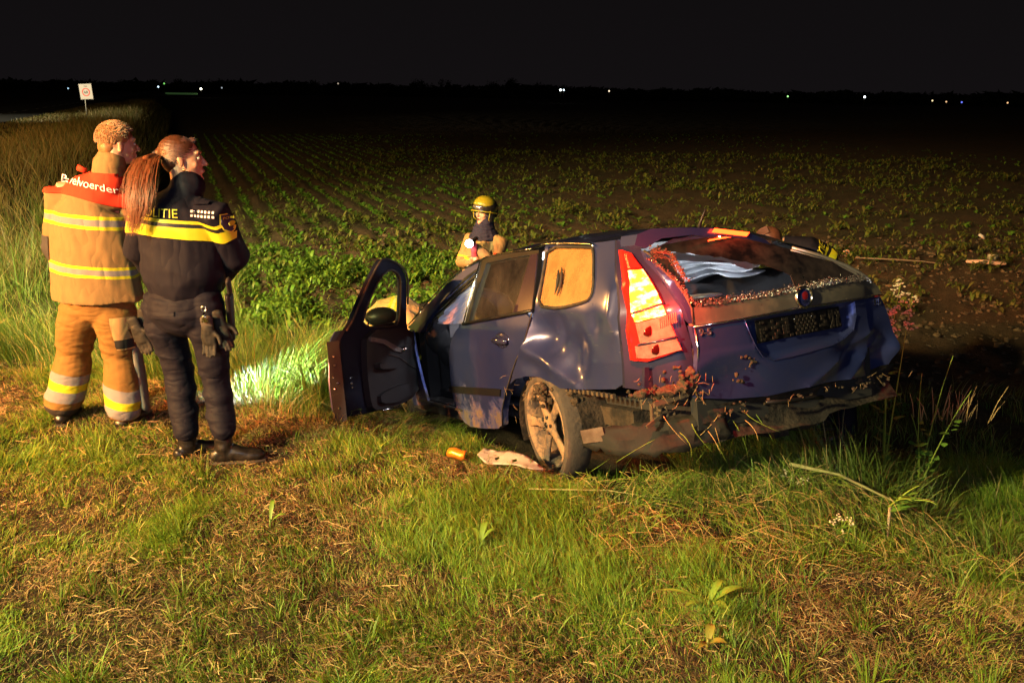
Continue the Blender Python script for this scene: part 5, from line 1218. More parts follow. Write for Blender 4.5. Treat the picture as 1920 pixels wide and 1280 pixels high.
V, F = ell_vf(T_((0, .097, -.058)), (.016, .006, .012), M_, 12, 6); mobj('open_mouth', V, F, simple('mouth_dark', (.06, .012, .01), .5, bstr=0), body)
HY = simple('helmet_yellow', (.15, .138, .009), .3, coat=.8, bstr=.02); HK = simple('helmet_black', (.012, .012, .012), .25, coat=.5, bstr=.02)
b = Blob(); b.ell(T_((0, -.02, .055)), (.118, .142, .105), M_); b.tube([T_((0, -.08, .04)), T_((0, -.10, -.04))], [(.10, .05), (.085, .04)]); hl = b.build('helmet', HK, hf, .007, 2)
V, F = ell_vf(T_((0, -.005, .085)), (.112, .125, .085), M_, 24, 14); mobj('helmet_shell', V, F, HY, hl)
V, F = tube_vf([T_((.125 * math.cos(a), -.01 + .150 * math.sin(a), .030 - .028 * (1 - math.sin(a)))) for a in np.linspace(-.25, math.pi + .25, 22)], [(.007, .007)] * 22, 8, True, True); mobj('helmet_rim', V, F, HY, hl)
for sg in (-1, 1): V, F = tube_vf([T_((sg * .112, .04, .02)), T_((sg * .098, .045, -.055)), T_((sg * .08, .01, -.085))], .006, 6, True, True); mobj('helmet_rim', V, F, HY, hl)
V, F = ell_vf(T_((0, .085, .062)), (.072, .052, .034), M_, 20, 10); mobj('visor', V, F, simple('visor_silver', (.45, .43, .42), .12, .9, bstr=0), hl)
for sg in (-1, 1): V, F = ell_vf(T_((sg * .100, .0, -.035)), (.018, .05, .055), M_, 14, 8); mobj('ear_guard', V, F, HK, hl)
hd = Blob(); hd.tube([T_((0, -.03, -.03)), p['neck'] + Vector((0, -.0, .01)), p['neck'] + Vector((0, -.01, -.05)), p['neck'] + Vector((0, .0, -.11))], [(.080, .085), (.098, .098), (.135, .12), (.16, .12)]); 
hd.build('hood', cloth('hood_cloth', (.014, .014, .03), (), fold=.8, bscale=8, stretch=(1, 1, 3)), hf, .008, 4, folds(.010, 4, 16, 9))
jb = Blob(); jb.tube([w_ + Vector((0, 0, -.05)), Vector((0, .04, 1.1)), Vector((0, .03, 1.3)), p['neck'] + Vector((0, .0, -.16)), p['neck'] + Vector((0, .0, -.06))], [(.24, .17), (.24, .165), (.235, .155), (.19, .12), (.10, .10)], 24)
jb.tube([p['neck'] + Vector((.05, 0, -.14)), p['shR'] + Vector((.02, 0, -.02)), p['el'], p['wr']], [.08, .088, .075, .055], 16)
jb.tube([p['neck'] + Vector((-.05, 0, -.14)), p['shL'], Vector((-.25, .05, 1.2)), Vector((-.15, -.15, 1.25))], [.08, .085, .07, .055], 16)
jk = jb.build('coat', cloth('fire_coat_dark_back', (.17, .11, .05), [(1.285, 1.30, YEL), (1.05, 1.09, YEL)], fold=.6), hf, .010, 4, folds(.010, 7, 5, 6))
jv2 = bvh_of(jk)
V, F = rect_vf(.085, 1.305, .125, 1.37, 4, 4); wrap('red_badge', (V, F), jv2, simple('badge_orange_red', (.6, .07, .02), .6, bstr=0), jk, .006)
tb = Blob(); tb.tube([w_, w_ + Vector((0, 0, -.1))], [(.19, .14), (.19, .14)])
for k in (-1, 1): tb.tube([w_ + Vector((k * .08, 0, -.08)), Vector((k * .12, .04, .45)), Vector((k * .14, .05, .12))], [.12, .10, .09])
tb.build('trousers', tm, hf, .014, 3)
for k in (-1, 1): boot('boot', Vector((k * .14, .05, .10)), (0, -1, 0), hf, 1.1)
b = thing('torch', 'bright white torch in the hand of the helmeted firefighter', 'torch', Vector(J['helm']['torch']) + Vector((-.01, -.03, .01)))
tdir = (Vector((-1.8, 6.15, -.15)) - Vector(J['helm']['torch'])).normalized()
V, F = tube_vf([-tdir * -.0, tdir * -.05, tdir * -.14], [.030, .024, .020], 14); mobj('torch_body', V, F, BLK, b)
V, F = ell_vf(tdir * .010, .040, None, 14, 10); mobj('torch_lens', V, F, emis('torch_white', (.75, .88, 1.0), 40), b)
lamp('torch_beam', 'SPOT', Vector(J['helm']['torch']) + tdir * .20 + Vector((0, -.03, 0)), 52000, (.80, .92, 1.0), target=(-1.8, 6.15, -.15), spot_size=R(10), spot_blend=.7, shadow_soft_size=.02)
lamp('torch_spill', 'POINT', Vector(J['helm']['torch']) + Vector((-.09, -.08, .0)), 1.6, (.6, .8, 1.0), shadow_soft_size=.03)
glove(Vector(J['helm']['torch']) + Vector((.03, .06, -.10)), 'red-palmed glove on the hand holding the torch', .8, simple('red_glove', (.30, .03, .04), .8), (.0, -.2, .9), (-1, 0, 0), curl=.9)

# ---- firefighter bending down at the nose of the car
base = Vector((-1.3, 8.3, -.92)); p = rel(base, J['bend'])
bf = thing('person', 'firefighter bending down beyond the open car door, tan back seen through its window', 'person', base)
bl = Blob(); head_prims(bl, p['head'] + Vector((.06, 0, -.06)), R(-90), R(-70), 0); w_ = p['hip'] + Vector((.06, .1, -.02))
bl.tube([w_, p['mid'] + Vector((0, 0, -.05)), p['sh'] + Vector((0, 0, -.05)), p['head'] + Vector((.02, 0, -.03))], [(.12, .1), (.14, .1), (.12, .1), (.055, .055)])
for k in (-1, 1):
    bl.tube([w_, w_ + Vector((.02, k * .13, -.30)), w_ + Vector((-.05, k * .16, -.60))], [.09, .06, .05])
    bl.tube([p['sh'] + Vector((0, k * .15, -.06)), p['sh'] + Vector((.12, k * .2, -.33)), p['sh'] + Vector((.28, k * .12, -.45))], [.05, .04, .03]); hand_prims(bl, p['sh'] + Vector((.28, k * .12, -.45)), (.6, 0, -.5), (0, k, 0), 1, .6)
body = bl.build('body', SKIN, bf, .010, 2)
m, N, L, B = newmat('bent_coat_cloth'); tc = N.new('ShaderNodeTexCoord'); sp_ = N.new('ShaderNodeSeparateXYZ'); L.new(tc.outputs['Object'], sp_.inputs[0]); x_ = mth(N, L, 'ADD', sp_.outputs['X'], mth(N, L, 'MULTIPLY', sp_.outputs['Z'], -.3))
c = mix(N, L, nz(N, L, 8), (.26, .17, .08), (.34, .23, .11))
for a_, b_, cc in ((-.185, -.155, YEL), (-.155, -.125, (.33, .30, .12)), (-.125, -.095, YEL)): c = mix(N, L, mth(N, L, 'MULTIPLY', mth(N, L, 'GREATER_THAN', x_, a_), mth(N, L, 'LESS_THAN', x_, b_)), c, cc)
L.new(c, B.inputs['Base Color']); B.inputs['Roughness'].default_value = .85; bump(N, L, B, nz(N, L, 12, 3, stretch=(.6, 1.5, 1)), .6, .04)
jb = Blob(); jb.tube([w_ + Vector((-.05, 0, -.05)), p['mid'] + Vector((-.03, 0, -.10)), p['mid'] + Vector((.08, 0, -.07)), p['sh'] + Vector((0, 0, -.09)), p['sh'] + Vector((.08, 0, -.09))], [(.19, .15), (.20, .17), (.20, .17), (.18, .15), (.10, .10)], 20)
for k in (-1, 1): jb.tube([p['sh'] + Vector((0, k * .15, -.10)), p['sh'] + Vector((.12, k * .2, -.33)), p['sh'] + Vector((.25, k * .13, -.43))], [.085, .075, .06], 12)
jb.build('coat', m, bf, .012, 4, folds(.010, 8, 8, 2))
tb = Blob()
for k in (-1, 1): tb.tube([w_ + Vector((0, k * .07, -.03)), w_ + Vector((.03, k * .13, -.33)), w_ + Vector((-.05, k * .16, -.62))], [.13, .10, .09], 14)
tb.build('trousers', tm, bf, .014, 3)
for k in (-1, 1): boot('boot', w_ + Vector((-.05, k * .16, -.64)), (1, 0, 0), bf, 1.1, .1)
Blob().ell(p['head'] + Vector((.05, 0, -.05)), (.13, .12, .11)).build('helmet', HK, bf, .01, 2)

# ---- officer leaning over the far rear corner
base = Vector((2.55, 6.42, -.62)); p = rel(base, J['off'])
of_ = thing('person', 'dark-haired police officer leaning against the far side of the car roof', 'person', base)
bl = Blob(); p['head'] += Vector((-.01, 0, -.055)); p['sh'] += Vector((.03, 0, .055)); p['neck'] += Vector((.0, 0, .01)); T_, M_ = head_prims(bl, p['head'], R(75), R(-30), 0); w_ = p['hip'] + Vector((.02, .0, -.05))
bl.tube([p['head'], p['neck'], p['sh'] + Vector((0, 0, -.04))], [.055, .055, .09]); bl.tube([p['sh'] + Vector((0, 0, -.06)), p['mid'] + Vector((-.03, 0, -.10)), w_], [(.13, .09), (.14, .1), (.13, .1)])
for k in (-1, 1):
    bl.tube([w_, w_ + Vector((.0, k * .12, -.2)), w_ + Vector((-.03, k * .14, -.60)), w_ + Vector((.04, k * .15, -1.0))], [.1, .08, .05, .04])
    bl.tube([p['sh'] + Vector((0, k * .15, -.06)), p['sh'] + Vector((-.12, k * .2, -.30)), p['sh'] + Vector((-.33, k * .14, -.28))], [.05, .04, .03]); hand_prims(bl, p['sh'] + Vector((-.33, k * .14, -.28)), (-.8, 0, -.1), (0, 0, -1), 1, .3)
body = bl.build('body', SKIN, of_, .009, 2)
HD = hair_mat('dark_hair', (.05, .02, .012)); cap = Blob().ell(T_((0, -.024, .046)), (.084, .102, .088), M_).ell(T_((0, -.06, -.01)), (.066, .055, .066), M_).build('hair', HD, body, .008, 2)
paths = []
for i in range(260):
    a = rng.uniform(-1.2, 1.2); pp = []
    for k in range(5): t = -.5 + 2.4 * k / 4; pp.append(T_((a * .07, -.024 + .100 * math.cos(t), .046 + .090 * math.sin(t) * math.cos(a * .8) + .002)))
    paths.append(pp)
ribbons('hair_strands', paths, .0022, HD, cap, False)
jb = Blob(); jb.tube([w_ + Vector((0, 0, .0)), p['mid'] + Vector((-.02, 0, -.12)), p['sh'] + Vector((.05, 0, -.10)), p['sh'] + Vector((-.03, 0, -.06)), p['neck'] + Vector((0, 0, -.02))], [(.19, .16), (.20, .16), (.20, .155), (.17, .13), (.08, .08)], 22)
for k in (-1, 1): jb.tube([p['sh'] + Vector((0, k * .14, -.07)), p['sh'] + Vector((-.10, k * .2, -.28)), p['sh'] + Vector((-.32, k * .14, -.27))], [.085, .075, .055], 12)
jk = jb.build('jacket', wj, of_, .010, 4, folds(.006, 7, 5, 2)); jv3 = bvh_of(jk)
ax = (p['mid'] - p['sh']).normalized(); ux = Vector((ax.x, 0, ax.z)).normalized(); uz = Vector((-ux.z, 0, ux.x))
def back_tape(name, s0, s1, mat, off):
    V = []; F = []
    for i in range(4):
        for j in range(13): q = p['sh'] + ux * (s0 + (s1 - s0) * i / 3) + uz * (-.20 + .36 * j / 12); V.append((q.x, q.z))
    for i in range(3):
        for j in range(12): a = i * 13 + j; F.append((a, a + 13, a + 14, a + 1))
    wrap(name, (V, F), jv3, mat, jk, off)
back_tape('yellow_line', .060, .078, YP, .005); back_tape('black_line', .078, .098, BKP, .006); back_tape('yellow_band', .100, .150, YP, .005)
V, F = text_vf('POLITIE', .062); V = [(v[0], v[1]) for v in V]
org = p['sh'] + ux * .048 - uz * .145; decal('back_lettering', (V, F), (org.x, 0, org.z), uz, -ux, jv3, YP, jk, off=.006)
tb = Blob()
for k in (-1, 1): tb.tube([w_ + Vector((0, k * .07, .0)), w_ + Vector((-.03, k * .14, -.60)), w_ + Vector((.04, k * .15, -.95))], [.12, .09, .08], 14)
tb.build('trousers', wt, of_, .014, 3)
for k in (-1, 1): boot('boot', w_ + Vector((.04, k * .15, -.98)), (-1, 0, 0), of_, 1., .1)

# ------------------------------------------------------------------ vegetation
GR = vcol_mat('grass_blade', .55, .30, .18); LF = vcol_mat('leaf', .5, .25, .2); ST = vcol_mat('dry_straw', .75, .12, .2)
def blades(name, x, y, h, w, lean, amt, segs, col, mat, z0=None, stiff=1.6):
    n = len(x); z = (terrain(x, y) if z0 is None else z0) - .01
    base = np.stack([x, y, z], -1); ld = np.stack([np.cos(lean), np.sin(lean), np.zeros(n)], -1)
    tw = rng.uniform(0, 2 * math.pi, n); wd = np.stack([np.cos(tw), np.sin(tw), np.zeros(n)], -1)
    near = (x > -1.35) & (x < .6) & (y < 6.9); h = np.where(near & (h > .14), h * .30, h); amt = np.minimum(amt, h * 1.2)
    Vs = []; k = segs
    for i in range(k):
        t = i / k; c = base + ld * (amt * t ** stiff)[:, None]; c[:, 2] += h * t * (1 - .25 * (amt / (h + 1e-6)).clip(0, 2) * t)
        ww = (w * (1 - .55 * t))[:, None]; Vs += [c - wd * ww, c + wd * ww]
    c = base + ld * amt[:, None]; c[:, 2] += h * (1 - .25 * (amt / (h + 1e-6)).clip(0, 2)); Vs.append(c)
    m = 2 * k + 1; V = np.stack(Vs, 1).reshape(-1, 3); o = (np.arange(n) * m)[:, None]
    T = []
    for i in range(k - 1): a = 2 * i; T += [[a, a + 1, a + 3], [a, a + 3, a + 2]]
    T.append([2 * k - 2, 2 * k - 1, 2 * k]); T = (o[:, None, :] + np.array(T)[None]).reshape(-1, 3)
    return V, T, np.repeat(col, m, 0)
def merge(parts):
    V = []; T = []; C = []; s = 0
    for v, t, c in parts: V.append(v); T.append(t + s); C.append(c); s += len(v)
    return np.vstack(V), np.vstack(T), np.vstack(C)
def tint(n, pal, wts, jit=.25):
    pal = np.array(pal); k = rng.choice(len(pal), n, p=np.array(wts) / sum(wts)); return pal[k] * rng.uniform(1 - jit, 1 + jit, (n, 1))
def under_car(x, y):                                                # keep the blades out of the cabin and the wheels
    Mi = np.array(CAR_M.inverted()); z = terrain(x, y, False)
    P = np.stack([x, y, z + .15, np.ones_like(x)], -1) @ Mi.T
    return (np.abs(P[:, 0]) < .80) & (P[:, 1] > -.45) & (P[:, 1] < 3.6)
GREEN = [(.13, .25, .018), (.18, .29, .02), (.09, .18, .014), (.27, .29, .03)]
DRY = [(.38, .26, .11), (.42, .30, .14), (.20, .11, .04), (.28, .20, .07)]
def edge_y(x): return np.interp(x, [-6, -2.6, -1.6, -0.6, 0.2, 2.0, 8], [6.0, 5.5, 4.95, 4.35, 3.95, 2.9, 2.4])
def sample(n, y0, y1, spread=.72, pw=1.0):
    y = y0 + (y1 - y0) * rng.random(n) ** pw; x = (rng.random(n) * 2 - 1) * (y * spread + .3); return x, y
# mown foreground turf
x, y = sample(480000, 1.9, 6.6, .70, 1.15); k = ~under_car(x, y); x, y = x[k], y[k]
patch = fbm(x * 1.3, y * 1.3, 21); tuft = fbm(x * 4.5, y * 4.5, 23, 3); keep = rng.random(len(x)) < np.clip(.50 + 1.6 * (patch - .38) + 1.2 * (tuft - .5), .28, 1)
x, y, patch, tuft = x[keep], y[keep], patch[keep], tuft[keep]; n = len(x)
clump = fbm(x * 9, y * 9, 25, 2)
h = (.040 + .13 * np.clip((patch - .38) * 2.6, 0, 1) * rng.random(n) + .10 * np.clip(tuft - .55, 0, 1) * 2 * rng.random(n)) * (.5 + clump)
h *= rng.uniform(.6, 1.3, n)
isg = rng.random(n) < np.clip(.80 + 2.2 * (patch - .45), .55, .98)
col = np.where(isg[:, None], tint(n, GREEN, (3, 3, 2, 2)), tint(n, DRY, (3, 2, 3, 2)))
wind = 2 * math.pi * fbm(x * .9, y * .9, 27, 2) * 1.5
turf = [blades('turf', x, y, h, rng.uniform(.0011, .0025, n), wind + rng.normal(0, 1.2, n), h * rng.uniform(.2, 1.3, n), 2, col, GR)]
V, T, C = merge(turf); tag(arr_obj('mown_grass', V, T, GR, None, C), 'short mown grass, green tufts among dried clippings', 'grass', kind='stuff')
# dried clippings lying in it
x, y = sample(165000, 1.9, 6.9, .70, 1.1); k = ~under_car(x, y); x, y = x[k], y[k]
patch = fbm(x * 1.3, y * 1.3, 21); heap = fbm(x * 3.2, y * 3.2, 41, 3)
keep = rng.random(len(x)) < np.clip(.95 - 2.2 * (patch - .36), .08, 1) * np.clip(.35 + 2.2 * (heap - .40), .15, 1); x, y, heap = x[keep], y[keep], heap[keep]; n = len(x)
a = rng.uniform(0, 2 * math.pi, n); l = rng.uniform(.02, .065, n) * rng.choice([1, 1, 1.8], n); z = terrain(x, y) + rng.uniform(.0, .035, n) + .05 * np.clip(heap - .5, 0, 1) * 2 * rng.random(n)
d = np.stack([np.cos(a), np.sin(a), rng.normal(0, .30, n)], -1); s = np.stack([-np.sin(a), np.cos(a), rng.normal(0, .7, n)], -1); w = rng.uniform(.0006, .0014, n)[:, None]
c0 = np.stack([x, y, z], -1); Q = np.stack([c0 - d * l[:, None] * .5 - s * w, c0 - d * l[:, None] * .5 + s * w, c0 + s * w + [0, 0, .004], c0 - s * w + [0, 0, .004], c0 + d * l[:, None] * .5], 1)
T = (np.arange(n) * 5)[:, None, None] + np.array([[0, 1, 2], [0, 2, 3], [3, 2, 4]])[None]
col = np.repeat(tint(n, [(.27, .17, .07), (.36, .25, .11), (.17, .09, .04), (.11, .055, .025)], (3, 2, 3, 2), .3), 5, 0)
tag(arr_obj('dry_clippings', Q.reshape(-1, 3), T.reshape(-1, 3), ST, None, col), 'dried grass clippings strewn over the mown verge', 'dry grass', kind='stuff')
# taller individual tufts standing out of the turf
tp = []
spots = [(rng.uniform(-2.6, 2.8), rng.uniform(2.1, 4.8)) for _ in range(150)] + [(-.55, 2.75), (-.9, 2.9), (-1.15, 3.15), (.05, 3.5), (.25, 3.55), (-.35, 3.35), (-.62, 3.6), (1.0, 3.1), (-1.62, 4.15), (-1.68, 4.2), (-.05, 4.62)]
for (cx_, cy_) in spots:
    n = int(rng.integers(14, 46)); r_ = np.abs(rng.normal(0, .035, n)); a = rng.uniform(0, 6.28, n); xx = cx_ + r_ * np.cos(a); yy = cy_ + r_ * np.sin(a)
    hh = rng.uniform(.07, .19, n) * rng.uniform(.7, 1.2); tp.append(blades('t', xx, yy, hh, rng.uniform(.0016, .0034, n), a, hh * rng.uniform(.15, .8, n), 3, tint(n, [(.11, .19, .014), (.15, .20, .02), (.08, .15, .012)], (2, 1, 2)), GR))
V, T, C = merge(tp); tag(arr_obj('green_tufts', V, T, GR, None, C), 'bright green tufts of longer grass in the mown verge', 'grass', kind='stuff')
# tall grass on the slope and along the ditch
def tall(n, x0, x1, y0, y1, hlo, hhi, cond, pal, wts, w0=.0022, segs=4, seed=0):
    x = rng.uniform(x0, x1, n); y = rng.uniform(y0, y1, n); k = ~under_car(x, y) & cond(x, y); x, y = x[k], y[k]; n = len(x)
    cl = fbm(x * 2.2, y * 2.2, 51 + seed, 3); k = rng.random(n) < np.clip(.35 + 2.5 * (cl - .42), .08, 1); x, y, cl = x[k], y[k], cl[k]; n = len(x)
    h = (hlo + (hhi - hlo) * rng.random(n) ** 1.4) * (.55 + .9 * cl); ln = 2 * math.pi * fbm(x * .8, y * .8, 61, 2) * 2 + rng.normal(0, .7, n)
    return blades('tall', x, y, h, rng.uniform(w0 * .6, w0 * 1.5, n), ln, h * rng.uniform(.15, 1.0, n), segs, tint(n, pal, wts), GR, stiff=2.0)
s_of = lambda x, y: y - edge_y(x)
G2 = [(.085, .15, .014), (.12, .19, .018), (.06, .12, .012), (.22, .21, .05), (.32, .25, .10)]
tg = [tall(52000, -6.5, .4, 5.2, 9.0, .18, .62, lambda x, y: (s_of(x, y) > .75), G2, (3, 3, 3, 1, 1)),
      tall(9000, -6, 0, 4.9, 6.3, .08, .28, lambda x, y: (s_of(x, y) > .15) & (s_of(x, y) < 1.1), G2, (3, 3, 2, 2, 2), seed=1),
      tall(16000, -9, -3.2, 8.5, 17, .3, .85, lambda x, y: (x * NRM[0] + y * NRM[1] > -.6), G2, (3, 2, 4, 1, 1), .004, 3, 2),
      tall(20000, 2.0, 8.5, 3.4, 8.6, .06, .26, lambda x, y: (x > 1.9) & (rng.random(len(x)) < .8), G2, (3, 2, 4, 1, 1), seed=3),
      tall(9000, .35, 2.35, 3.3, 4.7, .04, .15, lambda x, y: (s_of(x, y) > -.1), G2, (3, 3, 3, 1, 2), seed=4),
      tall(5200, .95, 2.45, 4.25, 4.95, .16, .46, lambda x, y: x > 0, [(.08, .14, .02), (.10, .16, .022), (.06, .10, .014), (.16, .13, .05)], (3, 3, 3, 1), seed=9),
      tall(7000, .75, 2.5, 3.75, 4.9, .07, .26, lambda x, y: x > 0, [(.09, .16, .02), (.12, .19, .025), (.07, .12, .015), (.16, .14, .05)], (3, 3, 3, 1), seed=8),
      tall(5000, 1.0, 4.2, 5.6, 8.2, .08, .25, lambda x, y: x > 1.6, G2, (3, 3, 3, 1, 1), seed=6)]
V, T, C = merge(tg); tag(arr_obj('tall_grass', V, T, GR, None, C), 'long uncut grass on the ditch slope', 'grass', kind='stuff')
# distant verge grass along the ditch and the road
n = 60000; t = 14 + 110 * rng.random(n) ** 1.8; u = rng.uniform(.9, 9.0, n) ; x = ROW[0] * t + NRM[0] * u; y = ROW[1] * t + NRM[1] * u
cl = fbm(x * .7, y * .7, 71); k = rng.random(n) < .25 + 1.2 * cl * (u < 5) + .5 * (u >= 5); x, y, u, t, cl = x[k], y[k], u[k], t[k], cl[k]; n = len(x)
h = np.where(u < 5.5, rng.uniform(.25, .8, n), rng.uniform(.08, .25, n)) * (.6 + .8 * cl)
V, T, C = blades('v', x, y, h, rng.uniform(.004, .008, n) * (.6 + t / 35), rng.uniform(0, 6.28, n), h * rng.uniform(.2, .7, n), 2, tint(n, [(.16, .12, .04), (.09, .11, .02), (.26, .18, .07)], (3, 2, 2)), GR)
tag(arr_obj('road_verge_grass', V, T, GR, None, C), 'rough grass between the ditch and the far road', 'grass', kind='stuff')
# leafy plants: rosettes of broad leaves
def leaf_set(cx, cy, n, ln, wd, up, col, z0=None, segs=4):
    """broad curved leaves around centres; arrays over all leaves"""
    a = rng.uniform(0, 2 * math.pi, n); d = np.stack([np.cos(a), np.sin(a)], -1); sd = np.stack([-d[:, 1], d[:, 0], np.zeros(n)], -1)
    z = (terrain(cx, cy) if z0 is None else z0); prof = [.25, .9, 1.0, .65, .0]; Vs = []
    for i in range(segs + 1):
        t = i / segs; r_ = ln * t * (1 - .15 * t); c = np.stack([cx + d[:, 0] * r_, cy + d[:, 1] * r_, z + ln * up * (t - .75 * t * t) * 1.9], -1); w = (wd * prof[i])[:, None] * .5
        if i < segs: Vs += [c - sd * w, c + sd * w]
        else: Vs.append(c)
    m = 2 * segs + 1; V = np.stack(Vs, 1).reshape(-1, 3); T = []
    for i in range(segs - 1): q = 2 * i; T += [[q, q + 1, q + 3], [q, q + 3, q + 2]]
    T.append([2 * segs - 2, 2 * segs - 1, 2 * segs]); T = ((np.arange(n) * m)[:, None, None] + np.array(T)[None]).reshape(-1, 3)
    return V, T, np.repeat(col, m, 0)
BEET = [(.075, .17, .018), (.10, .20, .022), (.15, .22, .035)]
# crop rows: single small plants in rows
rows = []
ks = np.arange(-70, 0); 
for kk in ks:
    u0 = .3 + kk * .6; tt = np.arange(8.5, 62, .26); tt = tt + rng.normal(0, .04, len(tt)); uu = u0 + rng.normal(0, .03, len(tt))
    rows.append(np.stack([ROW[0] * tt + NRM[0] * uu, ROW[1] * tt + NRM[1] * uu], -1))
PR = np.vstack(rows); x, y = PR[:, 0], PR[:, 1]
dens_ = np.clip(1.15 - .105 * (x - (-.25 * y)) , .10, 1) * np.clip(2.2 - fbm(x * .22, y * .22, 81) * 2.3, .25, 1)
bare = (x > 2.2) & (y < 15.5) & (y < 10 + x * .9)
k = (s_of(x, y) > 4.6) & (np.abs(x) < y * .66 + 1) & (rng.random(len(x)) < dens_) & ~(bare & (rng.random(len(x)) < .93)); x, y = x[k], y[k]
near = y < 30; reps = np.where(near, 8, 4); cx_ = np.repeat(x, reps); cy_ = np.repeat(y, reps); sz = np.repeat(rng.uniform(.45, 1.1, len(x)), reps); n = len(cx_)
V1 = leaf_set(cx_ + rng.normal(0, .015, n), cy_ + rng.normal(0, .015, n), n, rng.uniform(.12, .24, n) * sz, rng.uniform(.04, .08, n) * sz, rng.uniform(.4, 1.0, n), tint(n, BEET, (3, 3, 1)))
tag(arr_obj('crop_plants', *V1[:2], LF, None, V1[2]), 'young leafy crop standing in long rows across the field', 'crop', kind='stuff')
# weeds: lush patch beyond the slope and ground cover over the soil
def weeds(n, fx, fy, lo, hi, wlo, whi, up, pal, wts, leaves=7):
    x = fx(n); y = fy(n); cl = fbm(x * .9, y * .9, 91, 3); k = (rng.random(n) < np.clip(3.2 * (cl - .38), 0.03, 1)) & (s_of(x, y) > 2.2) & ~under_car(x, y); x, y, cl = x[k], y[k], cl[k]
    cx_ = np.repeat(x, leaves); cy_ = np.repeat(y, leaves); m = len(cx_); sz = np.repeat((.5 + cl) * rng.uniform(.6, 1.3, len(x)), leaves); z0 = terrain(cx_, cy_) + rng.uniform(0, .18, m) * np.repeat(up, m) * sz
    return leaf_set(cx_ + rng.normal(0, .04, m), cy_ + rng.normal(0, .04, m), m, rng.uniform(lo, hi, m) * sz, rng.uniform(wlo, whi, m) * sz, rng.uniform(.3, 1.3, m), tint(m, pal, wts), z0)
WP = [(.075, .15, .015), (.11, .19, .018), (.05, .10, .014)]
W = [weeds(1500, lambda n: rng.uniform(-3.4, .6, n), lambda n: rng.uniform(9.6, 14.0, n), .08, .19, .025, .055, 1.3, WP, (3, 3, 1), 9),
     weeds(9000, lambda n: rng.uniform(-6, 4, n), lambda n: rng.uniform(7.8, 16, n), .05, .12, .02, .045, .5, WP, (3, 2, 2), 6),
     weeds(14000, lambda n: rng.uniform(-8, 22, n), lambda n: 12 + 34 * rng.random(n) ** 1.3, .06, .17, .02, .06, .5, [(.10, .12, .02), (.13, .12, .03), (.07, .10, .018)], (3, 2, 2), 5)]
V, T, C = merge(W); tag(arr_obj('field_weeds', V, T, LF, None, C), 'leafy weeds spread over the soil of the field', 'weeds', kind='stuff')
# clods of earth on the churned ground at the right
m_ = 5200; x = rng.uniform(-5, 11, m_); y = rng.uniform(8.2, 19, m_); k = (s_of(x, y) > 4.2) & (rng.random(m_) < np.where(x > 2.0, 1, .45)); x, y = x[k], y[k]; m_ = len(x)
uv = np.array([ell_vf((0, 0, 0), 1, None, 6, 4)[0]]).reshape(-1, 3); fc = ell_vf((0, 0, 0), 1, None, 6, 4)[1]; fc = np.array([[f[0], f[1], f[2]] for f in fc] + [[f[0], f[2], f[3]] for f in fc])
r_ = rng.uniform(.010, .05, m_) ** 1.0 * rng.uniform(.4, 1.2, m_); jt = rng.uniform(.6, 1.35, (m_, len(uv), 1))
V = uv[None] * r_[:, None, None] * jt * np.stack([rng.uniform(.8, 1.5, m_), rng.uniform(.8, 1.5, m_), rng.uniform(.5, .9, m_)], -1)[:, None, :]
V = V + np.stack([x, y, terrain(x, y) + r_ * .3], -1)[:, None, :]
T = (np.arange(m_) * len(uv))[:, None, None] + fc[None]
SOILM = vcol_mat('earth_clod', .95, 0, .3)
tag(arr_obj('earth_clods', V.reshape(-1, 3), T.reshape(-1, 3), SOILM, None, np.repeat(tint(m_, [(.060, .036, .021), (.085, .052, .030)], (2, 1)), len(uv), 0)), 'clods of churned brown earth in the field', 'soil', kind='stuff')

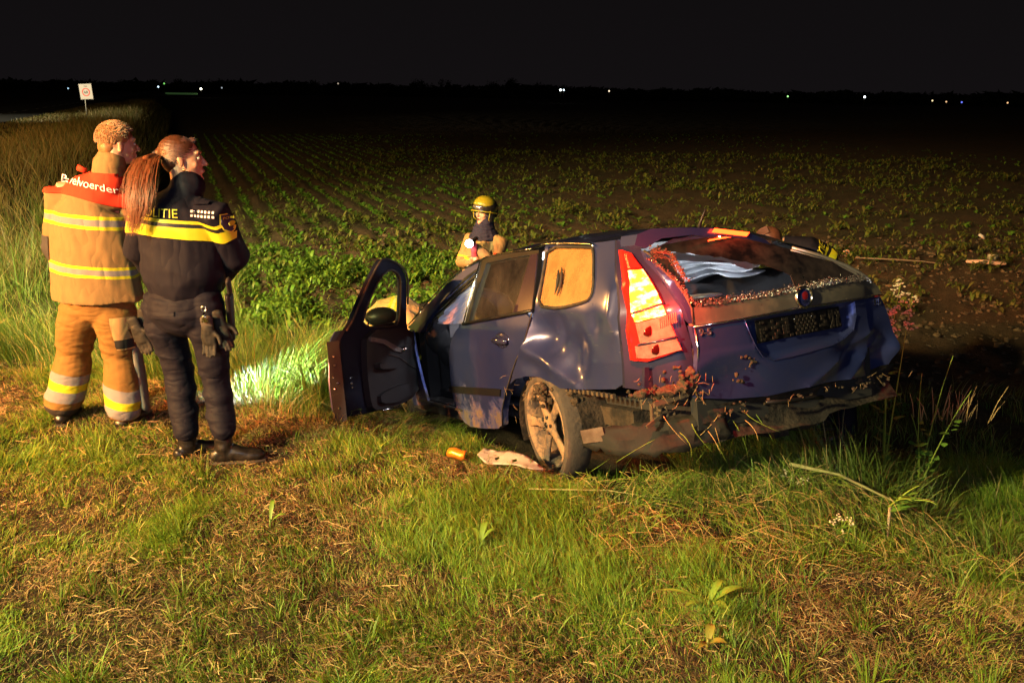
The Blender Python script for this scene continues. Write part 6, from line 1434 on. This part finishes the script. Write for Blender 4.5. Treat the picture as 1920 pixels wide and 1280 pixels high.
# grass draped over and torn up against the rear of the car
def strands(name, specs, mat, w=.0018, parent=None, seg=6):
    P = []
    for (a, b, c) in specs:
        a, b, c = Vector(a), Vector(b), Vector(c); pts = [(1-t)**2 * a + 2*t*(1-t) * b + t*t * c for t in [i / seg for i in range(seg + 1)]]
        P.append(tube_vf(pts, [(w * (1 - .6 * i / seg), w * .5) for i in range(seg + 1)], 4))
    V, F = join(P); o = mobj(name, V, F, mat, parent); tag(o, kind='stuff'); return o
GS = simple('fresh_grass_stem', (.13, .18, .02), .6, noise=.5, nscale=6, bstr=0); GD = simple('dry_grass_stem', (.30, .20, .08), .7, noise=.4, nscale=6, bstr=0)
rr = random.Random(5)
def cw(x_, y_, z_): return CAR_M @ Vector((x_, y_, z_))
def gz(p, dz=0.0): return Vector((p.x, p.y, float(terrain(p.x, p.y)) + dz))
for nm, mt, cnt, sd in (('torn_grass', GS, 190, 1), ('torn_dry_grass', GD, 150, 2)):
    rr = random.Random(sd); sp_ = []
    for i in range(cnt * 4):
        if rr.random() < .62: a = Vector((rr.uniform(.35, 2.35), 0, 0)); a.y = rr.uniform(3.35, 4.35) - .10 * (a.x - 1.3)
        else: a = cw(rr.uniform(-.5, .78), -1.05 + rr.gauss(0, .06), .3)
        a = gz(a, rr.uniform(.0, .10)); ang = rr.uniform(0, 6.28); l_ = rr.uniform(.06, .26); el = rr.uniform(-.2, 1.0) ** 2 * .9
        c = a + Vector((math.cos(ang) * l_ * math.cos(el), math.sin(ang) * l_ * math.cos(el), 0)); c = gz(c, .02 + l_ * math.sin(el)); b = (a + c) / 2 + Vector((rr.gauss(0, .02), rr.gauss(0, .02), rr.uniform(.0, .05)))
        sp_.append((a, b, c))
    for i in range(cnt // 22):
        a = cw(-.50 + rr.gauss(0, .16), -1.04 + rr.gauss(0, .03), .44 + rr.gauss(0, .03)); c = a + Vector((rr.gauss(0, .12), -rr.uniform(.0, .08), -rr.uniform(.08, .24))); sp_.append((a, (a + c) / 2 + Vector((rr.gauss(0, .03), -.02, .02)), gz(c, .02) if c.z < float(terrain(c.x, c.y)) else c))
    o = strands(nm, sp_, mt, .0022); o['label'] = 'green grass dragged up under the rear of the car' if nm == 'torn_grass' else 'dry stalks dragged up under the rear of the car'; o['category'] = 'grass'
# long fallen stalks
def stalk(pts, r_, col_mat, label, group=None, leaves=0):
    t = thing('fallen_stalk', label, 'stalk', pts[0], group); V, F = tube_vf([Vector(q) - Vector(pts[0]) for q in pts], [r_ * (1 - .5 * i / (len(pts) - 1)) for i in range(len(pts))], 8, True, True); mobj('stem', V, F, col_mat, t)
    return t
def gp(x_, y_, dz=.03): return (x_, y_, float(terrain(x_, y_)) + dz)
PALE = simple('pale_stalk', (.22, .20, .08), .7, noise=.3, nscale=20, bstr=.1); WHS = simple('white_stalk', (.34, .28, .19), .7, noise=.2, nscale=30, bstr=.1)
stalk([gp(1.50, 4.20, .12), gp(1.75, 4.17, .13), gp(2.12, 4.10, .10)], .011, PALE, 'thick pale green stalk lying across the grass right of the car')
stalk([gp(1.98, 4.03, .10), gp(1.93, 3.92, .05), gp(1.88, 3.80, .02)], .009, WHS, 'short whitish stalk leaning down from the end of the thick pale stalk')
stalk([gp(.1, 3.98, .05), gp(.5, 3.95, .08), gp(.95, 3.9, .04)], .004, PALE, 'thin straight stalk on the grass below the wheel')
stalk([gp(2.8, 3.2, .02), gp(2.55, 3.05, .04), gp(2.3, 3.0, .02)], .003, WHS, 'thin bleached stalk in the turf at lower right')
# umbellifer in flower by the tailgate
LEAFM = simple('plant_leaf', (.075, .15, .02), .55, noise=.35, nscale=8, bstr=.2); FLW = simple('cream_flower', (.36, .32, .21), .8, noise=.2, nscale=30, bstr=.4)
def umbel_plant(root, tips, label, blooms=True, mats=(GS, FLW, LEAFM), n_leaf=12, bl_n=26, fr=.016):
    t = thing('flowering_weed', label, 'plant', root); r0 = Vector(root); rr = random.Random(int(abs(root[0]) * 100))
    for q in tips:
        q = Vector(q) - r0; md_ = q * .55 + Vector((rr.gauss(0, .03), rr.gauss(0, .03), .06)); pts = [(1-s)**2 * Vector((0, 0, 0)) + 2*s*(1-s) * md_ + s*s * q for s in [i / 8 for i in range(9)]]
        V, F = tube_vf(pts, [.006 * (1 - .7 * i / 8) for i in range(9)], 6); st = mobj('stem', V, F, mats[0], t)
        if blooms:
            P = []
            for i in range(bl_n):
                s = .78 + .22 * rr.random(); k = min(7, int(s * 8)); c = pts[k].lerp(pts[k + 1], s * 8 - k) + Vector((rr.gauss(0, .035 * (1.4 - s)), rr.gauss(0, .03), rr.gauss(0, .02)))
                for j in range(4): P.append(ell_vf(c + Vector((rr.gauss(0, .010), rr.gauss(0, .01), rr.gauss(0, .006))), (fr * rr.uniform(.4, 1), fr * .8, fr * .45), None, 7, 4))
            V, F = join(P); tag(mobj('flower_cluster', V, F, mats[1], st), kind='stuff')
    P = []
    for i in range(n_leaf):
        q = (Vector(rr.choice(tips)) - r0) * rr.uniform(.1, .7); a = rr.uniform(0, 6.28); l_ = rr.uniform(.03, .07); d = Vector((math.cos(a), math.sin(a) * .6, rr.uniform(-.2, .6))) * l_; sd = Vector((-math.sin(a), math.cos(a), .1)) * l_ * .38
        s0 = len(P); V = [q, q + d * .35 + sd, q + d * .75 + sd * .7, q + d * 1.2, q + d * .75 - sd * .7, q + d * .35 - sd]; o = mobj('leaf', V, [(0, 1, 2, 3), (0, 3, 4, 5)], mats[2], t)
    return t
# image anchors for the plant at (1700, 550): about 5.2 m away
umbel_plant((2.50, 5.25, -.42), [(2.41, 5.2, .93), (2.49, 5.2, .84), (2.36, 5.2, .77), (2.27, 5.12, .70)], 'tall weed with cream flower clusters beside the right end of the tailgate', True, n_leaf=40, bl_n=17, fr=.011)
umbel_plant((2.62, 5.0, -.40), [(2.70, 5.0, .50), (2.50, 4.95, .40), (2.85, 5.0, .28), (2.45, 4.9, .15)], 'green leafy weed under the cream flowers beside the tailgate', False, n_leaf=46)
umbel_plant((1.55, 4.20, -.12), [(1.47, 4.15, .08), (1.53, 4.12, .06)], 'small weed with cream buds lying in the grass right of the wheel', True, n_leaf=8, bl_n=7, fr=.009)
umbel_plant((1.62, 3.75, -.05), [(1.55, 3.72, .06), (1.64, 3.70, .04)], 'tiny weed with cream buds in front of the thick pale stalk', True, n_leaf=6, bl_n=5, fr=.008)
umbel_plant((1.98, 4.05, -.05), [(2.10, 4.0, .10), (2.18, 3.95, .02), (2.05, 3.95, .04)], 'leafy sprig at the end of the thick pale stalk', False, n_leaf=16)
# lime green broad-leaved sprig low in the picture
def broad_plant(cx_, cy_, leaves, label, col=(.11, .17, .02)):
    m_ = simple('lime_leaf', col, .5, noise=.25, nscale=14, bstr=.25, bscale=40); t = thing('broad_leaved_weed', label, 'plant', gp(cx_, cy_, .0))
    for (a, l_, w_, rise) in leaves:
        d = Vector((math.cos(a), math.sin(a), 0)); sd = Vector((-d.y, d.x, 0)); V = []; F = []
        for i in range(7):
            s = i / 6; ww = w_ * math.sin(math.pi * min(1, s * .92 + .06)) * .5; c = d * l_ * s + Vector((0, 0, rise * math.sin(s * 2.2) + .03)); V += [c - sd * ww + Vector((0, 0, ww * .4)), c, c + sd * ww + Vector((0, 0, ww * .4))]
        for i in range(6):
            a0 = 3 * i; F += [(a0, a0 + 1, a0 + 4, a0 + 3), (a0 + 1, a0 + 2, a0 + 5, a0 + 4)]
        mobj('leaf', V, F, m_, t)
    V, F = tube_vf([(0, 0, -.01), (0, 0, .05)], .005, 6); mobj('stem', V, F, m_, t); return t
broad_plant(.80, 2.98, [(2.9, .20, .022, .04), (.35, .17, .035, .05), (.9, .13, .03, .06), (-.8, .09, .05, .02), (3.6, .12, .03, .03), (-1.4, .07, .045, .01)], 'lime green broad-leaved sprig lying low in the turf below the tailgate')
broad_plant(.74, 2.72, [(1.2, .08, .035, .04), (4.0, .07, .03, .02), (-.3, .07, .035, .02)], 'small yellowing weed just in front of the lime green sprig', (.14, .12, .02))
broad_plant(-.13, 3.45, [(1.3, .11, .03, .07), (2.2, .08, .025, .05), (.4, .09, .022, .06)], 'upright broad leaves in the turf below the orange can', (.10, .16, .018))
broad_plant(-1.12, 3.6, [(1.6, .10, .022, .08), (.2, .08, .02, .04)], 'single upright leaf in the turf left of centre', (.09, .15, .018))
# dead yellow stalk clump at right
t = thing('dead_stalk_clump', 'upright clump of straw-coloured stalks right of the car', 'plant', (2.95, 5.3, -.05)); rr = random.Random(9)
P = []
for i in range(34):
    a = rr.gauss(0, .25); h_ = rr.uniform(.10, .26); b_ = Vector((rr.gauss(0, .10), rr.gauss(0, .05), 0)); V, F = tube_vf([b_, b_ + Vector((a * h_ * .5, 0, h_ * .55)), b_ + Vector((a * h_ * 1.2, 0, h_))], [.004, .003, .0015], 5); mobj('stalk', V, F, GD, t)

# ------------------------------------------------------------------ litter from the crash
g = gp(-.31, 4.60, .02)
c_ = thing('drink_can', 'crushed orange drink can lying on the straw left of the wheel', 'can', g)
V, F = lathe_vf([(-.058, .0), (-.058, .024), (-.052, .030), (-.02, .032), (.03, .031), (.050, .030), (.058, .024), (.056, .022), (.054, 0)], 24)
rt_ = Matrix.Rotation(-.35, 3, 'Z'); V = [rt_ @ Vector((p_[0], p_[1], p_[2] + .025 - .006 * math.sin(p_[0] * 60))) for p_ in V]; mobj('can_body', V, F, simple('orange_print', (.62, .20, .02), .3, .5, noise=.25, nscale=30, bstr=.15), c_)
V, F = lathe_vf([(.0585, .0), (.0585, .020), (.057, .023)], 20); V = [rt_ @ Vector((p_[0], p_[1], p_[2] + .025)) for p_ in V]; mobj('can_end', V, F, CHR, c_)
pl = thing('broken_panel', 'torn off-white plastic panel lying beside the rear wheel', 'debris', gp(-.02, 4.42, .0))
rim_ = [(-.17, .10), (-.13, .19), (.0, .13), (.13, .03), (.22, -.075), (.15, -.11), (.10, -.105), (.05, -.04), (-.05, .01), (-.12, .03)]
V2_, F2_ = tri2d(rim_, [[(-.07, .075), (-.045, .085), (-.04, .06), (-.06, .05)], [(.03, .02), (.055, .03), (.06, .005), (.035, -.005)]], .025); V = []
for (a, b) in V2_: V.append((a, b * .85, .055 + .22 * max(0, b + .02) + .02 * math.sin(a * 14) + .012 * float(vn(a * 12, b * 12, 3))))
o = mobj('panel_sheet', V, F2_, simple('off_white_plastic', (.26, .22, .19), .6, noise=.12, bscale=60, bstr=.3, dirt=(.12, .08, .05), dlo=.5, dhi=.66, dscale=16), pl); md = o.modifiers.new('t', 'SOLIDIFY'); md.thickness = .005
def debris(name, label, loc, vf, mat, cat='debris'):
    t = thing(name, label, cat, loc); mobj(name + '_body', vf[0], vf[1], mat, t); return t
PINK = simple('pale_wood', (.42, .26, .20), .8, noise=.25, bscale=40, bstr=.4)
x_, y_ = 8.75, 15.6; debris('bent_trim_piece', 'curved pale strip of trim lying on the soil at far right', gp(x_, y_, .05), tube_vf([(-.30, .10, .03), (-.1, .0, .05), (.15, -.04, .03), (.33, -.02, .02)], [(.05, .03), (.06, .04), (.06, .04), (.04, .03)], 10, True, True), PINK)
x_, y_ = 9.2, 16.2; debris('paper_scrap', 'small square pale scrap above the curved strip of trim', gp(x_, y_, .08), box_vf((0, 0, 0), (.17, .12, .10), Matrix.Rotation(.3, 3, 'Z')), simple('pale_card', (.5, .36, .26), .8, noise=.3, nscale=6))
x_, y_ = 6.7, 17.0; debris('brick_fragment', 'small reddish lump on the soil beyond the tailgate', gp(x_, y_, .05), ell_vf((0, 0, 0), (.10, .08, .09), None, 7, 5), PINK)
x_, y_ = 10.4, 18.9; debris('plastic_scrap', 'small pale scrap far up the field on the right', gp(x_, y_, .05), box_vf((0, 0, 0), (.16, .06, .06), Matrix.Rotation(.6, 3, 'Y')), simple('grey_scrap', (.4, .36, .34), .7))
debris('dark_stick', 'thin dark stick lying on the bare soil beyond the tailgate', gp(7.4, 15.8, .05), tube_vf([(-.9, .25, .03), (-.2, .06, .04), (.25, -.02, .03), (.5, -.25, .03)], [.014, .018, .016, .010], 6), simple('stick', (.10, .07, .05), .9), 'stick')

# ------------------------------------------------------------------ speed sign by the road
sgn = thing('speed_sign', 'white speed limit board with a red ring on a post by the road', 'sign', Vector(J['signb']))
zt = J['sign'][2] - J['signb'][2]
V, F = tube_vf([(0, 0, -.1), (.03, 0, zt + .3)], .035, 8); mobj('post', V, F, simple('galvanised_post', (.35, .33, .3), .5, .5), sgn)
sx = J['sign'][0] - J['signb'][0]; tl = Matrix.Rotation(R(-3), 3, 'Y')
V, F = box_vf((sx, -.06, zt), (.92, .03, 1.06), tl); bdd = mobj('board', V, F, simple('white_board', (.42, .36, .32), .5, noise=.05, bstr=0), sgn, False)
RDP = simple('sign_red', (.55, .05, .03), .5, bstr=0); BKS = simple('sign_black', (.03, .025, .025), .5, bstr=0)
V, F = join([box_vf((sx, -.078, zt + .515), (.88, .01, .025), tl), box_vf((sx, -.078, zt - .515), (.88, .01, .025), tl), box_vf((sx - .45, -.078, zt), (.02, .01, 1.0), tl), box_vf((sx + .45, -.078, zt), (.02, .01, 1.0), tl)]); mobj('board_edge', V, F, BKS, bdd, False)
V, F = lathe_at([(-.002, .28), (.010, .28), (.010, .21), (-.002, .21)], (sx, -.080, zt - .04), 40); mobj('red_ring', V, F, RDP, bdd, False)
V, F = text_vf('60', .26, .003); xs = [v[0] for v in V]; V = [(sx + v[0] - (max(xs) + min(xs)) / 2, -.084, zt - .04 - .09 + v[1]) for v in V]; mobj('numerals', V, F, BKS, bdd, False)
V, F = text_vf('zone', .12, .003); xs = [v[0] for v in V]; V = [(sx + v[0] - (max(xs) + min(xs)) / 2, -.084, zt + .33 + v[1]) for v in V]; mobj('word', V, F, BKS, bdd, False)

# ------------------------------------------------------------------ horizon: trees and lamps
CR = vcol_mat('far_foliage', .8, .1, .2); BK = simple('bark', (.05, .04, .03), .9)
cu, cv = np.random.default_rng(3), None
kinds = ['rounded', 'broad', 'low spreading', 'narrow', 'ragged']
places = ['far left edge of the horizon', 'left of the speed sign', 'just left of the speed sign', 'just right of the speed sign', 'left of the bright farm lamp group', 'over the policewoman', 'beyond the left farm lamps', 'right beside the bright left farm lamp', 'alone left of mid horizon', 'low, right of the lone left tree', 'second low one before mid horizon', 'third low one before mid horizon', 'beside the faint mid-left light', 'tallest at mid horizon', 'right of the tallest at mid horizon', 'low beside the mid horizon pair', 'above the helmeted firefighter', 'right of the one above the helmeted firefighter', 'left of the twin white lamps', 'just beyond the twin white lamps', 'above the car roof', 'above the high brake light', 'left of the green lamp', 'by the rightmost cluster of lamps', 'far right edge of the horizon']
for i, q in enumerate(J['trees']):
    H_ = q[2] + 1.0 + rng.uniform(-.3, 1.2); wd = H_ * rng.uniform(.45, .95); z0 = -1.0
    t = thing('distant_tree', f"dark {kinds[i % 5]} tree silhouette, {places[i]}", 'tree', (q[0], q[1] + rng.uniform(-25, 25), z0), 'trees along the horizon')
    V, F = tube_vf([(0, 0, 0), (.1, 0, H_ * .35), (.0, 0, H_ * .7)], [H_ * .035, H_ * .025, H_ * .01], 6); mobj('trunk', V, F, BK, t)
    n = 520; lob = rng.normal(0, 1, (7, 3)) * [wd * .26, wd * .26, H_ * .14] + [0, 0, H_ * .62]; c = lob[rng.integers(0, 7, n)] + rng.normal(0, 1, (n, 3)) * [wd * .16, wd * .16, H_ * .11]
    c[:, 2] = np.clip(c[:, 2], H_ * .12, H_ * 1.02); e1 = rng.normal(0, 1, (n, 3)) * H_ * .035; e2 = rng.normal(0, 1, (n, 3)) * H_ * .035
    Q = np.stack([c - e1, c + e2, c + e1], 1).reshape(-1, 3); arr_obj('crown', Q, np.arange(n * 3).reshape(-1, 3), CR, t, np.repeat(tint(n, [(.03, .045, .012), (.05, .06, .02)], (1, 1)), 3, 0))
# far wood and hedges that read as one dark band
n = 26000; a = rng.uniform(-.75, .75, n); d = rng.uniform(520, 640, n); hh = 3.2 + 5.5 * np.clip(fbm(a * 14, a * 0 + 1, 5) - .2, 0, 1) + 3.0 * fbm(a * 60, a * 0, 6); c = np.stack([d * np.sin(a), d * np.cos(a), -1 + hh * rng.random(n)], -1)
c[:, 2] *= np.interp(a, [-.75, .75], [1.0, .85])
Q = np.stack([c + rng.normal(0, 2.2, (n, 3)) * [1, 1, .45] for _ in range(3)], 1); arr_ = arr_obj('far_hedges', Q.reshape(-1, 3), np.arange(n * 3).reshape(-1, 3), CR, None, np.repeat(tint(n, [(.03, .04, .015)], (1,)), 3, 0)); tag(arr_, 'low dark hedges and woods along the whole horizon', 'hedge', kind='stuff')
LC = [((.6, .85, 1), 14), ((.3, 1, .2), 4), ((1, .95, .7), 40), ((.5, .8, 1), 5), ((.8, .9, 1), 2), ((1, .8, .6), 2), ((.9, 1, .9), 30), ((.7, .9, 1), 18), ((1, .8, .55), 8), ((.4, 1, .3), 9), ((.85, .95, 1), 28), ((1, .75, .4), 7), ((1, .6, .3), 5), ((.15, .2, 1), 7), ((1, .55, .25), 6)]
LN = ['pale blue lamp above the policewoman on the horizon', 'small green lamp beside the pale blue one', 'brightest warm lamp at left horizon', 'faint bluish lamp left of the speed sign', 'very faint lamp right of the brightest left one', 'faint lamp left of mid horizon', 'left of the twin white lamps above mid horizon', 'right and dimmer of the twin white lamps', 'single warm lamp right of the twin lamps', 'green lamp above the tailgate on the horizon', 'single white lamp right of the green one', 'leftmost orange lamp of the far right cluster', 'second orange lamp of the far right cluster', 'deep blue lamp of the far right cluster', 'last orange lamp at the far right of the horizon']
for i, q in enumerate(J['lights']):
    c, e = LC[i]; k = q[1] / 300
    t = thing('distant_lamp', LN[i], 'lamp', (q[0], q[1], -1.0), 'lamps on the horizon'); h_ = q[2] + 1
    V, F = tube_vf([(0, 0, 0), (0, 0, h_)], .08, 6); mobj('pole', V, F, BK, t); V, F = ell_vf((0, -.1, h_), (.34 if e > 20 else .27) * k, None, 10, 8); mobj('bulb', V, F, emis('bulb_%s' % i, c, e * .22), t)
V, F = box_vf((0, 0, 0), (11, .5, .6)); o = mobj('greenhouse_front', V, F, emis('dim_green_glow', (.25, .6, .2), .05), None, False); o.location = (-113.5, 301, .2); tag(o, 'long low strip of dim green light below the left horizon lamps', 'building')
